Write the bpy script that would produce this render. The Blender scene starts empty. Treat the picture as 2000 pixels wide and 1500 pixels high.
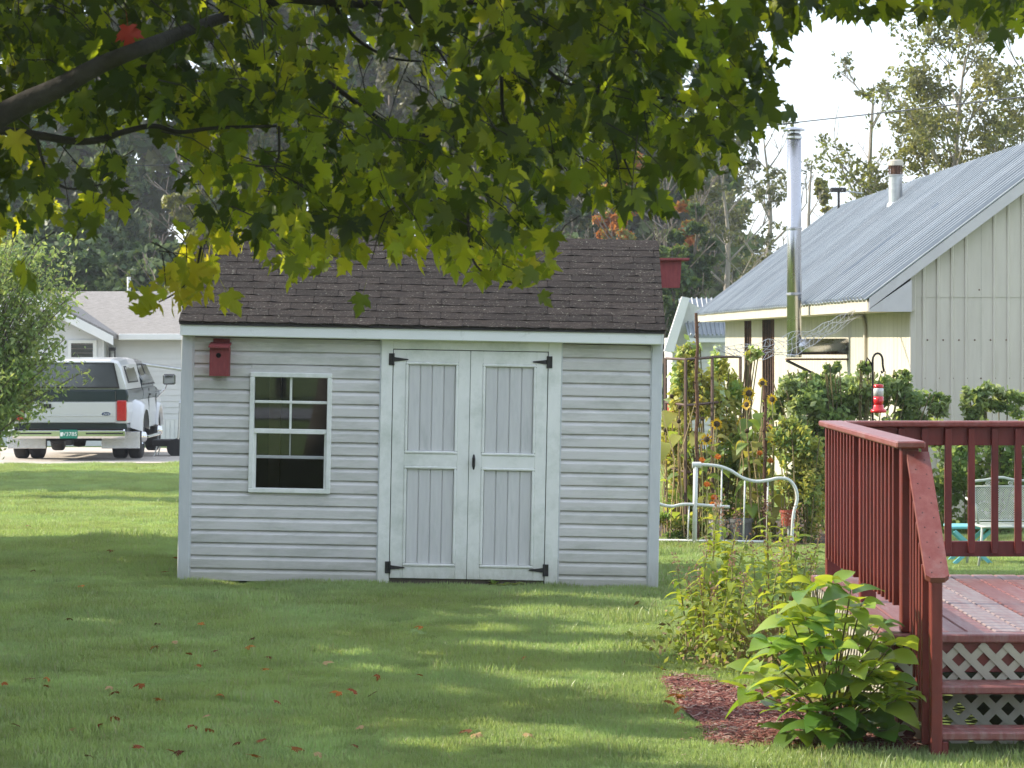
import bpy, math, random
import numpy as np
from mathutils import Vector, Matrix

sc = bpy.context.scene
COL = sc.collection
R = math.radians
rng = random.Random(11)
nrg = np.random.default_rng(5)

# ------------------------------------------------------------------ camera
F = 5778.0            # focal length in pixels of the 2000 px wide photograph
EYE = 1.91            # eye height above the shed's sill
HOR = 660.0           # row of the horizon
cam = bpy.data.cameras.new("camera")
cam.sensor_width = 36.0
cam.lens = 36.0 * F / 2000.0
cam.shift_y = -(750.0 - HOR) / 2000.0
cam.clip_start = 0.1
cam.clip_end = 6000
cam.dof.use_dof = True
cam.dof.focus_distance = 23.0
cam.dof.aperture_fstop = 15.0
camo = bpy.data.objects.new("camera", cam)
COL.objects.link(camo)
camo.location = (0, 0, EYE)
camo.rotation_euler = (R(90), 0, 0)
sc.camera = camo

# ------------------------------------------------------------------ sky and sun
SUN_EL = 29.0
SUN_AZ = -76.0        # degrees from +Y (away from the camera), negative to the left
world = bpy.data.worlds.new("World")
sc.world = world
world.use_nodes = True
wn, wl = world.node_tree.nodes, world.node_tree.links
wn.clear()
wo = wn.new("ShaderNodeOutputWorld")
wb = wn.new("ShaderNodeBackground")
sky = wn.new("ShaderNodeTexSky")
sky.sky_type = 'NISHITA'
sky.sun_disc = False
sky.sun_elevation = R(SUN_EL)
sky.sun_rotation = R(SUN_AZ)
sky.air_density = 1.0
sky.dust_density = 0.4
sky.ozone_density = 2.0
wtc = wn.new("ShaderNodeTexCoord")
wmp = wn.new("ShaderNodeMapping")
wmp.inputs['Scale'].default_value = (3.0, 3.0, 22.0)
wl.new(wtc.outputs['Generated'], wmp.inputs['Vector'])
wno = wn.new("ShaderNodeTexNoise")
wno.inputs['Scale'].default_value = 1.3
wno.inputs['Detail'].default_value = 7
wno.inputs['Roughness'].default_value = 0.55
wl.new(wmp.outputs['Vector'], wno.inputs['Vector'])
wrp = wn.new("ShaderNodeMapRange")
wrp.inputs['From Min'].default_value = 0.40
wrp.inputs['From Max'].default_value = 0.72
wrp.inputs['To Min'].default_value = 0.66
wrp.inputs['To Max'].default_value = 0.95
wl.new(wno.outputs['Fac'], wrp.inputs['Value'])
wmx = wn.new("ShaderNodeMix")
wmx.data_type = 'RGBA'
wl.new(wrp.outputs['Result'], wmx.inputs['Factor'])
wl.new(sky.outputs['Color'], wmx.inputs['A'])
wmx.inputs['B'].default_value = (2.32, 2.5, 2.82, 1)
wl.new(wmx.outputs['Result'], wb.inputs['Color'])
wb.inputs['Strength'].default_value = 0.15
wl.new(wb.outputs['Background'], wo.inputs['Surface'])

sd = bpy.data.lights.new("sun", 'SUN')
sd.energy = 2.3
sd.angle = R(0.5)
sd.color = (1.0, 0.90, 0.74)
suno = bpy.data.objects.new("sun", sd)
COL.objects.link(suno)
sun_vec = Vector((math.sin(R(SUN_AZ)) * math.cos(R(SUN_EL)), math.cos(R(SUN_AZ)) * math.cos(R(SUN_EL)), math.sin(R(SUN_EL))))
suno.rotation_euler = sun_vec.to_track_quat('Z', 'Y').to_euler()
suno.location = (-20, 10, 30)

vs = sc.view_settings
vs.view_transform = 'Standard'
vs.look = 'None'
vs.exposure = 1.95
vs.gamma = 1.0
vs.use_curve_mapping = False
sc.render.engine = 'CYCLES'
cy = sc.cycles
cy.use_denoising = True
cy.max_bounces = 7
cy.diffuse_bounces = 3
cy.glossy_bounces = 3
cy.transmission_bounces = 5
cy.transparent_max_bounces = 6
cy.sample_clamp_indirect = 4.0
cy.caustics_reflective = False
cy.caustics_refractive = False


# ------------------------------------------------------------------ measuring
def ground_z(X, Y):
    ys = [-400, -60, 0, 12, 14.5, 18, 22, 24, 28, 40, 52, 62, 80, 200]
    zs = [-1.5, -0.6, -0.30, -0.19, -0.155, -0.085, -0.012, 0.0, 0.0, -0.13, -0.25, -0.36, -0.42, 0.2]
    tilt = -0.019 * max(-3.0, min(3.0, X + 0.73)) * max(0.0, min(1.0, (Y - 15) / 6.0)) * max(0.0, min(1.0, (34 - Y) / 7.0))
    return float(np.interp(Y, ys, zs)) + tilt - 0.012 + 0.012 * math.sin(X * 1.1 + 0.4 * Y) * math.sin(Y * 0.55)


def P(x, y, D):
    """point of the place seen at column x, row y, D metres away"""
    return Vector(((x - 1000.0) * D / F, D, EYE - (y - HOR) * D / F))


def GP(x, y):
    """where the lawn is seen at column x, row y"""
    lo, hi = 6.0, 120.0
    for _ in range(40):
        m = 0.5 * (lo + hi)
        p = P(x, y, m)
        if p.z > ground_z(p.x, p.y):
            lo = m
        else:
            hi = m
    p = P(x, y, lo)
    return Vector((p.x, p.y, ground_z(p.x, p.y)))


# ------------------------------------------------------------------ materials
def nd(nt, kind, **kw):
    n = nt.nodes.new(kind)
    for k, v in kw.items():
        if k in n.inputs:
            n.inputs[k].default_value = v
        else:
            setattr(n, k, v)
    return n


def c4(c):
    return (c[0], c[1], c[2], 1.0)


def M(name, c1, c2=None, scale=4.0, rough=0.6, bump=0.0, bscale=60.0, stretch=(1, 1, 1), metallic=0.0, spec=0.4,
      vary=0.0, lo=0.35, hi=0.68, dirt=None, dirt_scale=2.0, dirt_lo=0.55, dirt_hi=0.75, dirt_amt=0.6, coat=0.0, local=False, rough2=None,
      dirt_stretch=(1, 1, 1), splash=None):
    m = bpy.data.materials.new(name)
    m.use_nodes = True
    nt = m.node_tree
    L = nt.links.new
    b = nt.nodes['Principled BSDF']
    b.inputs['Roughness'].default_value = rough
    b.inputs['Metallic'].default_value = metallic
    b.inputs['Specular IOR Level'].default_value = spec
    if coat:
        b.inputs['Coat Weight'].default_value = coat
        b.inputs['Coat Roughness'].default_value = 0.06
    if local:
        src = nd(nt, "ShaderNodeTexCoord").outputs['Object']
    else:
        src = nd(nt, "ShaderNodeNewGeometry").outputs['Position']
    mp = nd(nt, "ShaderNodeMapping", Scale=stretch)
    L(src, mp.inputs['Vector'])
    col = None
    if c2 is not None:
        no = nd(nt, "ShaderNodeTexNoise", Scale=scale, Detail=6.0, Roughness=0.6)
        L(mp.outputs['Vector'], no.inputs['Vector'])
        mr = nd(nt, "ShaderNodeMapRange")
        mr.inputs['From Min'].default_value = lo
        mr.inputs['From Max'].default_value = hi
        L(no.outputs['Fac'], mr.inputs['Value'])
        mx = nd(nt, "ShaderNodeMix", data_type='RGBA')
        mx.inputs['A'].default_value = c4(c1)
        mx.inputs['B'].default_value = c4(c2)
        L(mr.outputs['Result'], mx.inputs['Factor'])
        col = mx.outputs['Result']
        if rough2 is not None:
            mr2 = nd(nt, "ShaderNodeMapRange")
            mr2.inputs['From Min'].default_value = lo
            mr2.inputs['From Max'].default_value = hi
            mr2.inputs['To Min'].default_value = rough
            mr2.inputs['To Max'].default_value = rough2
            L(no.outputs['Fac'], mr2.inputs['Value'])
            L(mr2.outputs['Result'], b.inputs['Roughness'])
    if dirt is not None:
        mpd = nd(nt, "ShaderNodeMapping", Scale=dirt_stretch)
        L(src, mpd.inputs['Vector'])
        no = nd(nt, "ShaderNodeTexNoise", Scale=dirt_scale, Detail=9.0, Roughness=0.7)
        L(mpd.outputs['Vector'], no.inputs['Vector'])
        mr = nd(nt, "ShaderNodeMapRange")
        mr.inputs['From Min'].default_value = dirt_lo
        mr.inputs['From Max'].default_value = dirt_hi
        mr.inputs['To Max'].default_value = dirt_amt
        L(no.outputs['Fac'], mr.inputs['Value'])
        mx = nd(nt, "ShaderNodeMix", data_type='RGBA')
        if col is None:
            mx.inputs['A'].default_value = c4(c1)
        else:
            L(col, mx.inputs['A'])
        mx.inputs['B'].default_value = c4(dirt)
        L(mr.outputs['Result'], mx.inputs['Factor'])
        col = mx.outputs['Result']
    if splash is not None:
        sx_ = nd(nt, "ShaderNodeSeparateXYZ")
        L(nd(nt, "ShaderNodeNewGeometry").outputs['Position'], sx_.inputs['Vector'])
        no = nd(nt, "ShaderNodeTexNoise", Scale=9.0, Detail=8.0, Roughness=0.7)
        L(mp.outputs['Vector'], no.inputs['Vector'])
        mr = nd(nt, "ShaderNodeMapRange")
        mr.inputs['From Min'].default_value = 0.22
        mr.inputs['From Max'].default_value = -0.02
        L(sx_.outputs['Z'], mr.inputs['Value'])
        m1 = nd(nt, "ShaderNodeMath", operation='MULTIPLY')
        L(mr.outputs['Result'], m1.inputs[0])
        L(no.outputs['Fac'], m1.inputs[1])
        mx = nd(nt, "ShaderNodeMix", data_type='RGBA')
        L(col, mx.inputs['A'])
        mx.inputs['B'].default_value = c4(splash)
        L(m1.outputs[0], mx.inputs['Factor'])
        col = mx.outputs['Result']
    if vary:
        oi = nd(nt, "ShaderNodeObjectInfo")
        mr = nd(nt, "ShaderNodeMapRange")
        mr.inputs['To Min'].default_value = 1 - vary
        mr.inputs['To Max'].default_value = 1 + vary
        L(oi.outputs['Random'], mr.inputs['Value'])
        hs = nd(nt, "ShaderNodeHueSaturation")
        if col is None:
            hs.inputs['Color'].default_value = c4(c1)
        else:
            L(col, hs.inputs['Color'])
        L(mr.outputs['Result'], hs.inputs['Value'])
        col = hs.outputs['Color']
    if col is None:
        b.inputs['Base Color'].default_value = c4(c1)
    else:
        L(col, b.inputs['Base Color'])
    if bump:
        no = nd(nt, "ShaderNodeTexNoise", Scale=bscale, Detail=5.0, Roughness=0.6)
        L(mp.outputs['Vector'], no.inputs['Vector'])
        bp = nd(nt, "ShaderNodeBump", Strength=bump, Distance=0.01)
        L(no.outputs['Fac'], bp.inputs['Height'])
        L(bp.outputs['Normal'], b.inputs['Normal'])
    return m


def LEAF(name, c, t=None, amt=0.42, rough=0.5, vary=0.22, hue=0.02, nscale=3.0, c2=None, spec=0.35, vein=False):
    """thin leaf: reflects c, lets light of colour t through"""
    m = bpy.data.materials.new(name)
    m.use_nodes = True
    nt = m.node_tree
    L = nt.links.new
    b = nt.nodes['Principled BSDF']
    b.inputs['Roughness'].default_value = rough
    b.inputs['Specular IOR Level'].default_value = spec
    out = nt.nodes['Material Output']
    tr = nd(nt, "ShaderNodeBsdfTranslucent")
    ms = nd(nt, "ShaderNodeMixShader")
    ms.inputs['Fac'].default_value = amt
    geo = nd(nt, "ShaderNodeNewGeometry")
    oi = nd(nt, "ShaderNodeObjectInfo")
    no = nd(nt, "ShaderNodeTexNoise", Scale=nscale, Detail=4.0)
    L(geo.outputs['Position'], no.inputs['Vector'])
    ad = nd(nt, "ShaderNodeMath", operation='ADD')
    L(no.outputs['Fac'], ad.inputs[0])
    L(oi.outputs['Random'], ad.inputs[1])
    mr = nd(nt, "ShaderNodeMapRange")
    mr.inputs['From Min'].default_value = 0.2
    mr.inputs['From Max'].default_value = 1.7
    mr.inputs['To Min'].default_value = 1 - vary
    mr.inputs['To Max'].default_value = 1 + vary
    L(ad.outputs[0], mr.inputs['Value'])
    mh = nd(nt, "ShaderNodeMapRange")
    mh.inputs['From Min'].default_value = 0.3
    mh.inputs['From Max'].default_value = 0.7
    mh.inputs['To Min'].default_value = 0.5 - hue
    mh.inputs['To Max'].default_value = 0.5 + hue
    L(no.outputs['Fac'], mh.inputs['Value'])
    for colr, tgt in ((c, b.inputs['Base Color']), (t or c, tr.inputs['Color'])):
        hs = nd(nt, "ShaderNodeHueSaturation")
        if c2 is not None and colr is c:
            mx = nd(nt, "ShaderNodeMix", data_type='RGBA')
            mx.inputs['A'].default_value = c4(c)
            mx.inputs['B'].default_value = c4(c2)
            m3 = nd(nt, "ShaderNodeMapRange")
            m3.inputs['From Min'].default_value = 0.38
            m3.inputs['From Max'].default_value = 0.62
            L(no.outputs['Fac'], m3.inputs['Value'])
            L(m3.outputs['Result'], mx.inputs['Factor'])
            L(mx.outputs['Result'], hs.inputs['Color'])
        else:
            hs.inputs['Color'].default_value = c4(colr)
        L(mr.outputs['Result'], hs.inputs['Value'])
        L(mh.outputs['Result'], hs.inputs['Hue'])
        L(hs.outputs['Color'], tgt)
    L(b.outputs['BSDF'], ms.inputs[1])
    L(tr.outputs['BSDF'], ms.inputs[2])
    L(ms.outputs['Shader'], out.inputs['Surface'])
    return m


def GLASS(name, tint=(0.9, 0.95, 0.95), ior=1.75):
    m = bpy.data.materials.new(name)
    m.use_nodes = True
    nt = m.node_tree
    L = nt.links.new
    nt.nodes.remove(nt.nodes['Principled BSDF'])
    out = nt.nodes['Material Output']
    fr = nd(nt, "ShaderNodeFresnel", IOR=ior)
    tr = nd(nt, "ShaderNodeBsdfTransparent", Color=c4(tint))
    gl = nd(nt, "ShaderNodeBsdfGlossy", Roughness=0.015)
    ms = nd(nt, "ShaderNodeMixShader")
    L(fr.outputs['Fac'], ms.inputs['Fac'])
    L(tr.outputs['BSDF'], ms.inputs[1])
    L(gl.outputs['BSDF'], ms.inputs[2])
    L(ms.outputs['Shader'], out.inputs['Surface'])
    return m


# ------------------------------------------------------------------ meshes
class MB:
    """collects shapes into one mesh"""

    def __init__(self):
        self.v, self.f, self.mi = [], [], []

    def add(self, vs, fs, mi=0, mat=None):
        o = len(self.v)
        if mat is not None:
            vs = [mat @ Vector(p) for p in vs]
        self.v.extend([tuple(p) for p in vs])
        for q in fs:
            self.f.append(tuple(i + o for i in q))
            self.mi.append(mi)
        return self

    def box(self, lo, hi, mi=0, mat=None, ch=0.0):
        x0, y0, z0 = lo
        x1, y1, z1 = hi
        if ch <= 0:
            vs = [(x0, y0, z0), (x1, y0, z0), (x1, y1, z0), (x0, y1, z0), (x0, y0, z1), (x1, y0, z1), (x1, y1, z1), (x0, y1, z1)]
            fs = [(0, 3, 2, 1), (4, 5, 6, 7), (0, 1, 5, 4), (1, 2, 6, 5), (2, 3, 7, 6), (3, 0, 4, 7)]
            return self.add(vs, fs, mi, mat)
        c = min(ch, 0.45 * min(x1 - x0, y1 - y0, z1 - z0))
        vs, fs = [], []
        X, Y, Z = (x0, x1), (y0, y1), (z0, z1)
        idx = {}
        for i in (0, 1):
            for j in (0, 1):
                for k in (0, 1):
                    sx, sy, sz = (c, -c)[i], (c, -c)[j], (c, -c)[k]
                    for a in range(3):
                        p = [X[i] + sx, Y[j] + sy, Z[k] + sz]
                        p[a] = (X[i], Y[j], Z[k])[a]
                        idx[(i, j, k, a)] = len(vs)
                        vs.append(tuple(p))
        I = idx
        for s in (0, 1):
            q = [I[(s, 0, 0, 0)], I[(s, 1, 0, 0)], I[(s, 1, 1, 0)], I[(s, 0, 1, 0)]]
            fs.append(tuple(q if s else q[::-1]))
            q = [I[(0, s, 0, 1)], I[(0, s, 1, 1)], I[(1, s, 1, 1)], I[(1, s, 0, 1)]]
            fs.append(tuple(q if s else q[::-1]))
            q = [I[(0, 0, s, 2)], I[(1, 0, s, 2)], I[(1, 1, s, 2)], I[(0, 1, s, 2)]]
            fs.append(tuple(q if s else q[::-1]))
        cen = Vector(((x0 + x1) / 2, (y0 + y1) / 2, (z0 + z1) / 2))

        def put(q):
            p = [Vector(vs[i]) for i in q]
            n = (p[1] - p[0]).cross(p[2] - p[0])
            if n.dot(p[0] - cen) < 0:
                q = q[::-1]
            fs.append(tuple(q))
        for j in (0, 1):
            for k in (0, 1):
                put([I[(0, j, k, 1)], I[(1, j, k, 1)], I[(1, j, k, 2)], I[(0, j, k, 2)]])
        for i in (0, 1):
            for k in (0, 1):
                put([I[(i, 0, k, 0)], I[(i, 1, k, 0)], I[(i, 1, k, 2)], I[(i, 0, k, 2)]])
        for i in (0, 1):
            for j in (0, 1):
                put([I[(i, j, 0, 0)], I[(i, j, 1, 0)], I[(i, j, 1, 1)], I[(i, j, 0, 1)]])
                for k in (0, 1):
                    put([I[(i, j, k, 0)], I[(i, j, k, 1)], I[(i, j, k, 2)]])
        return self.add(vs, fs, mi, mat)

    def prism(self, poly, a0, a1, axis='y', mi=0, mat=None):
        """poly of (u, v) extruded along an axis: y -> (u, a, v), x -> (a, u, v), z -> (u, v, a)"""
        def to(u, v, a):
            return {'y': (u, a, v), 'x': (a, u, v), 'z': (u, v, a)}[axis]
        n = len(poly)
        vs = [to(u, v, a0) for u, v in poly] + [to(u, v, a1) for u, v in poly]
        fs = [tuple(range(n)), tuple(range(2 * n - 1, n - 1, -1))]
        fs += [(i, i + n, (i + 1) % n + n, (i + 1) % n) for i in range(n)]
        return self.add(vs, fs, mi, mat)

    def tube(self, pts, rad, n=8, mi=0, cap=True):
        pts = [Vector(p) for p in pts]
        if not hasattr(rad, '__len__'):
            rad = [rad] * len(pts)
        vs, fs = [], []
        up = None
        for i, p in enumerate(pts):
            d = (pts[min(i + 1, len(pts) - 1)] - pts[max(i - 1, 0)])
            if d.length < 1e-9:
                d = Vector((0, 0, 1))
            d.normalize()
            if up is None:
                up = Vector((0, 0, 1)) if abs(d.z) < 0.9 else Vector((1, 0, 0))
            a = d.cross(up)
            if a.length < 1e-6:
                a = d.orthogonal()
            a.normalize()
            b = a.cross(d).normalized()
            up = b
            for k in range(n):
                t = 2 * math.pi * k / n
                vs.append(p + (a * math.cos(t) + b * math.sin(t)) * rad[i])
        for i in range(len(pts) - 1):
            for k in range(n):
                k2 = (k + 1) % n
                fs.append((i * n + k, i * n + k2, (i + 1) * n + k2, (i + 1) * n + k))
        if cap:
            fs.append(tuple(range(n - 1, -1, -1)))
            fs.append(tuple((len(pts) - 1) * n + k for k in range(n)))
        return self.add(vs, fs, mi)

    def lathe(self, prof, n=16, mi=0, mat=None, cap=True):
        vs, fs = [], []
        for r, z in prof:
            for k in range(n):
                t = 2 * math.pi * k / n
                vs.append((r * math.cos(t), r * math.sin(t), z))
        for i in range(len(prof) - 1):
            for k in range(n):
                k2 = (k + 1) % n
                fs.append((i * n + k, i * n + k2, (i + 1) * n + k2, (i + 1) * n + k))
        if cap:
            fs.append(tuple(range(n - 1, -1, -1)))
            fs.append(tuple((len(prof) - 1) * n + k for k in range(n)))
        return self.add(vs, fs, mi, mat)

    def mesh(self, name, mats, smooth=False):
        me = bpy.data.meshes.new(name)
        me.from_pydata(self.v, [], self.f)
        mats = mats if isinstance(mats, (list, tuple)) else [mats]
        for m in mats:
            me.materials.append(m)
        if len(mats) > 1:
            me.polygons.foreach_set("material_index", self.mi)
        if smooth:
            me.polygons.foreach_set("use_smooth", [True] * len(self.f))
        me.update()
        return me

    def build(self, name, mats, parent=None, smooth=False):
        return link(name, self.mesh(name, mats, smooth), parent)


def link(name, me, parent=None, loc=None, rot=None, scale=None):
    o = bpy.data.objects.new(name, me)
    COL.objects.link(o)
    if parent is not None:
        o.parent = parent
    if loc is not None:
        o.location = loc
    if rot is not None:
        o.rotation_euler = rot
    if scale is not None:
        o.scale = scale if hasattr(scale, '__len__') else (scale,) * 3
    return o


def np_mesh(name, V, Fc, mats, mi=None, smooth=False):
    """V (n,3) array, Fc (m,k) array of faces with k corners each"""
    me = bpy.data.meshes.new(name)
    m, k = Fc.shape
    me.vertices.add(len(V))
    me.vertices.foreach_set("co", np.ascontiguousarray(V, dtype=np.float32).ravel())
    me.loops.add(m * k)
    me.loops.foreach_set("vertex_index", np.ascontiguousarray(Fc, dtype=np.int32).ravel())
    me.polygons.add(m)
    me.polygons.foreach_set("loop_start", np.arange(0, m * k, k, dtype=np.int32))
    me.polygons.foreach_set("loop_total", np.full(m, k, dtype=np.int32))
    for q in (mats if isinstance(mats, (list, tuple)) else [mats]):
        me.materials.append(q)
    if mi is not None:
        me.polygons.foreach_set("material_index", np.ascontiguousarray(mi, dtype=np.int32))
    if smooth:
        me.polygons.foreach_set("use_smooth", np.ones(m, dtype=bool))
    me.update(calc_edges=True)
    return me


def tag(o, label=None, cat=None, group=None, kind=None):
    if label:
        o['label'] = label
    if cat:
        o['category'] = cat
    if group:
        o['group'] = group
    if kind:
        o['kind'] = kind
    return o


def thing(name, label, cat, loc=(0, 0, 0), rot=(0, 0, 0), group=None):
    o = bpy.data.objects.new(name, None)
    o.empty_display_size = 0.2
    COL.objects.link(o)
    o.location = loc
    o.rotation_euler = rot
    return tag(o, label, cat, group)


def rot_to(direction, roll=0.0):
    """rotation that sends +Y to direction and turns by roll about it"""
    d = Vector(direction).normalized()
    q = Vector((0, 1, 0)).rotation_difference(d)
    return (q.to_matrix() @ Matrix.Rotation(roll, 3, 'Y'))


def scatter(T, Fc, pos, rots, sizes):
    """copies of template T (k,3) with faces Fc at pos (n,3), rots (n,3,3), sizes (n,)"""
    n, k = len(pos), len(T)
    V = np.einsum('nij,kj->nki', rots, T) * np.asarray(sizes)[:, None, None] + pos[:, None, :]
    FF = (Fc[None, :, :] + (np.arange(n) * k)[:, None, None]).reshape(-1, Fc.shape[1])
    return V.reshape(-1, 3), FF


def rand_rots(n, up=0.0, gen=nrg):
    """random frames; up > 0 leans the leaf normal (local z) to the sky"""
    nrm = gen.normal(size=(n, 3))
    nrm /= np.linalg.norm(nrm, axis=1)[:, None]
    nrm[:, 2] = nrm[:, 2] + up
    nrm /= np.linalg.norm(nrm, axis=1)[:, None]
    a = gen.normal(size=(n, 3))
    a -= (a * nrm).sum(1)[:, None] * nrm
    a /= np.linalg.norm(a, axis=1)[:, None]
    b = np.cross(nrm, a)
    return np.stack([a, b, nrm], axis=2)


DIAMOND = np.array([(0, -0.5, 0), (0.28, 0.05, 0.05), (0, 0.5, 0), (-0.28, 0.05, 0.05)], dtype=float)
DIAMOND_F = np.array([(0, 1, 2), (0, 2, 3)])

# ================================================================== the ground
m_lawn = M("lawn_soil", (0.16, 0.23, 0.075), (0.21, 0.27, 0.09), scale=1.2, rough=0.95, bump=0.4, bscale=30, dirt=(0.12, 0.11, 0.055),
           dirt_scale=0.8, dirt_lo=0.5, dirt_hi=0.75, dirt_amt=0.5, spec=0.1)
xs = np.concatenate([np.array([-1500, -600, -250, -120, -70, -45, -30]), np.arange(-20, 20.1, 0.5), np.array([30, 45, 70, 120, 250, 600, 1500])])
ys_ = np.concatenate([np.array([-1200, -500, -250, -120, -80, -60, -40, -25, -12, 0, 6]), np.arange(10, 66.1, 0.5), np.array([70, 76, 84, 95, 110, 130, 160, 200, 300, 600, 1500, 2500])])
gv = np.array([(x, y, ground_z(x, y) if y > 9 and abs(x) < 21 else float(ground_z(0, y))) for y in ys_ for x in xs])
nx = len(xs)
gf = np.array([(j * nx + i, j * nx + i + 1, (j + 1) * nx + i + 1, (j + 1) * nx + i) for j in range(len(ys_) - 1) for i in range(nx - 1)])
tag(link("ground", np_mesh("ground", gv, gf, m_lawn, smooth=True)), kind='structure')


def sheet(name, poly, mat, lift, kind='structure', step=None):
    """flat outline laid on the ground"""
    mb = MB()
    vs = [(x, y, ground_z(x, y) + lift) for x, y in poly]
    mb.add(vs, [tuple(range(len(vs)))])
    return tag(mb.build(name, mat), kind=kind)


def strip(name, x0, x1, y0, y1, nx_, ny_, mat, lift):
    vs = [(x0 + (x1 - x0) * i / nx_, y0 + (y1 - y0) * j / ny_) for j in range(ny_ + 1) for i in range(nx_ + 1)]
    V = np.array([(x, y, ground_z(x, y) + lift) for x, y in vs])
    w = nx_ + 1
    Fc = np.array([(j * w + i, j * w + i + 1, (j + 1) * w + i + 1, (j + 1) * w + i) for j in range(ny_) for i in range(nx_)])
    return tag(link(name, np_mesh(name, V, Fc, mat, smooth=True)), kind='structure')


m_gravel = M("pale_gravel", (0.42, 0.37, 0.31), (0.58, 0.53, 0.47), scale=26, rough=0.95, bump=0.8, bscale=40, dirt=(0.25, 0.22, 0.16), dirt_scale=1.2)
m_asph = M("grey_asphalt", (0.30, 0.30, 0.31), (0.36, 0.36, 0.37), scale=30, rough=0.9, bump=0.3, bscale=90)
strip("driveway", -19.5, -2.0, 50.4, 60.6, 30, 20, m_gravel, 0.02)
rd = [(-90, -110), (-30, -60), (-12, -45), (6, -32), (30, -16), (36, -24), (12, -42), (-6, -56), (-24, -72), (-84, -122)]
n_ = len(rd) // 2
tag(MB().add([(x, y, ground_z(0, y) + .05) for x, y in rd], [(i, i + 1, len(rd) - 2 - i, len(rd) - 1 - i) for i in range(n_ - 1)]).build("road", m_asph), kind='structure')

# ================================================================== the shed
m_sid = M("grey_vinyl", (0.655, 0.635, 0.625), (0.71, 0.69, 0.68), scale=3.0, rough=0.5, bump=0.12, bscale=14, stretch=(2, 2, 40), dirt=(0.43, 0.44, 0.40),
          dirt_scale=2.6, dirt_lo=0.45, dirt_hi=0.72, dirt_amt=0.85, vary=0.045, dirt_stretch=(1, 1, 4), splash=(0.26, 0.25, 0.17))
m_trimg = M("grey_corner", (0.58, 0.60, 0.62), (0.64, 0.65, 0.665), scale=4, rough=0.5, bump=0.1, bscale=20, stretch=(6, 6, 1), dirt=(0.40, 0.43, 0.43), dirt_scale=3, dirt_stretch=(3, 3, 0.6), splash=(0.26, 0.25, 0.17))
m_white = M("white_paint", (0.82, 0.83, 0.80), (0.87, 0.875, 0.85), scale=4, rough=0.5, bump=0.12, bscale=30, stretch=(4, 4, 1.5), dirt=(0.47, 0.52, 0.45),
            dirt_scale=3.0, dirt_lo=0.48, dirt_hi=0.72, dirt_amt=0.6, vary=0.02, splash=(0.30, 0.28, 0.20))
m_fascia = M("white_fascia", (0.86, 0.88, 0.87), (0.82, 0.84, 0.83), scale=3, rough=0.45, dirt=(0.42, 0.45, 0.38), dirt_scale=7, dirt_lo=0.58, dirt_hi=0.75, dirt_amt=0.6)
m_panel = M("grey_door_board", (0.61, 0.605, 0.61), (0.67, 0.665, 0.665), scale=5, rough=0.5, bump=0.1, bscale=20, stretch=(8, 8, 0.8), dirt=(0.42, 0.45, 0.44), dirt_scale=4,
            dirt_stretch=(3, 3, 0.5), vary=0.04)
m_black = M("black_iron", (0.012, 0.012, 0.014), (0.03, 0.028, 0.026), scale=20, rough=0.45, bump=0.2, bscale=60)
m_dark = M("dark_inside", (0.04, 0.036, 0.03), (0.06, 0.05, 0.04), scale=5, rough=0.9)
m_shing = M("brown_asphalt_shingle", (0.018, 0.0135, 0.0115), (0.043, 0.033, 0.028), scale=11, rough=0.9, bump=0.9, bscale=55, stretch=(1, 3.5, 3.5), vary=0.24,
            dirt=(0.30, 0.30, 0.24), dirt_scale=55, dirt_lo=0.585, dirt_hi=0.66, dirt_amt=0.75, spec=0.25)
m_under = M("dark_roof_felt", (0.03, 0.026, 0.026), (0.05, 0.045, 0.045), scale=12, rough=0.95)
m_glass = GLASS("window_glass", ior=1.55)
m_red = M("dull_red_paint", (0.20, 0.035, 0.04), (0.27, 0.055, 0.055), scale=9, rough=0.65, bump=0.2, bscale=40, stretch=(4, 4, 1))

SH = P(816, 1138, 23.0)
TH = R(1.1)
shed = thing("garden_shed", "grey vinyl sided garden shed with white double doors and brown shingle roof", "shed", SH, (0, TH, 0))
SPX = F / 23.0


def S(px, py):
    dx, dy = px - 816.0, 1138.0 - py
    return ((dx * math.cos(TH) - dy * math.sin(TH)) / SPX, (dx * math.sin(TH) + dy * math.cos(TH)) / SPX)


def C3(cx, cy):
    return S(720 + cx / 2.0833, 460 + cy / 2.0833)


def C2(cx, cy):
    return S(330 + cx / 2.678, 440 + cy / 2.678)


def bxs(u0, u1, v0, v1, y0, y1, ch=0.0, mb=None):
    return (mb or MB()).box((min(u0, u1), min(y0, y1), min(v0, v1)), (max(u0, u1), max(y0, y1), max(v0, v1)), ch=ch)


W2 = 1.855
DEP = 2.44
VT = 1.895          # top of the wall
# window outline (outer frame)
wu0 = (C2(428, 768)[0] + C2(415, 1397)[0]) / 2
wu1 = (C2(857, 775)[0] + C2(843, 1402)[0]) / 2
wv1 = (C2(428, 768)[1] + C2(857, 775)[1]) / 2
wv0 = (C2(415, 1397)[1] + C2(843, 1402)[1]) / 2
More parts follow.
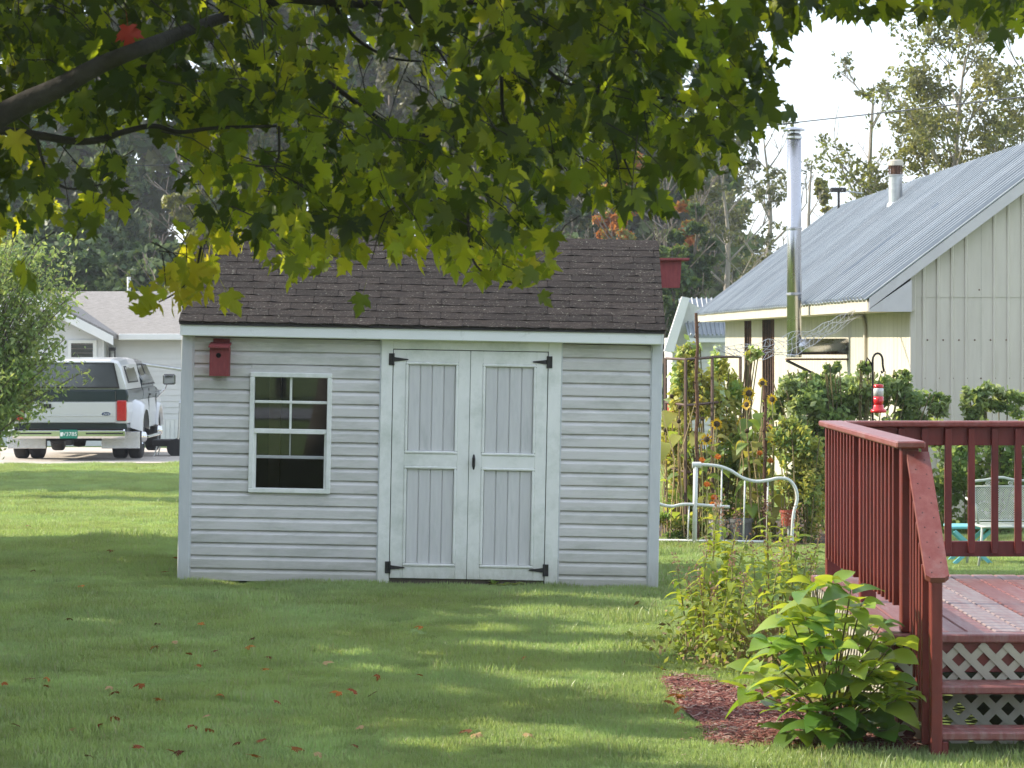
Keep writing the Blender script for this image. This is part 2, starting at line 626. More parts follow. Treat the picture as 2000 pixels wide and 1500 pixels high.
# wall core with the window opening
mb = MB()
bxs(-W2 + .01, wu0 + .02, 0.03, VT, 0, .08, mb=mb)
bxs(wu1 - .02, W2 - .01, 0.03, VT, 0, .08, mb=mb)
bxs(wu0 + .02, wu1 - .02, 0.03, wv0 + .02, 0, .08, mb=mb)
bxs(wu0 + .02, wu1 - .02, wv1 - .02, VT, 0, .08, mb=mb)
bxs(-W2 + .01, -W2 + .09, 0.03, VT, .08, DEP - .08, mb=mb)
bxs(W2 - .09, W2 - .01, 0.03, VT, .08, DEP - .08, mb=mb)
bxs(-W2 + .01, W2 - .01, 0.03, VT, DEP - .08, DEP, mb=mb)
bxs(-W2 + .09, W2 - .09, 0.03, 0.10, .08, DEP - .08, mb=mb)
for s in (-1, 1):
    xx = s * (W2 - .05)
    mb.prism([(0.0, VT), (DEP, VT), (DEP / 2, 2.66)], min(xx - .04, xx + .04), max(xx - .04, xx + .04), 'x')
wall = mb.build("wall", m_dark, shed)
# things seen dimly inside: studs and a shelf
for uu in (-1.27, -0.62):
    bxs(uu, uu + .09, .1, 1.9, 1.1, 1.19).build("stud", M("raw_stud", (0.35, 0.24, 0.14), (0.28, 0.19, 0.11), scale=6, rough=0.8), shed)
mb = MB()
bxs(-1.4, -.7, .62, .66, .4, .9, mb=mb)
mb.build("shelf", m_dark, shed)

# siding courses, split by the window
ROW = 0.0993


def course(u0, u1, v0, v1):
    h = v1 - v0
    yb = -0.026
    prof = [(-0.001, v0), (yb, v0), (yb - .001, v0 + min(h, .062)), (-0.0035, v1 - .0005) if h > .07 else (yb - .001, v1), (-0.001, v1 - .0005)]
    return MB().prism([(y, z) for y, z in prof], u0, u1, 'x')


lu0, lu1 = S(375, 900)[0], S(740, 900)[0]
ru0, ru1 = S(1094, 900)[0], S(1268, 900)[0]
v = -0.01
while v < VT - .02:
    v1 = min(v + ROW, VT + .02)
    course(ru0, ru1, v, v1).build("siding_board", m_sid, shed)
    if v1 > wv0 + .004 and v < wv1 - .004:
        course(lu0, wu0 + .01, v, v1).build("siding_board", m_sid, shed)
        course(wu1 - .01, lu1, v, v1).build("siding_board", m_sid, shed)
        if v < wv0:
            course(wu0 + .01, wu1 - .01, v, wv0 + .01).build("siding_board", m_sid, shed)
        if v1 > wv1:
            course(wu0 + .01, wu1 - .01, wv1 - .01, v1).build("siding_board", m_sid, shed)
    else:
        course(lu0, lu1, v, v1).build("siding_board", m_sid, shed)
    v += ROW
# corner trims and the thin channel beside the siding
bxs(-W2 - .012, lu0 - .004, -.02, VT, -.040, .05, ch=.004).build("corner_trim", m_trimg, shed)
bxs(ru1 + .004, W2 + .012, -.03, VT, -.040, .05, ch=.004).build("corner_trim", m_trimg, shed)
for uu in (lu0, lu1, ru0, ru1):
    bxs(uu - .005, uu + .006, -.02, VT, -.031, 0).build("channel", m_trimg, shed)
# side and back siding as plain sheets with courses
for s in (-1, 1):
    mb = MB()
    v = 0.0
    while v < 2.6:
        v1 = min(v + ROW, 2.64)
        half = DEP / 2 if v < VT else (2.66 - v) / (2.66 - VT) * DEP / 2
        if half < .05:
            break
        xx = s * (W2 - .01)
        prof = [(xx, v), (xx + s * .014, v), (xx + s * .014, v + .06), (xx + s * .003, v1)]
        mb.prism(prof if s < 0 else prof[::-1], max(.05, DEP / 2 - half), DEP / 2 + half, 'y')
        v += ROW
    mb.build("side_siding", m_sid, shed)

# header board, fascia, soffit
fu0, fu1 = -1.862, 1.862
bxs(fu0, fu1, 1.887, 1.972, -.150, -.128, ch=.004).build("fascia", m_fascia, shed)
bxs(fu0 + .01, fu1 - .01, 1.887 - .004, 1.9, -.128, 0.0).build("soffit", m_white, shed)
bxs(fu0 - .004, fu1 + .004, 1.9725, 1.985, -.158, -.10).build("drip_edge", m_under, shed)

# roof: two slabs, then single shingles on the front slope
eY, eZ, rY, rZ = -.165, 1.990, DEP / 2, 2.715
sl = math.hypot(rY - eY, rZ - eZ)
ang = math.atan2(rZ - eZ, rY - eY)
mb = MB()
t = .018
mb.prism([(eY, eZ), (rY, rZ), (2 * rY - eY, eZ), (2 * rY - eY, eZ - t), (rY, rZ - t * 1.3), (eY, eZ - t)], -1.875, 1.875, 'x')
roof = mb.build("roof", m_under, shed)
for s in (-1, 1):
    mb = MB()
    xx = s * 1.868
    mb.prism([(eY + .01, eZ - .02), (rY, rZ - .022), (2 * rY - eY - .01, eZ - .02), (2 * rY - eY - .01, eZ - .1), (rY, rZ - .1), (eY + .01, eZ - .1)],
             min(xx, xx - s * .02), max(xx, xx - s * .02), 'x')
    mb.build("rake_board", m_white, shed)
RM = Matrix.Translation((0, eY, eZ)) @ Matrix.Rotation(ang, 4, 'X')


def tab_mesh(seed, w, h):
    r = random.Random(seed)
    nxs, th = 7, .0135
    vs, fs = [], []
    for j, yy in enumerate((-.004, .02, h)):
        for i in range(nxs):
            f = i / (nxs - 1)
            x = (f - .5) * (w - .0045)
            curl = .006 * abs(2 * f - 1) ** 3 * r.uniform(.3, 1.4) if j == 0 else 0
            wob = r.uniform(-.005, .005) if j == 0 else 0
            z = th + (curl if j == 0 else 0) + r.uniform(-.0006, .0006)
            z = z if j < 2 else .002
            vs.append((x, yy + wob, z))
    o = len(vs)
    for i in range(nxs):
        vs.append((vs[i][0], vs[i][1] + .003, -.001))
    for j in range(2):
        for i in range(nxs - 1):
            a = j * nxs + i
            fs.append((a, a + 1, a + nxs + 1, a + nxs))
    for i in range(nxs - 1):
        fs.append((o + i, o + i + 1, i + 1, i))
    e = len(vs)
    for side in (0, nxs - 1):
        vs.append((vs[2 * nxs + side][0], h, -.004))
        q = [side, nxs + side, 2 * nxs + side, len(vs) - 1, o + side]
        fs.append(tuple(q if side else q[::-1]))
    return MB().add(vs, fs)


TW, EXPO = .334, .1165
tabs = [tab_mesh(s_, TW, EXPO + .03).mesh("shingle", m_shing) for s_ in range(7)]
nrow = int(math.ceil((sl - .05) / EXPO))
for j in range(nrow):
    s0 = j * EXPO - .004
    off = (-.02 if j % 2 else TW / 2 - .02) + rng.uniform(-.02, .02)
    n0 = int(math.ceil((3.75) / TW)) + 1
    for i in range(-n0, n0):
        uc = i * TW + off
        a0, a1 = uc - TW / 2, uc + TW / 2
        if a1 < -1.87 or a0 > 1.87:
            continue
        if a0 < -1.885 or a1 > 1.885:
            lo_, hi_ = max(a0, -1.88), min(a1, 1.88)
            if hi_ - lo_ < .03:
                continue
            me = tab_mesh(100 + j * 3 + (a0 > 0), hi_ - lo_, EXPO + .03).mesh("shingle", m_shing)
            uc = (lo_ + hi_) / 2
        else:
            me = rng.choice(tabs)
        o = link("shingle", me, roof)
        o.matrix_local = RM @ Matrix.Translation((uc, s0 + rng.uniform(-.003, .003), .001 + rng.uniform(0, .0015))) @ Matrix.Rotation(rng.uniform(-.006, .006), 4, 'Z') @ Matrix.Rotation(.055, 4, 'X')
# shingles folded over the ridge
capm = []
for s_ in range(4):
    r = random.Random(s_)
    mb = MB()
    w = .30
    for x0 in (0,):
        mb.prism([(-.11, -.058), (0, .004), (.11, -.058), (.11, -.049), (0, .016 + r.uniform(0, .004)), (-.115, -.047)], -w / 2 + .004, w / 2 - .004, 'x')
    capm.append(mb.mesh("ridge_shingle", m_shing))
n = 13
for i in range(n):
    o = link("ridge_shingle", rng.choice(capm), roof, (-1.87 + (i + .5) * 3.74 / n, rY, rZ + .006), (0, rng.uniform(-.01, .01), 0))

# ---------------------------------------------------------------- window of the shed
win = MB()
fw = .036
bxs(wu0, wu1, wv1 - fw, wv1, -.050, .03, ch=.004, mb=win)
bxs(wu0, wu1, wv0, wv0 + fw, -.052, .03, ch=.004, mb=win)
bxs(wu0, wu0 + fw, wv0 + fw, wv1 - fw, -.050, .03, ch=.004, mb=win)
bxs(wu1 - fw, wu1, wv0 + fw, wv1 - fw, -.050, .03, ch=.004, mb=win)
win = win.build("window", m_white, shed)
gu0, gu1 = wu0 + fw, wu1 - fw
vm0, vm1 = C2(640, 1090)[1], C2(640, 1065)[1]       # meeting rail
um = C2(637, 960)[0]
bxs(gu0, gu1, vm0, vm1, -.034, .012, ch=.003).build("meeting_rail", m_white, win)
for (v0, v1) in ((vm1, wv1 - fw),):
    vb = C2(640, 925)[1]
    bxs(gu0, gu1, vb - .011, vb + .011, -.022, -.004, ch=.003).build("muntin", m_white, win)
    bxs(um - .009, um + .009, v0, v1, -.0195, -.004, ch=.003).build("muntin", m_white, win)
    for (a0, a1) in ((gu0, um), (um, gu1)):
        for (b0, b1) in ((v0, vb), (vb, v1)):
            bxs(a0, a1, b0, b1, -.006, -.003).build("pane", m_glass, win)
vs2 = C2(640, 1211)[1]
bxs(gu0, gu1, vs2 - .015, vs2 + .009, -.004, .02, ch=.003).build("inner_rail", M("grey_sash", (0.42, 0.43, 0.44), (0.36, 0.37, 0.38), scale=5, rough=0.5), win)
bxs(um - .006, um + .004, vs2, vm0, .004, .012).build("inner_muntin", bpy.data.materials["grey_sash"], win)
bxs(gu0, gu1, vs2, vm0, .024, .027).build("pane", m_glass, win)
bxs(gu0, gu1, wv0 + fw, vs2 - .015, .024, .0255).build("insect_screen", GLASS("dark_screen", (.45, .45, .47), 1.22), win)
bxs(gu0 - .002, gu0 + .018, wv0 + fw, vm0, -.02, .02).build("sash_stile", m_white, win)
bxs(gu1 - .018, gu1 + .002, wv0 + fw, vm0, -.02, .02).build("sash_stile", m_white, win)

# ---------------------------------------------------------------- doorway and doors
du0, du1 = lu1 + .006, ru0 - .006
lf0 = (C3(100, 465)[0] + C3(88, 1395)[0]) / 2
lf1 = (C3(412, 465)[0] + C3(400, 1395)[0]) / 2
rf0 = lf1 + .004
rf1 = (C3(727, 475)[0] + C3(714, 1400)[0]) / 2
dv1 = (C3(100, 465)[1] + C3(727, 475)[1]) / 2
dv0 = (C3(88, 1393)[1] + C3(714, 1402)[1]) / 2
mb = MB()
bxs(du0, lf0 - .006, -.005, VT, -.040, 0, ch=.003, mb=mb)
bxs(rf1 + .006, du1, -.005, VT, -.040, 0, ch=.003, mb=mb)
bxs(lf0 - .006, rf1 + .006, dv1 + .006, VT, -.0385, 0, ch=.003, mb=mb)
mb.build("door_frame", m_white, shed)
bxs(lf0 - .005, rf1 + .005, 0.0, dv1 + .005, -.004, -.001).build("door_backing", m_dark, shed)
m_ply = M("weathered_sill", (0.10, 0.085, 0.07), (0.16, 0.13, 0.10), scale=8, rough=0.9)
bxs(lf0 - .01, rf1 + .01, -.03, dv0 - .004, -.012, .0).build("sill", m_ply, shed)


def door_leaf(a0, a1, st_l, st_r, rows, hinge_left, handle):
    """frame of stiles and rails; rows = (v0, v1) of the two panel openings"""
    mb = MB()
    yb, yf = -.010, -.038
    bxs(a0, a0 + st_l, dv0, dv1, yf, yb, ch=.003, mb=mb)
    bxs(a1 - st_r, a1, dv0, dv1, yf, yb, ch=.003, mb=mb)
    p0, p1 = a0 + st_l, a1 - st_r
    vb = dv0
    for (v0, v1) in rows:
        bxs(p0, p1, vb, v0, yf + .001, yb, ch=.003, mb=mb)
        vb = v1
    bxs(p0, p1, vb, dv1, yf + .001, yb, ch=.003, mb=mb)
    d = mb.build("door", m_white, shed)
    for (v0, v1) in rows:
        g = .021
        fr = MB()
        bxs(p0, p1, v1 - g, v1, -.045, -.012, ch=.005, mb=fr)
        bxs(p0, p1, v0, v0 + g, -.045, -.012, ch=.005, mb=fr)
        bxs(p0, p0 + g, v0 + g, v1 - g, -.045, -.012, ch=.005, mb=fr)
        bxs(p1 - g, p1, v0 + g, v1 - g, -.045, -.012, ch=.005, mb=fr)
        fr.build("moulding", m_white, d)
        n = 4
        w = (p1 - p0 - 2 * g) / n
        for i in range(n):
            u0 = p0 + g + i * w
            bxs(u0 + .0028, u0 + w - .0028, v0 + g, v1 - g, -.024, -.010, ch=.004).build("board", m_panel, d)
        bxs(p0 + g, p1 - g, v0 + g, v1 - g, -.014, -.0095).build("panel_back", m_panel, d)
    for vh in (dv1 - .075, dv0 + .082):
        h = MB()
        if hinge_left:
            e, s = a0, 1
        else:
            e, s = a1, -1
        bxs(e - s * .036, e - s * .002, vh - .046, vh + .046, -.047, -.038, ch=.002, mb=h)
        h.tube([(e, -.046, vh - .047), (e, -.046, vh + .047)], .0085, 10)
        pts = [(e + s * .004, vh + .018), (e + s * .075, vh + .009), (e + s * .112, vh + .005), (e + s * .118, vh), (e + s * .112, vh - .005), (e + s * .075, vh - .009), (e + s * .004, vh - .018)]
        h.prism(pts, -.046, -.039, 'y')
        h.build("hinge", m_black, d)
    if handle:
        hu, hv = C3(428, 920)
        h = MB()
        bxs(hu - .011, hu + .011, hv - .03, hv + .03, -.044, -.038, ch=.003, mb=h)
        h.tube([(hu, -.044, hv), (hu, -.075, hv)], .007, 8)
        h.tube([(hu, -.078, hv - .058), (hu, -.083, hv - .03), (hu, -.084, hv + .03), (hu, -.078, hv + .058)], [.006, .0125, .0125, .006], 8)
        h.build("handle", m_black, d, smooth=False)
    return d


r_lo = ((C3(0, 1347)[1] + C3(136, 1347)[1]) / 2, C3(250, 938)[1])
lo_rows = [(C3(247, 1345)[1], C3(247, 938)[1]), (C3(255, 887)[1], C3(255, 515)[1])]
door_leaf(lf0, lf1, C3(148, 700)[0] - C3(97, 700)[0], C3(409, 700)[0] - C3(362, 700)[0], lo_rows, True, False)
ro_rows = [(C3(560, 1352)[1], C3(560, 945)[1]), (C3(570, 896)[1], C3(570, 524)[1])]
door_leaf(rf0, rf1, C3(460, 700)[0] - C3(410, 700)[0], C3(724, 700)[0] - C3(679, 700)[0], ro_rows, False, True)

# ---------------------------------------------------------------- birdhouses
bu, bv = C2(274, 690)
bh = thing("birdhouse", "dark red box birdhouse with a round hole fixed to the grey siding", "birdhouse", shed.matrix_basis @ Vector((bu, -.02, bv - .145)) if False else (0, 0, 0))
bh.matrix_world = Matrix.Translation(SH) @ Matrix.Rotation(TH, 4, 'Y') @ Matrix.Translation((bu, -.019, bv - .145))
bw = .075
bxs(-.062, .068, 0.03, .290, -.018, 0, ch=.002).build("back_board", m_red, bh)
mb = MB()
n = 20
hz = .160
ring = [(.0 + .02 * math.cos(2 * math.pi * i / n) - .006, hz + .02 * math.sin(2 * math.pi * i / n)) for i in range(n)]
# front plate with a real hole
sq = []
for i in range(n):
    a = 2 * math.pi * i / n
    c_, s_ = math.cos(a), math.sin(a)
    kx = (bw if c_ > 0 else -bw) / c_ if abs(c_) > 1e-6 else 1e9
    kz = ((.225 - hz) if s_ > 0 else -(hz - .0)) / s_ if abs(s_) > 1e-6 else 1e9
    kk = min(abs(kx), abs(kz))
    sq.append((kk * c_, hz + kk * s_))
fs = []
vs = [(x, -.148, z) for x, z in ring] + [(x, -.148, z) for x, z in sq] + [(x, -.132, z) for x, z in ring]
for i in range(n):
    j = (i + 1) % n
    fs.append((i, n + i, n + j, j))
    fs.append((i, j, 2 * n + j, 2 * n + i))
mb.add(vs, [f[::-1] for f in fs])
bxs(-bw, -bw + .015, 0, .225, -.147, -.018, mb=mb)
bxs(bw - .015, bw, 0, .225, -.147, -.018, mb=mb)
bxs(-bw + .015, bw - .015, 0, .014, -.147, -.018, mb=mb)
for (cx_, cz_) in ((-bw, 0), (bw, 0)):
    pass
mb.build("box", m_red, bh)
mb = MB()
mb.prism([(-.19, .232), (-.018, .262), (-.018, .248), (-.19, .218)], -bw - .006, bw + .006, 'x')
mb.build("roof", m_red, bh)
bxs(-.06, .06, .02, .21, -.03, -.02).build("inside", m_black, bh)  # black panel standing in for the shade behind the hole

b2 = P(1303, 562, 25.7)
pole_base = Vector((b2.x - .17, b2.y + .1, ground_z(b2.x, b2.y)))
bp_ = thing("birdhouse", "plain red box birdhouse on a post behind the shingled shed roof", "birdhouse", pole_base)
hz0 = b2.z - pole_base.z
MB().box((-.045, -.045, -.05), (.045, .045, hz0 + .23), ch=.004).build("post", M("grey_post", (0.30, 0.28, 0.25), (0.22, 0.2, 0.18), scale=6, rough=0.9, stretch=(6, 6, 1)), bp_)
MB().prism([(.06, 0), (.28, 0), (.295, .235), (.045, .235)], -.11, .09, 'y').build("box", m_red, bp_)
MB().box((-.0, -.16, .2355), (.36, .14, .257), ch=.003).build("roof", m_red, bp_).location.z = hz0
for o in bp_.children:
    if o.name.startswith("box"):
        o.location.z = hz0

# ================================================================== the red deck
m_deck = M("red_deck_stain", (0.135, 0.021, 0.017), (0.185, 0.033, 0.026), scale=4, rough=0.42, bump=0.15, bscale=30, stretch=(6, 6, 1), dirt=(0.075, 0.022, 0.02), dirt_scale=6, dirt_lo=.48, vary=0.13)
m_cap = M("worn_rail_cap", (0.195, 0.046, 0.037), (0.245, 0.078, 0.064), scale=6, rough=0.40, bump=0.15, bscale=40, stretch=(4, 1, 4), dirt=(0.30, 0.22, 0.21), dirt_scale=5, dirt_lo=.5, dirt_hi=.75, dirt_amt=.5)
m_board = M("worn_deck_board", (0.19, 0.060, 0.054), (0.245, 0.098, 0.086), scale=5, rough=0.40, bump=0.25, bscale=30, stretch=(8, 0.8, 4), dirt=(0.32, 0.27, 0.26), dirt_scale=3, dirt_lo=.5, dirt_hi=.72, dirt_amt=.6,
            vary=0.12, dirt_stretch=(5, .6, 1))
m_greyb = M("grey_worn_board", (0.31, 0.26, 0.255), (0.26, 0.16, 0.155), scale=4, rough=0.5, bump=0.3, bscale=30, stretch=(8, 0.8, 4), vary=0.08)
m_latt = M("cream_lattice", (0.44, 0.42, 0.34), (0.36, 0.34, 0.27), scale=8, rough=0.7, dirt=(0.30, 0.30, 0.22), dirt_scale=6, dirt_lo=.55, dirt_amt=.5)

DY0, DY1 = 15.05, 18.80        # near and far edges
DX0 = 1.93                     # left edge of the floor
DXR = 5.6
DZ = 0.405                     # floor
RZ = 1.385                     # top of the rail cap
deck = thing("red_deck", "dark red stained wooden deck with railing, steps and cream lattice skirt", "deck", (DX0, DY0, ground_z(DX0, DY0)))
OX, OY, OZ = deck.location


def dk(mb, name, mat, parent=None, smooth=False):
    """part built in place coordinates, stored relative to the deck's base"""
    mb.v = [(x - OX, y - OY, z - OZ) for x, y, z in mb.v]
    return mb.build(name, mat, parent or deck, smooth)


# floor boards run away from the steps
floor = dk(MB().box((DX0 + .02, DY0 + .03, DZ - .20), (DXR, DY1 - .02, DZ - .045)), "joist_frame", m_deck)
bw_, gap = .138, .007
x = DX0 - .03
i = 0
while x < DXR - .1:
    y0 = DY0 + .02 if i > 0 else DY0 + .02
    mb = MB()
    mb.box((x, DY0 + .115, DZ - .042), (x + bw_, DY1, DZ + rng.uniform(-.002, .002)), ch=.006)
    dk(mb, "floor_board", m_greyb if i in (4, 5) else m_board, deck)
    x += bw_ + gap
    i += 1
dk(MB().box((DX0 - .035, DY0 - .05, DZ - .042), (DXR, DY0 + .108, DZ + .001), ch=.007), "nosing_board", m_board)
dk(MB().box((DX0 + .02, DY0 - .018, DZ - .19), (DXR, DY0 + .02, DZ - .044)), "rim_joist", m_deck)
dk(MB().box((DX0 - .018, DY0 - .018, DZ - .19), (DX0 + .018, DY1, DZ - .044)), "rim_joist", m_deck)
for yy in (DY0 + .06, (DY0 + DY1) / 2, DY1 - .1):
    for xx in (DX0 + .08, 3.6, 5.3):
        dk(MB().box((xx - .045, yy - .045, ground_z(xx, yy) - .05), (xx + .045, yy + .045, DZ - .19)), "support_post", m_deck)

# left side railing
px_ = DX0 + .055
PY = [DY0 + .075, 16.90, DY1 - .085]
for yy in PY:
    dk(MB().box((px_, yy - .045, DZ + .002), (px_ + .09, yy + .045, RZ - .036), ch=.005), "rail_post", m_deck)
dk(MB().box((px_ + .02, DY0 + .12, RZ - .125), (px_ + .058, DY1 - .13, RZ - .037), ch=.004), "top_rail", m_deck)
dk(MB().box((px_ + .02, DY0 + .12, DZ + .13), (px_ + .058, DY1 - .13, DZ + .215), ch=.004), "bottom_rail", m_deck)
dk(MB().box((px_ - .035, DY0 - .045, RZ - .036), (px_ + .115, DY1 + .02, RZ), ch=.008), "rail_cap", m_cap)
for a, b in ((PY[0], PY[1]), (PY[1], PY[2])):
    n = 11
    for k in range(1, n):
        yy = a + (b - a) * k / n
        dk(MB().box((px_ - .018, yy - .018, DZ + .125), (px_ + .018, yy + .018, RZ - .037), ch=.003), "baluster", m_deck)

# far railing
by = DY1 - .085
dk(MB().box((px_ + .115, by - .07, RZ - .036), (DXR, by + .075, RZ), ch=.008), "rail_cap", m_cap)
dk(MB().box((px_ + .09, by - .004, RZ - .155), (DXR, by + .034, RZ - .037), ch=.004), "top_rail", m_deck)
zb0 = P(0, 1087, by).z
zb1 = P(0, 1057, by).z
dk(MB().box((px_ + .09, by - .004, zb0), (DXR, by + .034, zb1), ch=.004), "bottom_rail", m_deck)
xx = (1844 + 6.5 - 1000) * by / F - 4 * .1475
while xx < DXR:
    if xx > px_ + .12:
        dk(MB().box((xx - .021, by - .042, zb0 + .02), (xx + .021, by - .005, RZ - .045), ch=.003), "baluster", m_deck)
    xx += .1475
for xx in (4.3, 5.5):
    dk(MB().box((xx - .045, by + .035, DZ), (xx + .045, by + .12, RZ - .037), ch=.005), "rail_post", m_deck)

# steps
T1, T2 = (DY0 - .30, .178), (DY0 - .60, -.012)
for (ty, tz), dz in ((T1, 0), (T2, 0)):
    dk(MB().box((DX0 + .16, ty - .03, tz - .042), (DXR - 1.0, ty + .115, tz), ch=.008), "tread_board", m_board)
    dk(MB().box((DX0 + .16, ty + .122, tz - .042), (DXR - 1.0, ty + .262, tz - .001), ch=.008), "tread_board", m_board)
gz = ground_z(2.1, DY0 - .6)
for xx in (DX0 + .165, 3.4):
    mb = MB()
    mb.prism([(DY0 - .02, DZ - .06), (DY0 - .02, gz - .03), (DY0 - .60, gz - .03), (DY0 - .60, T2[1] - .043), (DY0 - .325, T2[1] - .043), (DY0 - .325, T1[1] - .043), (DY0 - .03, T1[1] - .043)], xx, xx + .038, 'x')
    dk(mb, "stringer", m_deck)

# stair railing
sx = DX0 + .13
e_y, e_z = DY0 - .68, .745
s_y, s_z = DY0 + .03, RZ - .055
dk(MB().box((sx - .02, e_y + .03, gz - .05), (sx + .036, e_y + .115, e_z - .01), ch=.005), "end_post", m_deck)
dk(MB().box((sx + .036, e_y + .042, gz - .05), (sx + .066, e_y + .10, T2[1] - .046), ch=.004), "end_block", m_deck)
d = Vector((0, e_y - s_y, e_z - s_z))
Ls = d.length
an = math.atan2(d.z, -d.y)
mat = Matrix.Translation((sx, s_y, s_z)) @ Matrix.Rotation(-an, 4, 'X')
mb = MB()
w0, w1, cc = -.048, .066, .022
mb.prism([(w0, 0), (w1, 0), (w1, -Ls + cc), (w1 - cc, -Ls), (w0 + cc, -Ls), (w0, -Ls + cc)], -.034, 0, 'z', mat=mat)
stc = dk(mb, "stair_rail_cap", m_cap)
for i in range(9):
    for s in (-1, 1):
        f = .05 + .93 * i / 8.0 + (.02 * s)
        if f > .97:
            continue
        mb = MB()
        mb.lathe([(.0032, -.004), (.0032, .0016)], 8, mat=mat @ Matrix.Translation((.009 + s * .026, -Ls * f, 0)))
        dk(mb, "screw", m_black, stc)
mb = MB()
mb.box((-.010, -Ls + .10, -.115), (.026, -.02, -.035), mat=mat)
dk(mb, "stair_top_rail", m_deck)
lowm = Matrix.Translation((sx, s_y, s_z - .80)) @ Matrix.Rotation(-an, 4, 'X')
mb = MB()
mb.box((-.010, -Ls + .10, -.06), (.026, -.06, .01), mat=lowm)
dk(mb, "stair_bottom_rail", m_deck)
for k in range(1, 6):
    f = k / 6.0
    yy = s_y + (e_y + .07 - s_y) * f
    zz = s_z + (e_z - s_z) * f
    dk(MB().box((sx - .046, yy - .017, zz - .93), (sx - .011, yy + .017, zz - .045), ch=.003), "stair_baluster", m_deck)

# lattice skirts: single strips, two layers
def lattice(o, ux, w, z0, z1, off, nrm):
    """o origin on the plan, ux direction, w width, nrm facing"""
    sp = .125
    sw = .019
    lat = []
    for layer, sgn in ((0, 1), (1, -1)):
        n = int((w + (z1 - z0)) / sp) + 2
        for i in range(-1, n):
            c = i * sp - (z1 - z0 if sgn > 0 else 0)
            # line: x = c + sgn*(z - z0) (sgn>0) or x = c - (z - z0) + H
            pts = []
            H = z1 - z0
            a, b = (c, c + H) if sgn > 0 else (c + H - H, c - H)
            za, zb = z0, z1
            # clip to 0..w
            xa, xb = a, b
            lo, hi = 0.0, 1.0
            dx = xb - xa
            for bound, side in ((0.0, 1), (w, -1)):
                if dx == 0:
                    continue
                tt = (bound - xa) / dx
                if (dx > 0) == (side > 0):
                    lo = max(lo, tt)
                else:
                    hi = min(hi, tt)
            if hi - lo < .06:
                continue
            p0 = (xa + dx * lo, za + (zb - za) * lo)
            p1 = (xa + dx * hi, za + (zb - za) * hi)
            dirv = Vector((p1[0] - p0[0], p1[1] - p0[1])).normalized()
            q = Vector((-dirv.y, dirv.x)) * sw
            th0 = off + layer * .0062
            vs = []
            for t in (th0, th0 + .006):
                for (u, v), s in ((p0, -1), (p1, -1), (p1, 1), (p0, 1)):
                    uu, vv = u + q.x * s, v + q.y * s
                    vs.append((o[0] + ux[0] * uu + nrm[0] * t, o[1] + ux[1] * uu + nrm[1] * t, vv))
            mb = MB().add(vs, [(3, 2, 1, 0), (4, 5, 6, 7), (0, 1, 5, 4), (1, 2, 6, 5), (2, 3, 7, 6), (3, 0, 4, 7)])
            dk(mb, "lattice_strip", m_latt)


zl = ground_z(2, DY0) - .03
lattice((DX0 - .02, DY0 - .022), (1, 0), 2.1, zl, DZ - .05, .0, (0, -1))
lattice((DX0 - .022, DY0), (0, 1), 3.7, zl, DZ - .05, .0, (-1, 0))

# ================================================================== things behind and beside the deck
m_sage = M("sage_painted_iron", (0.50, 0.54, 0.49), (0.42, 0.46, 0.41), scale=12, rough=0.5)
m_teal = M("turquoise_plastic", (0.16, 0.50, 0.56), (0.22, 0.58, 0.63), scale=8, rough=0.45)
cb = GP(1955, 1103)
ch = thing("patio_chair", "sage green wrought iron patio chair with diamond mesh back beyond the deck", "chair", cb, (0, 0, R(4)))
s_ = F / cb.y
Wc = .27
zt = .82
fr = MB()
arc = [(-Wc, 0, .36), (-Wc, .03, .66), (-Wc + .015, .034, .705), (-Wc + .055, .036, .728), (-.13, .037, .735), (-.08, .038, .745), (-.03, .039, .757), (.03, .039, .757), (.08, .038, .745), (.13, .037, .735), (Wc - .055, .036, .728), (Wc - .015, .034, .705), (Wc, .03, .66), (Wc, 0, .36)]
fr.tube(arc, .011, 8)
fr.tube([(-Wc, .03, .68), (Wc, .03, .68)], .008, 6)
fr.tube([(-Wc, .0, .385), (Wc, .0, .385)], .008, 6)
fr.tube([(-Wc + .045, .01, .385), (-Wc + .045, .03, .68)], .007, 6)
fr.tube([(Wc - .045, .01, .385), (Wc - .045, .03, .68)], .007, 6)
fr.build("back_frame", m_sage, ch, smooth=True)
for xo in (-.10, .10):
    mb = MB()
    pts = [(xo + .034 * (1 - t / 14) * math.cos(t * .8), .037, .705 + .024 * (1 - t / 14) * math.sin(t * .8)) for t in range(14)]
    mb.tube(pts, .004, 5)
    mb.build("scroll_ornament", m_sage, ch)


def mesh_panel(x0, x1, z0, z1, y0, y1, sp, r, parent, flat=False):
    mb = MB()
    n = int((x1 - x0 + (z1 - z0)) / sp) + 1
    for sg in (1, -1):
        for i in range(n + 1):
            c = x0 + i * sp - (z1 - z0) * (1 if sg > 0 else 0)
            pts = []
            for t in (0.0, 1.0):
                pass
            a, b = (c, c + (z1 - z0)) if sg > 0 else (c, c - (z1 - z0))
            lo, hi = 0.0, 1.0
            dx = b - a
            t0, t1 = (x0 - a) / dx, (x1 - a) / dx
            lo, hi = max(lo, min(t0, t1)), min(hi, max(t0, t1))
            if hi - lo < .02:
                continue
            q = []
            for t in (lo, hi):
                xx, zz = a + dx * t, z0 + (z1 - z0) * t
                yy = y0 + (y1 - y0) * t
                q.append((xx, zz, yy + .5) if flat else (xx, yy, zz))
            if flat:
                q = [(p[0], p[1], y0) for p in q]
            mb.tube(q, r, 3, cap=False)
    o = mb.build("wire_mesh", m_sage, parent)
    return tag(o, kind='stuff')


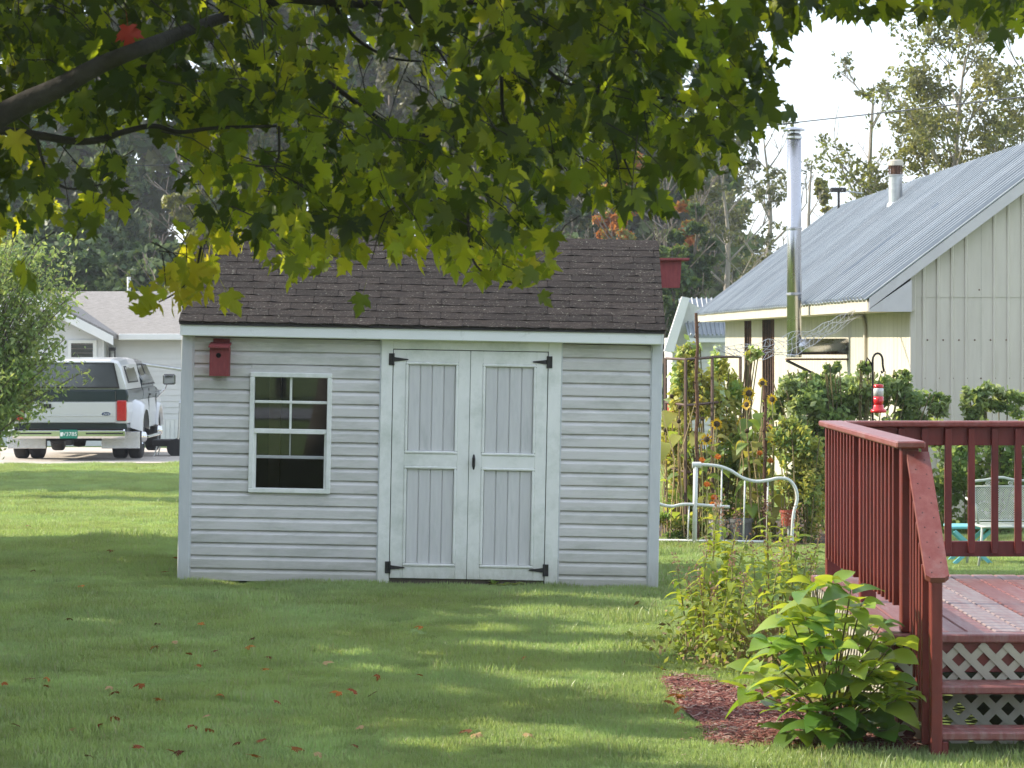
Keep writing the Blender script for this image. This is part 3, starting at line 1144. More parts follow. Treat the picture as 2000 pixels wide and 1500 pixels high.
mesh_panel(-Wc + .045, Wc - .045, .385, .68, .01, .03, .02, .0028, ch)
mesh_panel(-Wc, Wc, -.46, -.02, .355, .355, .022, .003, ch, flat=True)
mb = MB()
mb.tube([(-Wc, 0, .36), (-Wc, -.46, .36), (-Wc + .03, -.49, .358), (Wc - .03, -.49, .358), (Wc, -.46, .36), (Wc, 0, .36), (-Wc, 0, .36)], .011, 8)
mb.build("seat_frame", m_sage, ch, smooth=True)
for s in (-1, 1):
    mb = MB()
    mb.tube([(s * (Wc + .0), .01, .56), (s * (Wc + .05), -.06, .585), (s * (Wc + .07), -.22, .58), (s * (Wc + .06), -.40, .555), (s * (Wc + .045), -.43, .53), (s * (Wc + .02), -.40, .38)], .011, 8)
    mb.build("armrest", m_sage, ch, smooth=True)
    for yy in (-.01, -.45):
        MB().tube([(s * Wc, yy, .36), (s * (Wc + .01), yy - .01, .2), (s * (Wc + .04), yy - .01, -.02)], .011, 8).build("leg", m_sage, ch, smooth=True)

tb = GP(1872, 1106)
fc = thing("folding_footrest", "small turquoise folding footrest with crossed legs beside the patio chair", "footrest", tb + Vector((.12, .35, 0)))
MB().box((-.17, -.2, .31), (.25, .2, .335), ch=.006).build("seat", m_teal, fc)
for yy in (-.19, .19):
    MB().box((-.215, -.012, -.016), (.215, .012, .016), mat=Matrix.Translation((.03, yy, .15)) @ Matrix.Rotation(R(42), 4, 'Y')).build("leg", m_teal, fc)
    MB().box((-.215, -.012, -.016), (.215, .012, .016), mat=Matrix.Translation((.03, yy * .86, .15)) @ Matrix.Rotation(R(-42), 4, 'Y')).build("leg", m_teal, fc)

# hummingbird feeder on a crook
fb = P(1707, 805, 19.6)
m_redp = M("red_plastic", (0.55, 0.012, 0.018), (0.62, 0.02, 0.02), scale=9, rough=0.25, coat=.3)
m_nect = M("red_nectar", (0.62, 0.03, 0.035), rough=0.12, coat=.4)
m_clear = M("clear_bottle", (0.66, 0.68, 0.66), rough=0.12, coat=.4)
gzf = ground_z(fb.x, fb.y)
hk = thing("shepherd_hook", "black iron shepherd hook standing behind the red deck rail", "hook", (fb.x - .005, fb.y + .03, gzf))
zz = P(0, 690, 19.6).z - gzf
pts = [(0, 0, -.05), (0, 0, zz - .09)]
for t in range(9):
    a = math.pi * t / 8
    pts.append((.033 - .033 * math.cos(a), 0, zz - .045 + .045 * math.sin(a)))
pts += [(.067, 0, zz - .08), (.075, 0, zz - .12), (.066, 0, zz - .13), (.056, 0, zz - .118)]
MB().tube(pts, .0075, 8).build("rod", m_black, hk, smooth=True)
mb = MB()
mb.tube([(.0, 0, zz - .09), (-.02, 0, zz - .05), (-.036, 0, zz - .03), (-.046, 0, zz - .06), (-.04, 0, zz - .09)], .006, 6)
mb.build("side_hook", m_black, hk, smooth=True)
fd = thing("hummingbird_feeder", "red and clear hummingbird feeder hanging from the black shepherd hook", "bird feeder", (fb.x + .030, fb.y, fb.z - .005))
MB().lathe([(.012, 0), (.05, .002), (.054, .012), (.05, .022), (.036, .028), (.034, .05), (.028, .056)], 20).build("base", m_redp, fd, smooth=True)
MB().lathe([(.03, .0565), (.033, .075), (.034, .11)], 20).build("nectar", m_nect, fd, smooth=True)
MB().lathe([(.034, .1105), (.034, .158), (.030, .165)], 20).build("bottle", m_clear, fd, smooth=True)
MB().lathe([(.032, .166), (.033, .172), (.033, .186), (.02, .19)], 20).build("lid", m_redp, fd, smooth=True)
MB().tube([(0, 0, .19), (0.005, .0, .23), (.024, .02, zz + gzf - fb.z - .118)], .0025, 5).build("hanger_wire", m_black, fd)

# ================================================================== metal roofed house on the right
m_metal = M("galvanised_roof", (0.25, 0.28, 0.30), (0.34, 0.365, 0.385), scale=1.5, rough=0.42, metallic=0.35, spec=.5, stretch=(1, 4, 1), dirt=(0.40, 0.40, 0.39), dirt_scale=1.3, dirt_amt=.5, vary=.13, rough2=.5)
m_cream = M("cream_wall_board", (0.48, 0.45, 0.36), (0.54, 0.51, 0.42), scale=3, rough=0.7, stretch=(3, 3, .6), dirt=(0.45, 0.42, 0.34), dirt_scale=2.5, dirt_amt=.45, vary=0.05)
m_gable = M("pale_green_steel", (0.57, 0.52, 0.455), (0.63, 0.58, 0.51), scale=2, rough=0.5, stretch=(4, 4, .7), dirt=(0.42, 0.39, 0.31), dirt_scale=2, dirt_amt=.5, dirt_stretch=(4, 4, .5), vary=.025)
m_rake = M("pinkish_grey_board", (0.56, 0.53, 0.54), (0.62, 0.59, 0.60), scale=4, rough=0.6, dirt=(0.45, 0.42, 0.42), dirt_scale=4)
m_soff = M("cream_soffit", (0.52, 0.48, 0.39), (0.46, 0.42, 0.34), scale=4, rough=0.7)
m_steel = M("stainless_pipe", (0.50, 0.50, 0.51), (0.44, 0.44, 0.45), scale=3, rough=0.24, metallic=1.0, rough2=.32)
m_galv = M("galvanised_flue", (0.55, 0.57, 0.56), (0.45, 0.46, 0.46), scale=14, rough=0.35, metallic=.8)
m_rust = M("rusty_iron", (0.085, 0.045, 0.028), (0.16, 0.08, 0.045), scale=18, rough=0.85, bump=.4, bscale=50)
m_dglass = M("dark_window_glass", (0.012, 0.014, 0.016), rough=0.06, spec=.7)
m_gap = M("dark_joint", (0.10, 0.095, 0.08), (0.07, 0.065, 0.055), scale=9, rough=.9)

hn = P(1695, 578, 31.7)
hf = P(1364, 611, 53.0)
hdir = Vector((hf.x - hn.x, hf.y - hn.y, 0))
HL = hdir.length
hrot = math.atan2(-hdir.x, hdir.y)
HG = -0.15
house = thing("metal_roof_house", "cream house with ribbed galvanised metal roof and pale green steel gable end", "house", (hn.x, hn.y, HG), (0, 0, hrot))
EZ = hn.z - HG          # eave height in the house frame
HW = 2.46               # eave to ridge, level
HR = 1.87               # eave to ridge, rise
OV = .47                # eave overhang
GY = .06                # gable wall set back from the rake


def rf(x):
    return EZ + HR * x / HW


# walls core
mb = MB()
WX = 2 * HW - OV
mb.prism([(OV + .02, -.3), (WX - .02, -.3), (WX - .02, rf(OV) - .08), (HW, rf(HW) - .10), (OV + .02, rf(OV) - .08)], GY + .03, HL - .1, 'y')
mb.build("wall", m_gap, house)
# upright boards of the left wall, with three narrow windows cut out between them
wins = [(32.2, 0)]
cand = []
bwid = .305
yy = GY + .03
win_px = [(1456, 1467), (1491, 1512), (1584, 1592)]


def wall_y(px):
    """distance along the left wall where column px meets it"""
    lo, hi = 0.0, HL
    for _ in range(40):
        m = .5 * (lo + hi)
        X = hn.x + OV * math.cos(hrot) - m * math.sin(hrot)
        Y = hn.y + OV * math.sin(hrot) + m * math.cos(hrot)
        if X / Y * F + 1000 > px:
            lo = m
        else:
            hi = m
    return lo


wspans = [(wall_y(b), wall_y(a)) for a, b in win_px]
while yy < HL - .15:
    y1 = min(yy + bwid - .010, HL - .12)
    hit = None
    for a, b in wspans[:2]:
        if y1 > a and yy < b:
            hit = (a, b)
    if hit and yy < hit[0] - .05:
        y1 = hit[0] - .012
    elif hit:
        yy = hit[1] + .012
        continue
    MB().box((OV, yy, -.3), (OV + .035, y1, rf(OV) - .10), ch=.004).build("wall_board", m_cream, house)
    yy = y1 + .010
m_bleach = M("peeling_shutter", (0.40, 0.36, 0.30), (0.26, 0.17, 0.12), scale=9, rough=.9)
for a, b in wspans[:2]:
    wz0, wz1 = .75, rf(OV) - .34
    w = MB()
    w.box((OV - .02, a, wz0), (OV + .03, a + .06, wz1), ch=.004)
    w.box((OV - .02, b - .06, wz0), (OV + .03, b, wz1), ch=.004)
    w.box((OV - .02, a, wz1), (OV + .03, b, wz1 + .07), ch=.004)
    w.box((OV - .02, a, wz0 - .06), (OV + .03, b, wz0), ch=.004)
    w = w.build("window", m_rust, house)
    MB().box((OV + .012, a + .06, wz0), (OV + .018, b - .06, wz1)).build("pane", m_dglass, w)
    n = max(1, int((b - a) / .5))
    for i in range(1, n + 1):
        yv = a + (b - a) * i / (n + 1)
        MB().box((OV - .012, yv - .02, wz0), (OV + .011, yv + .02, wz1)).build("mullion", m_rust, w)
    MB().box((OV + .004, a + .02, wz1 + .072), (OV + .034, b - .02, rf(OV) - .10)).build("head_board", m_cream, w)
    MB().box((OV + .004, a + .02, -.3), (OV + .034, b - .02, wz0 - .062)).build("apron_board", m_cream, w)

# ribbed steel sheets of the gable end
def ribbed(x0, x1, zf0, zf1, name, y):
    mb = MB()
    pro = []
    xx = x0
    pitch = .152
    k = 0
    pro.append((x0, 0))
    xr = math.ceil(x0 / pitch) * pitch
    while xr < x1 - .03:
        if xr - .02 > pro[-1][0] + .005:
            pro += [(xr - .02, 0), (xr - .010, -.016), (xr + .010, -.016), (xr + .02, 0)]
        xr += pitch
    pro.append((x1, 0))
    vs, fs = [], []
    for u, d in pro:
        vs.append((u, y + d, zf0(u)))
        vs.append((u, y + d, zf1(u)))
    for i in range(len(pro) - 1):
        fs.append((2 * i, 2 * i + 2, 2 * i + 3, 2 * i + 1))
    o = len(vs)
    mb.add(vs, fs)
    return mb.build(name, m_gable, house)


tier = P(0, 575, 31.7).z - HG
x = OV
while x < WX - .02:
    x1 = min(x + .76, WX)
    ribbed(x, x1 - .002, lambda u: -.3, lambda u: min(tier, rf(u if u < HW else 2 * HW - u) - .07), "steel_sheet", GY)
    ribbed(x, x1 - .002, lambda u: min(tier - .03, rf(u if u < HW else 2 * HW - u) - .09), lambda u: rf(u if u < HW else 2 * HW - u) - .07, "steel_sheet", GY - .006)
    x = x1
for zz, off in ((P(0, 664, 31.7).z - HG, .05), (tier + .05, .0), (tier - .9, .02)):
    xx = OV + .13 + off
    while xx < 2.2:
        MB().lathe([(.009, 0), (.009, .006), (.004, .009)], 8, mat=Matrix.Translation((xx, GY - .001, zz)) @ Matrix.Rotation(R(90), 4, 'X')).build("screw", m_rust, house)
        xx += .17 if off == .05 else .152
MB().box((OV - .008, GY - .02, -.3), (OV + .05, GY + .05, rf(OV) - .1), ch=.003).build("corner_strip", m_gable, house)

# roof sheets with raised ribs
th = math.atan2(HR, HW)
SLN = math.hypot(HW, HR)


def roof_sheet(wd, side):
    mb = MB()
    pitch = .30
    prof = [(0, 0)]
    u = pitch / 2
    while u < wd - .03:
        prof += [(u - .040, 0), (u - .024, .042), (u + .024, .042), (u + .040, 0)]
        u += pitch
    prof.append((wd, 0))
    vs, fs = [], []
    c, s = math.cos(th), math.sin(th)
    for y, h in prof:
        for q in (-.06, SLN):
            vs.append((q * c - h * s, y, q * s + h * c))
    n = len(prof)
    for i in range(n - 1):
        fs.append((2 * i, 2 * i + 1, 2 * i + 3, 2 * i + 2))
    for i in range(n):
        pass
    o = len(vs)
    vs += [(x + .012 * s, y, z - .012 * c) for x, y, z in vs]
    for i in range(n - 1):
        fs.append((o + 2 * i, o + 2 * i + 2, o + 2 * i + 3, o + 2 * i + 1))
        fs.append((2 * i, 2 * i + 2, o + 2 * i + 2, o + 2 * i))
    fs.append((0, o, o + 1, 1))
    fs.append((2 * n - 2, 2 * n - 1, o + 2 * n - 1, o + 2 * n - 2))
    if side:
        vs = [(2 * HW - x, y, z) for x, y, z in vs]
        fs = [f[::-1] for f in fs]
    return mb.add(vs, fs).mesh("roof_sheet", m_metal)


WD = .9
n = int(math.ceil((HL + .1) / WD))
for side in (0, 1):
    me = roof_sheet(WD - .001, side)
    rp = None
    for i in range(n):
        link("roof_sheet", me, house, (0, -.10 + i * (HL + .12) / n, EZ + (.004 if i % 2 else 0)), None, (1, (HL + .12) / n / WD, 1))
mb = MB()
mb.prism([(HW - .19, rf(HW - .19) + .028), (HW, rf(HW) + .035), (HW + .19, rf(HW - .19) + .028), (HW + .19, rf(HW - .19) + .020), (HW, rf(HW) + .026), (HW - .19, rf(HW - .19) + .020)], -.11, HL + .05, 'y')
mb.build("ridge_cap", m_metal, house)
# boards at the edges
mb = MB()
mb.prism([(.0, EZ - .022), (HW, rf(HW) - .022), (HW, rf(HW) - .17), (.0, EZ - .17 + .03)], -.095, -.06, 'y')
mb.build("rake_board", m_rake, house)
mb = MB()
mb.prism([(2 * HW, EZ - .022), (2 * HW, EZ - .14), (HW, rf(HW) - .17), (HW, rf(HW) - .022)], -.095, -.06, 'y')
mb.build("rake_board", m_rake, house)
mb = MB()
mb.prism([(.0, EZ - .145), (OV - .012, rf(OV) - .185), (OV - .012, EZ - .17), (.0, EZ - .17)], -.090, -.058, 'y')
mb.build("eave_return_board", m_rake, house)
MB().box((.01, -.058, EZ - .165), (OV + .03, HL, EZ - .145)).build("soffit", m_soff, house)
MB().box((-.012, -.058, EZ - .168), (.009, HL, EZ - .03), ch=.003).build("eave_board", m_soff, house)

# stove pipe chimney against the left wall
def hl(p):
    q = Matrix.Rotation(-hrot, 3, 'Z') @ (Vector(p) - house.location)
    return q


cp = hl(P(1551, 677, 36.75))
zt_ = hl(P(1551, 262, 36.75)).z
zb_ = hl(P(1551, 698, 36.75)).z
rp_ = .089
chim = MB().tube([(cp.x, cp.y, zb_), (cp.x, cp.y, zt_)], rp_, 24).build("chimney", m_steel, house, smooth=False)
for p in chim.data.polygons:
    p.use_smooth = len(p.vertices) == 4
for zz in (hl(P(0, 447, 36.75)).z, hl(P(0, 575, 36.75)).z, zb_ + .02, zt_ - .04):
    MB().lathe([(rp_ + .002, -.02), (rp_ + .010, -.012), (rp_ + .010, .012), (rp_ + .002, .02)], 24, mat=Matrix.Translation((cp.x, cp.y, zz)), cap=False).build("band", m_steel, chim)
hp = MB().tube([(cp.x + .05, cp.y, cp.z), (cp.x + .12, cp.y, cp.z), (OV + .02, cp.y, cp.z)], [rp_ + .004, rp_ + .012, rp_ + .012], 24)
o = hp.build("tee_pipe", m_steel, chim)
for p in o.data.polygons:
    p.use_smooth = len(p.vertices) == 4
mb = MB()
mb.lathe([(.02, 0), (rp_ * .9, .01), (rp_ * .9, .03), (.10, .035), (.15, .05), (.10, .075), (.03, .09)], 20, mat=Matrix.Translation((cp.x, cp.y, zt_)))
mb.build("rain_cap", m_steel, chim)
br = MB()
br.box((cp.x - .10, cp.y - .09, zb_ - .035), (OV + .02, cp.y + .09, zb_ - .012), ch=.003)
br.build("bracket_shelf", m_rust, chim)
br = MB()
for s in (-.08, .08):
    br.tube([(cp.x - .09, cp.y + s, zb_ - .04), (OV + .02, cp.y + s, zb_ - .42)], .016, 6)
br.build("bracket_strut", m_black, chim)
MB().tube([(cp.x + .09, cp.y + .02, EZ + .3), (cp.x + .085, cp.y + .02, EZ + .02), (cp.x + .06, cp.y + .02, EZ - .18)], .011, 8).build("stay_rod", m_galv, chim)
pt = hl(P(1749, 402, 42.4))
fl = MB().tube([(pt.x, pt.y, pt.z - .12), (pt.x, pt.y, pt.z + .42)], .1, 20).build("flue", m_galv, house)
MB().lathe([(.13, -.02), (.125, .02), (.105, .05)], 20, mat=Matrix.Translation((pt.x, pt.y, pt.z + .0))).build("flashing_collar", m_galv, fl)
MB().lathe([(.101, .42), (.125, .43), (.125, .44), (.101, .45)], 20, mat=Matrix.Translation((pt.x, pt.y, pt.z))).build("lower_ring", m_galv, fl)
mb = MB()
for i in range(18):
    a = 2 * math.pi * i / 18
    mb.box((-.006, -.003, 0), (.006, .003, .13), mat=Matrix.Translation((pt.x + .098 * math.cos(a), pt.y + .098 * math.sin(a), pt.z + .45)) @ Matrix.Rotation(a + R(90), 4, 'Z'))
mb.lathe([(.075, .45), (.075, .58)], 14, mat=Matrix.Translation((pt.x, pt.y, pt.z)))
mb.build("louvre", m_rust, fl)
MB().lathe([(.115, .575), (.115, .60), (.11, .64), (.09, .66)], 20, mat=Matrix.Translation((pt.x, pt.y, pt.z))).build("cap", m_soff, fl)
# small conduit under the eave
cw = hl(P(1640, 607, 35))
MB().tube([(OV - .03, cw.y + 2.2, EZ - .2), (OV - .03, cw.y + .3, EZ - .2), (OV - .03, cw.y + .1, EZ - .23), (OV - .03, cw.y, EZ - .33), (OV - .03, cw.y, .2)], .024, 8).build("conduit", m_soff, house, smooth=True)

# aerial behind the ridge
ap = P(1638, 410, 51.5)
an_ = thing("roof_aerial", "black television aerial on a mast behind the metal roof ridge", "antenna", (ap.x, ap.y, ap.z - .55))
zA = P(0, 372, 51.5).z - ap.z + .55
MB().tube([(0, 0, 0), (0, 0, zA)], .022, 8).build("mast", m_black, an_)
MB().box((-.15, -.06, zA - .03), (.13, .06, zA + .05), ch=.02).build("motor_box", m_black, an_)
mb = MB()
mb.tube([(-.1, 0, zA + .02), (.42, 0, zA - .05)], .012, 6)
for i in range(6):
    xx = .05 + .07 * i
    zz = zA + .02 - .135 * (xx + .1)
    mb.tube([(xx, -.22, zz), (xx, .22, zz)], .006, 4)
    mb.tube([(xx, 0, zz - .05), (xx, 0, zz + .08)], .005, 4)
mb.build("element_rack", m_galv, an_)

# ================================================================== small white outbuilding beyond
m_wsh = M("white_wall_shingle", (0.60, 0.60, 0.58), (0.52, 0.52, 0.50), scale=6, rough=.7, vary=.06)
m_wtrim = M("white_trim_board", (0.74, 0.74, 0.72), (0.68, 0.69, 0.68), scale=3, rough=.5)
ob = P(1335, 690, 60)
gzo = -.36
ox = P(1310, 690, 60).x
out = thing("small_outbuilding", "small white shingled outbuilding with a ribbed metal roof behind the garden", "outbuilding", (ox, 60, gzo))
e0 = P(1302, 684, 60)
pk = P(1332, 582, 60)
run, rise = pk.x - e0.x, pk.z - e0.z
ze = e0.z - gzo
x0 = e0.x - ox
wl_, wr_ = x0 + .12, x0 + 2.2
zr = ze + rise
# ridge runs to the right; the gable rake faces left-front
mb = MB()
mb.box((x0 + .13, .25, -.1), (x0 + 1.9, 3.4, ze + .25))
mb.build("wall", m_wsh, out)
v = .0
while v < ze + .25:
    MB().prism([(.25, v), (.235, v), (.247, v + .125), (.25, v + .125)], x0 + .13, x0 + 1.9, 'x').build("siding_course", m_wsh, out)
    v += .127
zf = P(0, 655, 60).z - gzo
xl, xr = pk.x - ox, P(1420, 655, 60).x - ox
mb = MB()
mb.add([(xl - .02, .9, zr), (xr, .9, zr), (xr, -.1, zf), (xl + .12, -.1, zf), (xl - .02, .9, zr - .05), (xr, .9, zr - .05), (xr, -.1, zf - .05), (xl + .12, -.1, zf - .05)],
       [(0, 3, 2, 1), (4, 5, 6, 7), (3, 7, 6, 2), (0, 4, 7, 3), (2, 6, 5, 1), (1, 5, 4, 0)])
orf = mb.build("roof", m_metal, out)
for i in range(9):
    f = (i + .5) / 9
    xa, xb = xl - .0 + (xr - xl) * f, xl + .14 + (xr - xl - .14) * f
    MB().tube([(xa, .9, zr + .012), (xb, -.11, zf + .012)], .02, 5).build("rib", m_metal, orf)
MB().add([(x0 - .05, .0, ze - .02), (xl + .0, .0, zr + .03), (xl + .16, .0, zr + .0), (x0 + .14, .0, ze - .06),
          (x0 - .05, .3, ze - .02), (xl + .0, .3, zr + .03), (xl + .16, .3, zr + .0), (x0 + .14, .3, ze - .06)],
         [(0, 3, 2, 1), (4, 5, 6, 7), (0, 1, 5, 4), (1, 2, 6, 5), (2, 3, 7, 6), (3, 0, 4, 7)]).build("rake_board", m_wtrim, out)
MB().box((xl + .1, -.09, zf - .14), (xr, -.06, zf - .05)).build("eave_board", m_wtrim, out)
MB().add([(x0 + .14, .24, ze - .1), (x0 + 1.9, .24, ze - .1), (x0 + 1.9, .24, zf - .06), (xl + .1, .24, zr - .05)], [(0, 1, 2, 3)]).build("gable_wall", m_wsh, out)

# ================================================================== white house on the left
m_wsid = M("white_house_siding", (0.60, 0.61, 0.61), (0.66, 0.66, 0.66), scale=2, rough=.5, vary=.02)
m_gsh = M("pale_grey_shingle_roof", (0.19, 0.175, 0.16), (0.32, 0.30, 0.28), scale=7, rough=.9, stretch=(1.2, 5, 5), bump=.6, bscale=12, dirt=(0.22, 0.2, 0.19), dirt_scale=9, dirt_stretch=(1, 6, 6))
WD_ = 63.0
lh = thing("white_ranch_house", "long low white sided house with pale grey shingle roof behind the pickup", "house", (P(230, 700, WD_).x, WD_, -.38))
lx, ly, lz = lh.location


def LX(px, D=WD_):
    return P(px, 0, D).x - lx


def LZ(py, D=WD_):
    return P(0, py, D).z - lz


ez = LZ(652)
xl0, xr0 = LX(-420), LX(700)
MB().box((xl0 + .1, .03, -.1), (xr0 - .1, 7.4, ez)).build("wall", m_wsid, lh)
v = .55
while v < ez - .03:
    MB().prism([(.03, v), (.012, v), (.026, v + .127), (.03, v + .127)], xl0 + .1, xr0 - .1, 'x').build("siding_board", m_wsid, lh)
    v += .13
x = xl0 + .1
while x < xr0 - .2:
    MB().box((x + .006, .016, -.08), (x + .094, .03, .55)).build("skirting_panel", m_wtrim, lh)
    x += .1
zrd = LZ(569, WD_ + 3.7)
mb = MB()
mb.prism([(-.35, ez - .02), (3.7, zrd), (7.75, ez - .02), (7.75, ez - .12), (3.7, zrd - .1), (-.35, ez - .12)], xl0 - .2, xr0 + .2, 'x')
lroof = mb.build("roof", m_gsh, lh)
gx1 = LX(232)
gpk = LX(62)
gzp = LZ(574)
gx0 = 2 * gpk - gx1
MB().box((gx1 + .05, -.42, ez - .13), (xr0 + .2, -.352, ez - .0), ch=.01).build("gutter", m_wtrim, lroof)
# front gable wing on the left of the eave
mb = MB()
mb.prism([(gx0 + .25, -.1), (gx1 - .25, -.1), (gx1 - .25, ez - .02), (gpk, gzp - .1), (gx0 + .25, ez - .02)], -.50, .02, 'y')
mb.build("gable_wall", m_wsid, lh)
v = .55
while v < gzp - .2:
    half = (gx1 - gx0) / 2 - .3
    if v > ez:
        half *= max(.02, (gzp - .12 - v) / (gzp - .12 - ez))
    MB().prism([(-.50, v), (-.518, v), (-.504, v + .127), (-.50, v + .127)], max(gx0 + .25, gpk - half), min(gx1 - .25, gpk + half), 'x').build("siding_board", m_wsid, lh)
    v += .13
mb = MB()
sl_ = (gzp - ez + .1) / (gx1 - gpk)
mb.prism([(gx0, ez - .1), (gpk, gzp), (gx1, ez - .1), (gx1, ez - .0), (gpk, gzp + .1), (gx0, ez - .0)], -.85, 3.0, 'y')
mb.build("gable_roof", m_gsh, lh)
for s in (-1, 1):
    xe = gx1 if s > 0 else gx0
    MB().add([(gpk, -.90, gzp + .05), (xe, -.90, ez - .05), (xe, -.90, ez - .24), (gpk, -.90, gzp - .16), (gpk, -.86, gzp + .05), (xe, -.86, ez - .05), (xe, -.86, ez - .24), (gpk, -.86, gzp - .16)],
             [(0, 1, 2, 3), (7, 6, 5, 4), (0, 4, 5, 1), (2, 6, 7, 3), (1, 5, 6, 2), (0, 3, 7, 4)]).build("rake_board", m_wtrim, lh)
# window, lantern, pole
wxa, wxb, wza, wzb = LX(140), LX(196), LZ(706), LZ(664)
w = MB()
for a, b, c, d_ in ((wxa, wxb, wzb - .07, wzb), (wxa, wxb, wza, wza + .07), (wxa, wxa + .07, wza + .07, wzb - .07), (wxb - .08, wxb, wza + .07, wzb - .07)):
    w.box((a, -.56, c), (b, -.50, d_), ch=.005)
w = w.build("window", m_wtrim, lh)
MB().box((wxa + .07, -.53, wza + .07), (wxb - .08, -.52, wzb - .07)).build("pane", m_dglass, w)
for i in range(1, 5):
    zz = wza + (wzb - wza) * i / 5
    MB().box((wxa + .07, -.536, zz - .008), (wxb - .08, -.531, zz + .008)).build("blind_slat", M("dull_blind", (.12, .10, .09), rough=.7) if i == 1 else bpy.data.materials["dull_blind"], w)
lnx, lnz = LX(221), LZ(705)
ln = MB().box((-.07, -.09, .22), (.07, .05, .29), ch=.01).build("wall_lantern", m_black, lh)
ln.location = (lnx, -.12, lnz)
mb = MB()
for sx_ in (-.06, .05):
    for sy_ in (-.08, .03):
        mb.box((sx_, sy_, 0), (sx_ + .012, sy_ + .012, .22))
mb.box((-.075, -.095, -.02), (.075, .055, .0))
mb.build("cage", m_black, ln)
MB().lathe([(.03, .0), (.035, .1), (.02, .17)], 10).build("lamp_glass", M("frosted_glass", (.6, .6, .58), rough=.3), ln)
vp = P(253, 569, WD_ + 3.7)
MB().tube([(vp.x - lx, 3.6, zrd - .2), (vp.x - lx, 3.6, LZ(541, WD_ + 3.7))], .045, 10).build("vent_pipe", m_wtrim, lroof)
pl = MB().tube([(LX(264), -.9, LZ(707)), (LX(400), -.4, LZ(727))], .035, 8)
for p_ in ():
    pass
pl.build("awning_arm", m_galv, lh)
MB().box((LX(262) - .03, -.95, LZ(707) - .07), (LX(268), -.85, LZ(707) + .07), ch=.01).build("awning_arm_end", m_black, lh)

# ================================================================== pickup truck
m_tw = M("white_car_paint", (0.56, 0.57, 0.57), rough=0.28, coat=.6, spec=.5)
m_tg = M("dark_green_car_paint", (0.008, 0.020, 0.025), rough=0.3, coat=.35, spec=.4)
m_chr = M("chrome", (0.75, 0.75, 0.76), rough=0.10, metallic=1.0)
m_rub = M("tyre_rubber", (0.018, 0.018, 0.019), (0.03, 0.03, 0.03), scale=12, rough=.85)
m_und = M("dark_underbody", (0.02, 0.019, 0.018), rough=.8)
m_tl = M("red_tail_light", (0.40, 0.008, 0.012), (0.5, 0.02, 0.02), scale=30, rough=.2, coat=.6)
m_alu = M("diamond_plate", (0.62, 0.63, 0.64), (0.5, 0.5, 0.52), scale=40, rough=.25, metallic=.9, bump=.8, bscale=70)
m_pg = M("green_plate", (0.02, 0.22, 0.15), rough=.4)
m_wtxt = M("white_lettering", (0.85, 0.87, 0.85), rough=.5)
m_blue = M("blue_emblem", (0.012, 0.03, 0.13), rough=.3, coat=.5)

tr0 = P(136, 900, 51.8)
truck = thing("pickup_truck", "white and dark green pickup truck with a white cap parked on gravel", "pickup truck", (tr0.x, 51.8, ground_z(tr0.x, 52.5) + .02), (0, 0, R(.6)))


def loft(secs, n_side, caps=True):
    """secs: list of (y, [(x, z)...]) with equal counts"""
    mb = MB()
    k = len(secs[0][1])
    vs, fs = [], []
    for y, poly in secs:
        vs += [(x, y, z) for x, z in poly]
    for i in range(len(secs) - 1):
        for j in range(k):
            j2 = (j + 1) % k
            fs.append((i * k + j, i * k + j2, (i + 1) * k + j2, (i + 1) * k + j))
    if caps:
        fs.append(tuple(range(k - 1, -1, -1)))
        fs.append(tuple((len(secs) - 1) * k + j for j in range(k)))
    return mb.add(vs, [f[::-1] for f in fs])


def sec(hw, z0, z1, r=.05, hwt=None):
    hwt = hw if hwt is None else hwt
    return [(-hw, z0), (hw, z0), (hw + .015, (z0 + z1) / 2), (hwt, z1 - r), (hwt - r * .35, z1 - r * .3), (hwt - r, z1), (-hwt + r, z1), (-hwt + r * .35, z1 - r * .3), (-hwt, z1 - r), (-hw - .015, (z0 + z1) / 2)]


HB = 1.0
# bed: white body, dark upper and lower bands
bed = loft([(.10, sec(HB - .02, .66, 1.04, .02)), (.13, sec(HB, .66, 1.04, .02)), (2.42, sec(HB, .66, 1.04, .02))], 10).build("bed_side", m_tw, truck)
loft([(.10, sec(HB - .02, 1.041, 1.25, .04)), (.13, sec(HB, 1.041, 1.25, .04)), (2.42, sec(HB, 1.041, 1.25, .04))], 10).build("upper_band", m_tg, bed)
loft([(.12, sec(HB - .02, .50, .659, .02)), (2.42, sec(HB - .01, .50, .659, .02))], 10).build("lower_band", m_tg, bed)
tgt = MB().box((-.80, .075, .665), (.80, .11, 1.035), ch=.012).build("tailgate", m_tw, truck)
MB().box((-.80, .073, 1.042), (.80, .11, 1.235), ch=.012).build("upper_trim", m_tg, tgt)
MB().box((-.78, .068, .78), (.78, .0745, .80), ch=.002).build("crease", m_tw, tgt)
MB().box((-.80, .07, .655), (.80, .09, .664)).build("lower_edge", m_und, tgt)
MB().box((-.09, .055, .92), (.09, .074, 1.0), ch=.006).build("latch_handle", m_black, tgt).location.x = -.42
em = MB().lathe([(1, 0), (1, .006), (.93, .009)], 28, mat=Matrix.Translation((.63, .074, .825)) @ Matrix.Rotation(R(90), 4, 'X') @ Matrix.Diagonal((.085, .036, 1, 1))).build("emblem_rim", m_chr, tgt)
MB().lathe([(1, 0), (1, .003)], 28, mat=Matrix.Translation((.63, .0655, .825)) @ Matrix.Rotation(R(90), 4, 'X') @ Matrix.Diagonal((.077, .030, 1, 1))).build("emblem", m_blue, tgt)


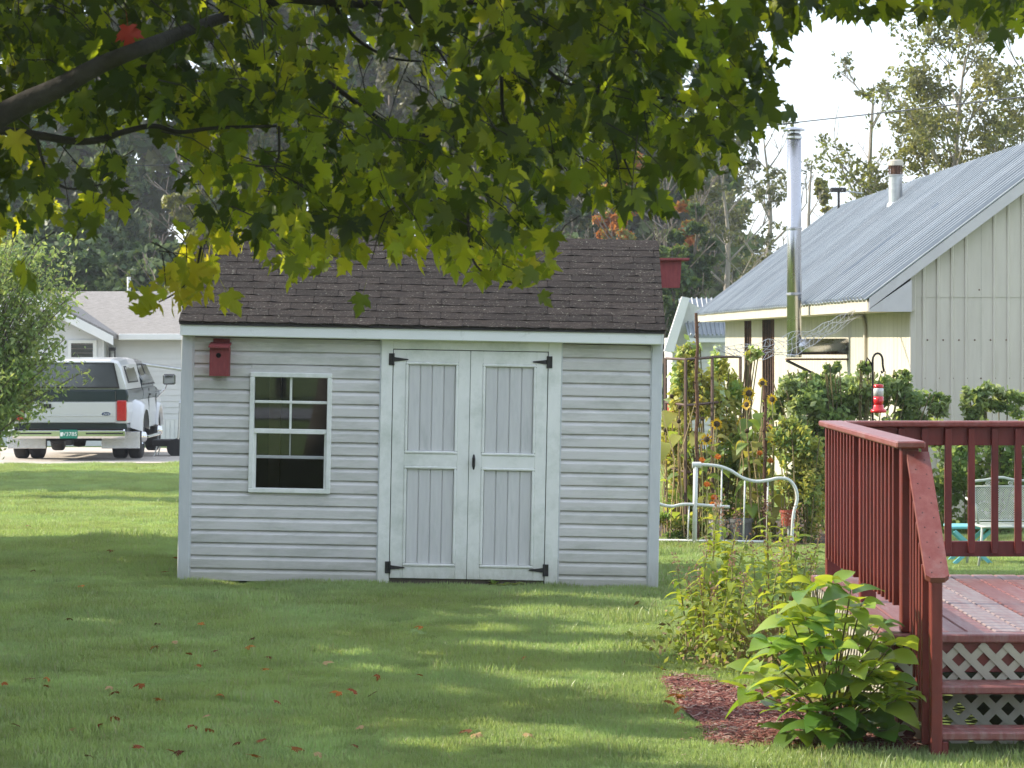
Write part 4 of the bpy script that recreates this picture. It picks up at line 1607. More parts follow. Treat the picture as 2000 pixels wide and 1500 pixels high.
def lettering(txt, size, loc, parent, mat, name="lettering", shear=0.0):
    cu = bpy.data.curves.new(name, 'FONT')
    cu.body = txt
    cu.size = size
    cu.extrude = .001
    cu.align_x = 'CENTER'
    cu.align_y = 'CENTER'
    cu.shear = shear
    cu.materials.append(mat)
    o = bpy.data.objects.new(name, cu)
    COL.objects.link(o)
    dg = bpy.context.evaluated_depsgraph_get()
    me = bpy.data.meshes.new_from_object(o.evaluated_get(dg))
    bpy.data.objects.remove(o)
    return link(name, me, parent, loc, (R(90), 0, 0))


lettering("Ford", .052, (.63, .0605, .824), tgt, m_wtxt, shear=.3)
for s in (-1, 1):
    MB().box((s * .90 - .085, .062, .70), (s * .90 + .085, .13, 1.06), ch=.015).build("tail_light", m_tl, truck)
# bumper, plate, hitch
bm = MB()
bm.prism([(-.10, .40), (-.12, .44), (-.12, .53), (-.09, .56), (.05, .56), (.05, .40)], -.98, .98, 'x')
bm = bm.build("bumper", m_chr, truck)
MB().box((-.95, -.125, .475), (-.30, -.1205, .50), ch=.002).build("bumper_groove", m_und, bm)
MB().box((.30, -.125, .475), (.95, -.1205, .50), ch=.002).build("bumper_groove", m_und, bm)
MB().box((-.95, -.115, .560), (.95, .03, .568), ch=.002).build("step_pad", m_und, bm)
plt = MB().box((-.155, -.142, .40), (.155, -.128, .555), ch=.006).build("licence_plate", m_pg, truck)
lettering("V3785", .098, (.022, -.1445, .475), plt, m_wtxt, "plate_lettering")
MB().box((-.145, -.1435, .44), (-.10, -.1415, .51)).build("plate_sticker", m_wtxt, plt)
MB().box((-.05, -.16, .28), (.05, .2, .37), ch=.01).build("hitch", m_und, truck)
MB().tube([(-.35, .02, .36), (-.25, -.02, .30), (-.1, .0, .34)], .012, 6).build("wiring_loop", m_und, truck)
MB().box((-.45, .2, .42), (.45, 5.2, .58)).build("chassis", m_und, truck)
MB().tube([(-.80, 1.25, .38), (.80, 1.25, .38)], .07, 10).build("axle", m_und, truck)
MB().lathe([(.05, -.13), (.16, -.10), (.18, 0), (.16, .10), (.05, .13)], 14, mat=Matrix.Translation((0, 1.25, .38)) @ Matrix.Rotation(R(90), 4, 'Y')).build("differential", m_und, truck)
# mud flaps of bright plate
for s in (-1, 1):
    MB().box((s * .83 - .34, .52, .20), (s * .83 + .34, .535, .50), ch=.02).build("mud_flap", m_alu, truck)
# rear fenders over the double wheels
for s in (-1, 1):
    mb = MB()
    n = 9
    ring = []
    for i in range(n):
        a = math.pi * i / (n - 1)
        ring.append((1.25 - .62 * math.cos(a), .52 + .50 * math.sin(a) ** .8))
    vs, fs = [], []
    for (y, z) in ring:
        vs += [(s * .99, y * 1.0 + (y - 1.25) * .10, z + .05), (s * 1.13, y, z + .0), (s * 1.2, 1.25 + (y - 1.25) * .93, .50 + (z - .52) * .90), (s * 1.2, 1.25 + (y - 1.25) * .80, .50 + (z - .52) * .76)]
    for i in range(n - 1):
        for j in range(3):
            a = i * 4 + j
            q = (a, a + 1, a + 5, a + 4)
            fs.append(q if s > 0 else q[::-1])
    mb.add(vs, fs)
    mb.build("fender", m_tw, truck, smooth=True)


def wheel(x0, x1, y, out):
    r = .385
    w = x1 - x0
    t = MB()
    t.lathe([(.20, 0), (r - .05, 0), (r - .012, .018), (r, .05), (r, w - .05), (r - .012, w - .018), (r - .05, w), (.20, w)], 32, mat=Matrix.Translation((x0, y, r)) @ Matrix.Rotation(R(90), 4, 'Y'), cap=False)
    tyre = t.build("wheel", m_rub, truck, smooth=True)
    xo = x1 if out > 0 else x0
    prof = [(.205, -.05), (.19, -.012), (.15, -.06), (.10, -.05), (.085, .05), (.05, .07), (.02, .075)]
    rm = MB()
    rm.lathe(prof, 24, mat=Matrix.Translation((xo, y, r)) @ Matrix.Rotation(R(90 * out), 4, 'Y'))
    rm.build("rim", m_chr, tyre, smooth=True)


for s in (-1, 1):
    for a, b in ((.62, .86), (.90, 1.14)):
        wheel(*((a, b) if s > 0 else (-b, -a)), 1.25, s)
    wheel(*((.78, 1.02) if s > 0 else (-1.02, -.78)), 4.95, s)

# cap over the bed
capb = [(.12, sec(HB - .03, 1.252, 1.30, .02)), ]


def capsec(hwb, hwt, zt, r=.12):
    return [(-hwb, 1.252), (hwb, 1.252), (hwb - .02, 1.34), (hwt + .03, zt - r), (hwt - .02, zt - r * .3), (hwt - .14, zt), (-hwt + .14, zt), (-hwt + .02, zt - r * .3), (-hwt - .03, zt - r), (-hwb + .02, 1.34)]


cap = loft([(.12, capsec(.97, .83, 1.74)), (.20, capsec(.985, .85, 1.785)), (1.2, capsec(.985, .86, 1.81)), (2.36, capsec(.985, .86, 1.80))], 10).build("truck_cap", m_tw, truck)
# rear window of the cap: frame and glass on a slightly sloped plane
mb = MB()
q = [(-.86, 1.27), (.86, 1.27), (.76, 1.72), (-.76, 1.72)]
mb.add([(x, .085 + (z - 1.25) * .05, z) for x, z in q] + [(x, .14 + (z - 1.25) * .05, z) for x, z in q], [(0, 1, 2, 3), (4, 7, 6, 5), (0, 4, 5, 1), (1, 5, 6, 2), (2, 6, 7, 3), (3, 7, 4, 0)])
rw = mb.build("cap_rear_window", m_und, cap)
m_cg = M("grey_tinted_glass", (0.05, 0.055, 0.065), (0.075, 0.08, 0.09), scale=1.5, rough=.08, spec=.7, coat=.5)
q = [(-.825, 1.30), (.825, 1.30), (.735, 1.695), (-.735, 1.695)]
mb = MB()
mb.add([(x, .080 + (z - 1.25) * .05, z) for x, z in q] + [(x, .09 + (z - 1.25) * .05, z) for x, z in q], [(0, 1, 2, 3), (0, 4, 5, 1), (1, 5, 6, 2), (2, 6, 7, 3), (3, 7, 4, 0)])
mb.build("glass", m_cg, rw)


def side_window(name, yz, x_at, frame, parent, gl):
    """outline of (y, z) laid on the right and left sides"""
    for s in (-1, 1):
        c = (sum(p[0] for p in yz) / len(yz), sum(p[1] for p in yz) / len(yz))
        inn = [(c[0] + (y - c[0]) * .88, c[1] + (z - c[1]) * .84) for y, z in yz]
        mb = MB()
        n = len(yz)
        vs = [(s * (x_at(z) + .012), y, z) for y, z in yz] + [(s * (x_at(z) - .03), y, z) for y, z in yz]
        fs = [tuple(range(n)) if s > 0 else tuple(range(n))[::-1]]
        for i in range(n):
            j = (i + 1) % n
            f_ = (i, n + i, n + j, j)
            fs.append(f_ if s > 0 else f_[::-1])
        w = mb.add(vs, fs).build(name, frame, parent)
        g = MB()
        vs = [(s * (x_at(z) + .016), y, z) for y, z in inn]
        g.add(vs, [tuple(range(n)) if s > 0 else tuple(range(n))[::-1]])
        g.build("glass", gl, w)


cx_at = lambda z: .975 - (z - 1.30) * .27
side_window("cap_side_window", [(.55, 1.36), (2.0, 1.36), (2.0, 1.66), (.45, 1.66)], cx_at, m_und, cap, m_dglass)

# cab
def cabsec(hwb, hwt, zb, zt):
    return [(-hwb, zb), (hwb, zb), (hwb + .01, zb + (zt - zb) * .25), (hwt + .03, zt - .14), (hwt - .01, zt - .04), (hwt - .12, zt), (-hwt + .12, zt), (-hwt + .01, zt - .04), (-hwt - .03, zt - .14), (-hwb - .01, zb + (zt - zb) * .25)]


cabl = loft([(2.47, sec(HB, .50, 1.04, .02)), (4.55, sec(HB, .50, 1.04, .02)), (5.7, sec(.97, .55, 1.02, .02)), (5.85, sec(.92, .58, 1.0, .02))], 10).build("cab", m_tw, truck)
loft([(2.47, sec(HB, 1.041, 1.25, .03)), (4.55, sec(HB, 1.041, 1.25, .03)), (5.7, sec(.95, 1.021, 1.15, .03)), (5.82, sec(.90, 1.005, 1.08, .03))], 10).build("upper_band", m_tg, cabl)
gh = loft([(2.47, cabsec(.98, .80, 1.251, 1.72)), (2.6, cabsec(.98, .82, 1.251, 1.76)), (3.9, cabsec(.98, .82, 1.251, 1.76)), (4.2, cabsec(.97, .78, 1.251, 1.68)), (4.75, cabsec(.93, .70, 1.24, 1.27))], 10).build("greenhouse", m_tg, cabl)
gx_at = lambda z: .99 - (z - 1.28) * .36
side_window("side_window", [(2.56, 1.29), (3.32, 1.29), (3.32, 1.68), (2.62, 1.68)], gx_at, m_und, gh, m_dglass)
side_window("door_window", [(3.42, 1.29), (4.50, 1.29), (4.12, 1.66), (3.42, 1.68)], gx_at, m_und, gh, m_dglass)
for s in (-1, 1):
    for yy in (3.37, 4.58):
        MB().box((s * 1.008 - .006, yy - .006, .56), (s * 1.008 + .006, yy + .006, 1.22)).build("door_gap", m_und, cabl)
    MB().box((s * 1.02 - .012, 3.46, 1.09), (s * 1.02 + .012, 3.62, 1.12), ch=.006).build("door_handle", m_black, cabl)
    MB().box((s * 1.01 - .06, 2.5, .32), (s * 1.01 + .10, 4.4, .37), ch=.012).build("running_board", m_chr, truck)
    mb = MB()
    n = 9
    vs, fs = [], []
    for i in range(n):
        a = math.pi * i / (n - 1)
        y, z = 4.95 - .50 * math.cos(a), .50 + .42 * math.sin(a)
        y2, z2 = 4.95 - .43 * math.cos(a), .48 + .36 * math.sin(a)
        vs += [(s * 1.0, y, z + .02), (s * 1.06, y, z), (s * 1.06, y2, z2), (s * .9, y2, z2)]
    for i in range(n - 1):
        for j in range(3):
            a = i * 4 + j
            q = (a, a + 1, a + 5, a + 4)
            fs.append(q if s > 0 else q[::-1])
    mb.add(vs, fs).build("front_fender_lip", m_tw, truck, smooth=True)
    mr_ = MB()
    mr_.tube([(s * .99, 4.45, 1.12), (s * 1.2, 4.42, 1.18), (s * 1.28, 4.40, 1.38)], .012, 6)
    mr_.tube([(s * .99, 4.60, .98), (s * 1.22, 4.42, 1.20)], .010, 6)
    mr_ = mr_.build("mirror_arm", m_chr, truck)
    MB().box((s * 1.28 - .12, 4.36, 1.27), (s * 1.28 + .12, 4.42, 1.47), ch=.025).build("mirror", m_black, mr_)
    MB().box((s * 1.28 - .105, 4.352, 1.29), (s * 1.28 + .105, 4.359, 1.45), ch=.003).build("mirror_glass", M("mirror_face", (.5, .52, .52), rough=.05, metallic=1.0) if s < 0 else bpy.data.materials["mirror_face"], mr_)

# grey hand cart by the house corner
hcb = P(345, 888, 55)
hcz = ground_z(hcb.x, 55)
hc = thing("hand_cart", "dark two wheeled hand cart on the gravel beside the white house", "cart", (hcb.x, 55, hcz))
MB().tube([(.02, 0, .1), (.05, .1, 1.0), (.05, .3, 1.05)], .018, 6).build("handle", m_galv, hc)
MB().box((-.45, -.1, .2), (.1, .4, .32), ch=.02).build("tray", m_und, hc)
for yy in (-.14, .42):
    MB().tube([(0, yy, .17), (0, yy + .05, .17)], .17, 18).build("wheel", m_rub, hc)
    MB().tube([(-.35, yy, .2), (-.4, yy, .01)], .015, 6).build("leg", m_galv, hc)

# ================================================================== garden things between shed and house
m_pvc = M("white_tube", (0.70, 0.72, 0.70), (0.62, 0.64, 0.60), scale=9, rough=.4, dirt=(.4, .4, .33), dirt_scale=8)
m_brown = M("brown_trellis_paint", (0.09, 0.055, 0.045), (0.13, 0.08, 0.06), scale=12, rough=.7)
GD = 26.3
m_soil = M("garden_soil", (0.05, 0.036, 0.025), (0.085, 0.06, 0.04), scale=8, rough=.95, bump=.8, bscale=25)
strip("garden_bed", 1.3, 3.3, 27.95, 32.0, 6, 12, m_soil, .02)


def g_(px, py, D=GD):
    return P(px, py, D)


hb_ = P(1358, 1056, 27.7)
D0 = hb_.y
bf = thing("bed_end_frame", "white curved tubular bed end reused as garden edging", "garden edging", hb_)


def rel(p):
    return Vector(p) - hb_


def smooth_path(pts, n=6):
    pts = [Vector(p) for p in pts]
    out = []
    for i in range(len(pts) - 1):
        p0, p1, p2, p3 = pts[max(i - 1, 0)], pts[i], pts[i + 1], pts[min(i + 2, len(pts) - 1)]
        for k in range(n):
            t = k / n
            out.append(.5 * ((2 * p1) + (p2 - p0) * t + (2 * p0 - 5 * p1 + 4 * p2 - p3) * t * t + (3 * p1 - p0 - 3 * p2 + p3) * t ** 3))
    out.append(pts[-1])
    return out


MB().tube([rel(P(1356, 1080, D0)), rel(P(1359, 905, D0))], .022, 12).build("post", m_pvc, bf, smooth=True)
MB().tube([rel(P(1352, 908, D0)), rel(P(1369, 908, D0))], .028, 12).build("post_joint", m_pvc, bf)
crv = [(1362, 907), (1400, 910), (1425, 918), (1450, 933), (1475, 940), (1500, 938), (1520, 934), (1540, 937), (1553, 952), (1557, 975), (1550, 1005), (1547, 1050), (1547, 1082)]
MB().tube([rel(p) for p in smooth_path([P(x, y, D0) for x, y in crv])], .016, 10).build("top_rail", m_pvc, bf, smooth=True)
crv = [(1270, 975), (1290, 985), (1312, 989), (1335, 985), (1365, 986), (1390, 988), (1425, 990)]
MB().tube([rel(p) for p in smooth_path([P(x, y, D0) for x, y in crv])], .015, 10).build("middle_rail", m_pvc, bf, smooth=True)
MB().tube([rel(P(1276, 1055, D0)), rel(P(1420, 1057, D0)), rel(P(1500, 1058, D0))], .012, 8).build("bottom_rail", m_pvc, bf, smooth=True)
for x0, y0 in ((1346, 988), (1410, 914), (1455, 935), (1500, 939)):
    MB().tube([rel(P(x0, y0, D0)), rel(P(x0 - 3, 1057, D0))], .008, 6).build("spindle", m_pvc, bf, smooth=True)

# brown folding trellis
tr_b = Vector((P(1391, 900, 29.0).x, 29.0, 0))
tl = thing("brown_trellis", "brown metal three panel folding trellis among the sunflowers", "trellis", tr_b)


def tp(px, py, D):
    return P(px, py, D) - tr_b


panels = [((1300, 29.8, 700, 704), (1339, 28.6, 702, 703)), ((1339, 28.5, 702, 703), (1391, 29.0, 698, 700)), ((1391, 29.0, 697, 700), (1446, 29.7, 697, 700))]
for (xa, Da, ya, _), (xb, Db, yb, _) in panels:
    A0, A1 = Vector((P(xa, 0, Da).x, Da, 0)) - tr_b, tp(xa, ya, Da)
    B0, B1 = Vector((P(xb, 0, Db).x, Db, 0)) - tr_b, tp(xb, yb, Db)
    pan = MB().tube([A0, A1], .016, 4).build("panel_post", m_brown, tl)
    if xb == 1446:
        MB().tube([B0, B1], .016, 4).build("panel_post", m_brown, tl)
    for f in (1.0, .74, .36):
        MB().tube([A0.lerp(A1, f), B0.lerp(B1, f)], .013, 4).build("cross_bar", m_brown, pan)
# rusty stakes
for px, pt_, pb, D, lb in ((1361, 611, 900, 28.4, "tall thin rusty stake rising above the brown trellis to eave height"), (1494, 752, 1010, 28.3, "shorter rusty stake standing right of the trellis among yellow flowers")):
    top = P(px, pt_, D)
    b = Vector((P(px, 0, D).x, D, ground_z(0, D)))
    st = thing("rusty_stake", lb, "stake", b)
    H = top.z - b.z
    pts = [Vector((.008 * math.sin(i * 1.7), 0, -.1 + (H + .1) * i / 14)) for i in range(15)]
    MB().tube(pts, [.014 + .004 * (i % 2) for i in range(15)], 8).build("rod", m_rust, st)
    mb = MB()
    for i in range(40):
        zz = .2 + (H - .25) * i / 40
        a = i * 1.3
        mb.tube([(.012 * math.cos(a), .012 * math.sin(a), zz), (.030 * math.cos(a), .030 * math.sin(a), zz + .015)], .006, 4)
    tag(mb.build("knots", m_rust, st), kind='stuff')

# sagging wire netting from the trellis to the eave
m_wire = M("pale_wire", (0.50, 0.50, 0.50), (0.42, 0.42, 0.42), scale=9, rough=.5, metallic=.5)
wA, wB = P(1398, 682, 29.0), P(1712, 588, 33)
mb = MB()
N = 60
wpt = []
for i in range(N + 1):
    f = i / N
    c = wA.lerp(wB, f)
    c.z -= .22 * math.sin(math.pi * f) * (1 - .3 * f)
    w = .045 + .15 * math.sin(math.pi * min(1, f * 1.1)) + .02 * math.sin(f * 30)
    wpt.append([c + Vector((.03 * math.sin(f * 17 + j), .05 * j, w * (j / 4 - .5) + .014 * math.sin(f * 40 + j * 2))) for j in range(5)])
for j in range(5):
    mb.tube([wpt[i][j] - wA for i in range(N + 1)], .0032, 3)
for i in range(N):
    for j in range(4):
        a, b = (wpt[i][j], wpt[i + 1][j + 1]) if (i + j) % 2 else (wpt[i][j + 1], wpt[i + 1][j])
        mb.tube([a - wA, b - wA], .0026, 3)
nt_ = thing("wire_netting", "sagging roll of thin wire netting strung from the trellis to the metal roof", "wire netting", wA)
tag(mb.build("mesh", m_wire, nt_), kind='stuff')

# pots
m_terra = M("red_plastic_pot", (0.32, 0.06, 0.035), (0.38, 0.085, 0.05), scale=9, rough=.6)
m_bucket = M("dark_grey_bucket", (0.10, 0.105, 0.11), (0.15, 0.155, 0.16), scale=7, rough=.5)
m_beige = M("grey_plastic_tub", (0.40, 0.38, 0.34), (0.32, 0.30, 0.27), scale=7, rough=.6)


def pot(name, px, py, D, r, h, mat, label, cat, on_ground=True):
    b = P(px, py, D)
    z = ground_z(b.x, D) + .02
    t = thing(name, label, cat, (b.x, D, z if on_ground else b.z))
    MB().lathe([(r * .72, 0), (r * .92, h * .86), (r * .95, h * .87), (r * .86, h * .86), (r * .7, h * .5)], 20, cap=True).build("body", mat, t, smooth=False)
    MB().lathe([(r * .93, h * .84), (r, h * .85), (r, h), (r * .9, h), (r * .86, h * .88)], 20, cap=False).build("rim", mat, t)
    return t


pot("grey_bucket", 1447, 1050, 28.3, .12, .22, m_bucket, "dark grey round bucket behind the white tubular edging", "bucket")
pot("pale_tub", 1402, 1052, 28.4, .10, .20, m_beige, "pale beige tub next to the dark grey bucket", "tub")
rp = pot("red_pot", 1540, 1027, 28.1, .085, .15, m_terra, "red plastic pot on a wire stand by the curved white rail", "flower pot", False)
hz_ = rp.location.z - ground_z(rp.location.x, 28.1)
MB().tube([(0, 0, -hz_), (0, 0, .0)], .012, 6).build("stand", m_pvc, rp)
pot("tall_pot", 1326, 1050, 30.6, .13, 1.32, m_terra, "tall red barrel standing behind the trellis", "barrel")

# ================================================================== plants
g_phl = LEAF("phlox_leaf", (0.27, 0.34, 0.05), (0.52, 0.56, 0.05), amt=.46, rough=.5)
g_phl2 = LEAF("phlox_leaf_deep", (0.17, 0.25, 0.045), (0.36, 0.44, 0.04), amt=.45, rough=.5)  # deeper green tone, mixed at random among the leaves
g_stem = M("pale_green_stem", (0.24, 0.26, 0.09), (0.30, 0.27, 0.12), scale=12, rough=.7)
g_dry = M("dry_stem", (0.33, 0.24, 0.12), (0.24, 0.16, 0.08), scale=14, rough=.9)
g_bud = LEAF("pink_brown_seed", (0.28, 0.17, 0.13), (0.34, 0.18, 0.12), amt=.3)
g_hyd = LEAF("hydrangea_leaf", (0.26, 0.37, 0.05), (0.60, 0.66, 0.05), amt=.42, rough=.42, vary=.2, spec=.45)
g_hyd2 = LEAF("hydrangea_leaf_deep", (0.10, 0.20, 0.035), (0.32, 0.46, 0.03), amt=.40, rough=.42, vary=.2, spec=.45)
g_dkst = M("brown_green_stem", (0.12, 0.11, 0.045), (0.16, 0.12, 0.05), scale=14, rough=.8)


def blade_mesh(name, w, fold, droop, mat, nl=7, tip=1.4, wave=0.0, seed=0):
    """leaf of unit length along +Y, face up +Z, with a folded midrib and a drooping tip"""
    r = random.Random(seed)
    vs, fs = [], []
    for i in range(nl + 1):
        t = i / nl
        hw = w * (math.sin(math.pi * min(1, t ** .75)) ** .85) * (1 if t < 1 else 0)
        y = t * (1 - .12 * droop * t)
        zc = .10 * math.sin(math.pi * t * .6) - droop * t * t * .55
        wv = wave * math.sin(t * 9 + seed)
        vs += [(-hw, y, zc + hw * fold + wv), (0, y + .01, zc), (hw, y, zc + hw * fold - wv)]
    for i in range(nl):
        a = i * 3
        fs += [(a, a + 1, a + 4, a + 3), (a + 1, a + 2, a + 5, a + 4)]
    return MB().add(vs, fs).mesh(name, mat, smooth=True)


def put_leaf(name, me, parent, base, direction, size, roll=0.0):
    """base and direction in the parent's space"""
    d = Vector(direction).normalized()
    side = d.cross(Vector((0, 0, 1)))
    if side.length < 1e-3:
        side = Vector((1, 0, 0))
    side.normalize()
    up = side.cross(d)
    m = Matrix((side, d, up)).transposed()
    m = m @ Matrix.Rotation(roll, 3, 'Y')
    o = bpy.data.objects.new(name, me)
    COL.objects.link(o)
    o.parent = parent
    o.matrix_local = Matrix.Translation(base) @ m.to_4x4() @ Matrix.Diagonal((size, size, size, 1))
    return o


phl_m = [blade_mesh("leaf", .17, .35, .5 + .25 * i, (g_phl, g_phl, g_phl2)[i % 3], nl=4, seed=i) for i in range(6)]


def phlox(label, base_px, tops, lean=.05):
    b0 = GP(*base_px)
    t = thing("phlox_clump", label, "plant", b0)
    nleaf = 0
    for (px, py, dD, lower) in tops:
        D = b0.y + dD
        top = P(px, py - 24, D) - b0
        bx = top.x * .55 + rng.uniform(-.06, .06)
        base = Vector((bx, dD * .8, ground_z(b0.x + bx, D) - b0.z))
        H = top.z - base.z
        mid = base.lerp(top, .5) + Vector((rng.uniform(-.03, .03), 0, 0))
        path = smooth_path([base, mid, top], 5)
        mb = MB()
        mb.tube(path, [.0075 - .004 * i / (len(path) - 1) for i in range(len(path))], 5, mi=0)
        st = mb.build("stem", g_stem if rng.random() < .7 else g_dry, t)
        n = int(H / .048)
        for i in range(n):
            f = lower + (.93 - lower) * i / max(1, n - 1)
            p = base.lerp(mid, f * 2) if f < .5 else mid.lerp(top, f * 2 - 1)
            a0 = i * math.pi / 2 + rng.uniform(-.3, .3)
            for a in (a0, a0 + math.pi):
                if nleaf >= 296 or rng.random() < .1:
                    continue
                L_ = (.155 - .05 * abs(f - .55)) * rng.uniform(.75, 1.15) * (1 if f < .85 else .6)
                put_leaf("leaf", rng.choice(phl_m), st, p, (math.cos(a), math.sin(a), rng.uniform(-.05, .45)), L_, rng.uniform(-.4, .4))
                nleaf += 1
        if rng.random() < .8:
            n = 60
            sp = np.array(top)[None, :] + nrg.normal(size=(n, 3)) * np.array([.022, .022, .05])
            V, Fc = scatter(DIAMOND, DIAMOND_F, sp, rand_rots(n), nrg.uniform(.012, .024, n))
            tag(link("seed_head", np_mesh("seed_head", V, Fc, g_bud), st), kind='stuff')
    return t


phlox("tall leafy yellow green phlox clump with pinkish seed heads by the deck corner", (1500, 1262),
      [(1500, 1085, .3, .25), (1530, 1040, .5, .3), (1498, 1010, .2, .35), (1545, 1090, .0, .3), (1560, 1030, .6, .35), (1575, 1110, .2, .3), (1470, 1100, .0, .3), (1520, 1120, -.3, .3), (1600, 1075, .5, .45), (1590, 1140, -.1, .4)])
phlox("loose phlox clump with browning lower stems at the lawn side of the bed", (1400, 1300),
      [(1400, 1010, .3, .38), (1412, 1035, .5, .35), (1440, 1045, .2, .4), (1380, 1100, .1, .4), (1366, 1150, .0, .35), (1430, 1120, -.2, .35), (1460, 1070, .4, .4), (1350, 1160, .3, .4), (1395, 1180, -.3, .3), (1420, 1190, -.4, .3), (1322, 1130, .5, .55), (1455, 1160, -.4, .3)])

# ferny undergrowth of the bed
g_fern = LEAF("ferny_leaf", (0.20, 0.25, 0.06), (0.36, 0.40, 0.06), amt=.45)
b0 = GP(1420, 1310)
n = 2600
pos = np.stack([nrg.normal(0, .24, n) + .1, nrg.normal(.3, .40, n), np.abs(nrg.normal(0, .16, n)) + .02], axis=1)
V, Fc = scatter(DIAMOND, DIAMOND_F, pos, rand_rots(n, .3), nrg.uniform(.02, .06, n))
mi = nrg.integers(0, 3, n).repeat(2)
o = link("undergrowth", np_mesh("undergrowth", V, Fc, [g_fern, g_phl2, g_dry], mi), None, b0)
tag(o, "low feathery undergrowth at the foot of the phlox stems", "undergrowth", kind='stuff')
mb = MB()
for i in range(90):
    x, y = rng.gauss(.35, .25), rng.gauss(.3, .3)
    mb.tube([(x, y, 0), (x + rng.uniform(-.06, .06), y, rng.uniform(.2, .42))], .003, 3)
tag(mb.build("dry_stubble", g_dry).__class__ and bpy.data.objects["dry_stubble"], "dry brown stems standing under the phlox leaves", "dry stems", kind='stuff').location = b0

# hydrangea: single large leaves on forked stems
hb0 = GP(1625, 1462)
hyd = thing("hydrangea_bush", "big leaved yellow green hydrangea bush beside the deck steps", "shrub", hb0)
hy_m = [blade_mesh("leaf", .33, .24, .12 + .12 * i, (g_hyd, g_hyd, g_hyd2, g_hyd)[i % 4], nl=9, wave=.012, seed=i) for i in range(8)]
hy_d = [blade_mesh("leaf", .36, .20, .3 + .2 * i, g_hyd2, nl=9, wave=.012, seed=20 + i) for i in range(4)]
hr = random.Random(77)
outline = []
# stem tips by column/row with distance offsets
tips = []
for row, xs_ in ((1150, (1585, 1618, 1660)), (1185, (1560, 1600, 1640, 1690)), (1215, (1540, 1580, 1625, 1668, 1715)), (1255, (1515, 1560, 1600, 1645, 1690, 1735)), (1300, (1480, 1530, 1575, 1620, 1665, 1710, 1755)),
                 (1340, (1455, 1500, 1550, 1595, 1640, 1685, 1730, 1765)), (1380, (1520, 1570, 1620, 1670, 1720, 1760)), (1420, (1545, 1600, 1650, 1700, 1745))):
    for x in xs_:
        tips.append((x + hr.uniform(-12, 12), row + hr.uniform(-12, 12), hr.uniform(-.42, .36) * (1.0 if row > 1200 else .6)))
cnt = 0
for (px, py, dD) in tips:
    tip = P(px, py, hb0.y + dD) - hb0
    base = Vector((hr.uniform(-.08, .08), hr.uniform(-.08, .08), 0))
    mid = Vector((tip.x * .45, tip.y * .45, tip.z * .55 + .03))
    path = smooth_path([base, mid, tip], 5)
    MB().tube(path, [.0065 - .003 * i / (len(path) - 1) for i in range(len(path))], 6).build("stem", g_dkst, hyd, smooth=True)
    ph = hr.uniform(0, 6.28)
    out = Vector((tip.x, tip.y, 0))
    for whorl, (back, n_, L0) in enumerate(((0.0, 2, .135), (.02, 2, .185), (.10, 2, .20))):
        p = tip - (tip - mid).normalized() * back
        for k in range(n_):
            if cnt >= 298:
                continue
            a = ph + whorl * math.pi / 2 + k * math.pi + hr.uniform(-.25, .25)
            dv = Vector((math.cos(a), math.sin(a), .35 - .22 * whorl)) + out.normalized() * .35 if out.length > .01 else Vector((math.cos(a), math.sin(a), .3))
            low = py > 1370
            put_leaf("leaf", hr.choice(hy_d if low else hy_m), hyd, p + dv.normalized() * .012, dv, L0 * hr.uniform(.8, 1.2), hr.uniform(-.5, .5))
            cnt += 1

# mulch bed
m_mul = M("red_bark_mulch", (0.16, 0.045, 0.035), (0.24, 0.10, 0.075), scale=30, rough=.9, bump=.6, bscale=60)
outl = [(1288, 1332), (1320, 1322), (1372, 1326), (1440, 1345), (1520, 1360), (1620, 1375), (1700, 1400), (1780, 1420), (1800, 1470), (1700, 1478), (1560, 1470), (1470, 1466), (1400, 1462), (1370, 1445), (1372, 1418), (1340, 1395), (1310, 1362)]
poly = [GP(x, y) for x, y in outl]
vs = [(p.x, p.y, p.z + .012) for p in poly]
c = sum((Vector(v) for v in vs), Vector()) / len(vs)
tag(MB().add(vs + [tuple(c)], [(i, (i + 1) % len(vs), len(vs)) for i in range(len(vs))][::-1]).build("mulch_bed", m_mul), kind='structure')


def inside(x, y, pl):
    r_ = False
    for i in range(len(pl)):
        a, b = pl[i], pl[i - 1]
        if (a[1] > y) != (b[1] > y) and x < (b[0] - a[0]) * (y - a[1]) / (b[1] - a[1]) + a[0]:
            r_ = not r_
    return r_


mul_poly = [(p.x, p.y) for p in poly]
x0, x1 = min(p[0] for p in mul_poly), max(p[0] for p in mul_poly)
y0, y1 = min(p[1] for p in mul_poly), max(p[1] for p in mul_poly)
CHIP = np.array([(-.5, -.1, 0), (.5, -.07, .0), (.52, .08, 0), (-.48, .1, 0), (-.4, 0, .1), (.42, 0, .08)])
CHIP_F = np.array([(0, 1, 5), (0, 5, 4), (1, 2, 5), (2, 3, 4), (2, 4, 5), (3, 0, 4)])
pts = []
while len(pts) < 5200:
    x, y = rng.uniform(x0 - .03, x1), rng.uniform(y0 - .03, y1)
    if inside(x, y, mul_poly) or (rng.random() < .02):
        pts.append((x, y, ground_z(x, y) + .014 + rng.uniform(0, .018)))
pts = np.array(pts)
rr = rand_rots(len(pts), 3.0)
V, Fc = scatter(CHIP, CHIP_F, pts, rr, nrg.uniform(.02, .065, len(pts)))
m_mul2 = M("grey_brown_chip", (0.26, 0.16, 0.13), (0.34, 0.24, 0.20), scale=20, rough=.95)
m_mul3 = M("dark_red_chip", (0.10, 0.028, 0.024), (0.14, 0.045, 0.035), scale=20, rough=.95)
o = link("mulch_chips", np_mesh("mulch_chips", V, Fc, [m_mul, m_mul2, m_mul3], nrg.choice(3, len(pts), p=[.5, .25, .25]).repeat(6)))
tag(o, "shredded red bark mulch covering the bed", "mulch", kind='stuff')

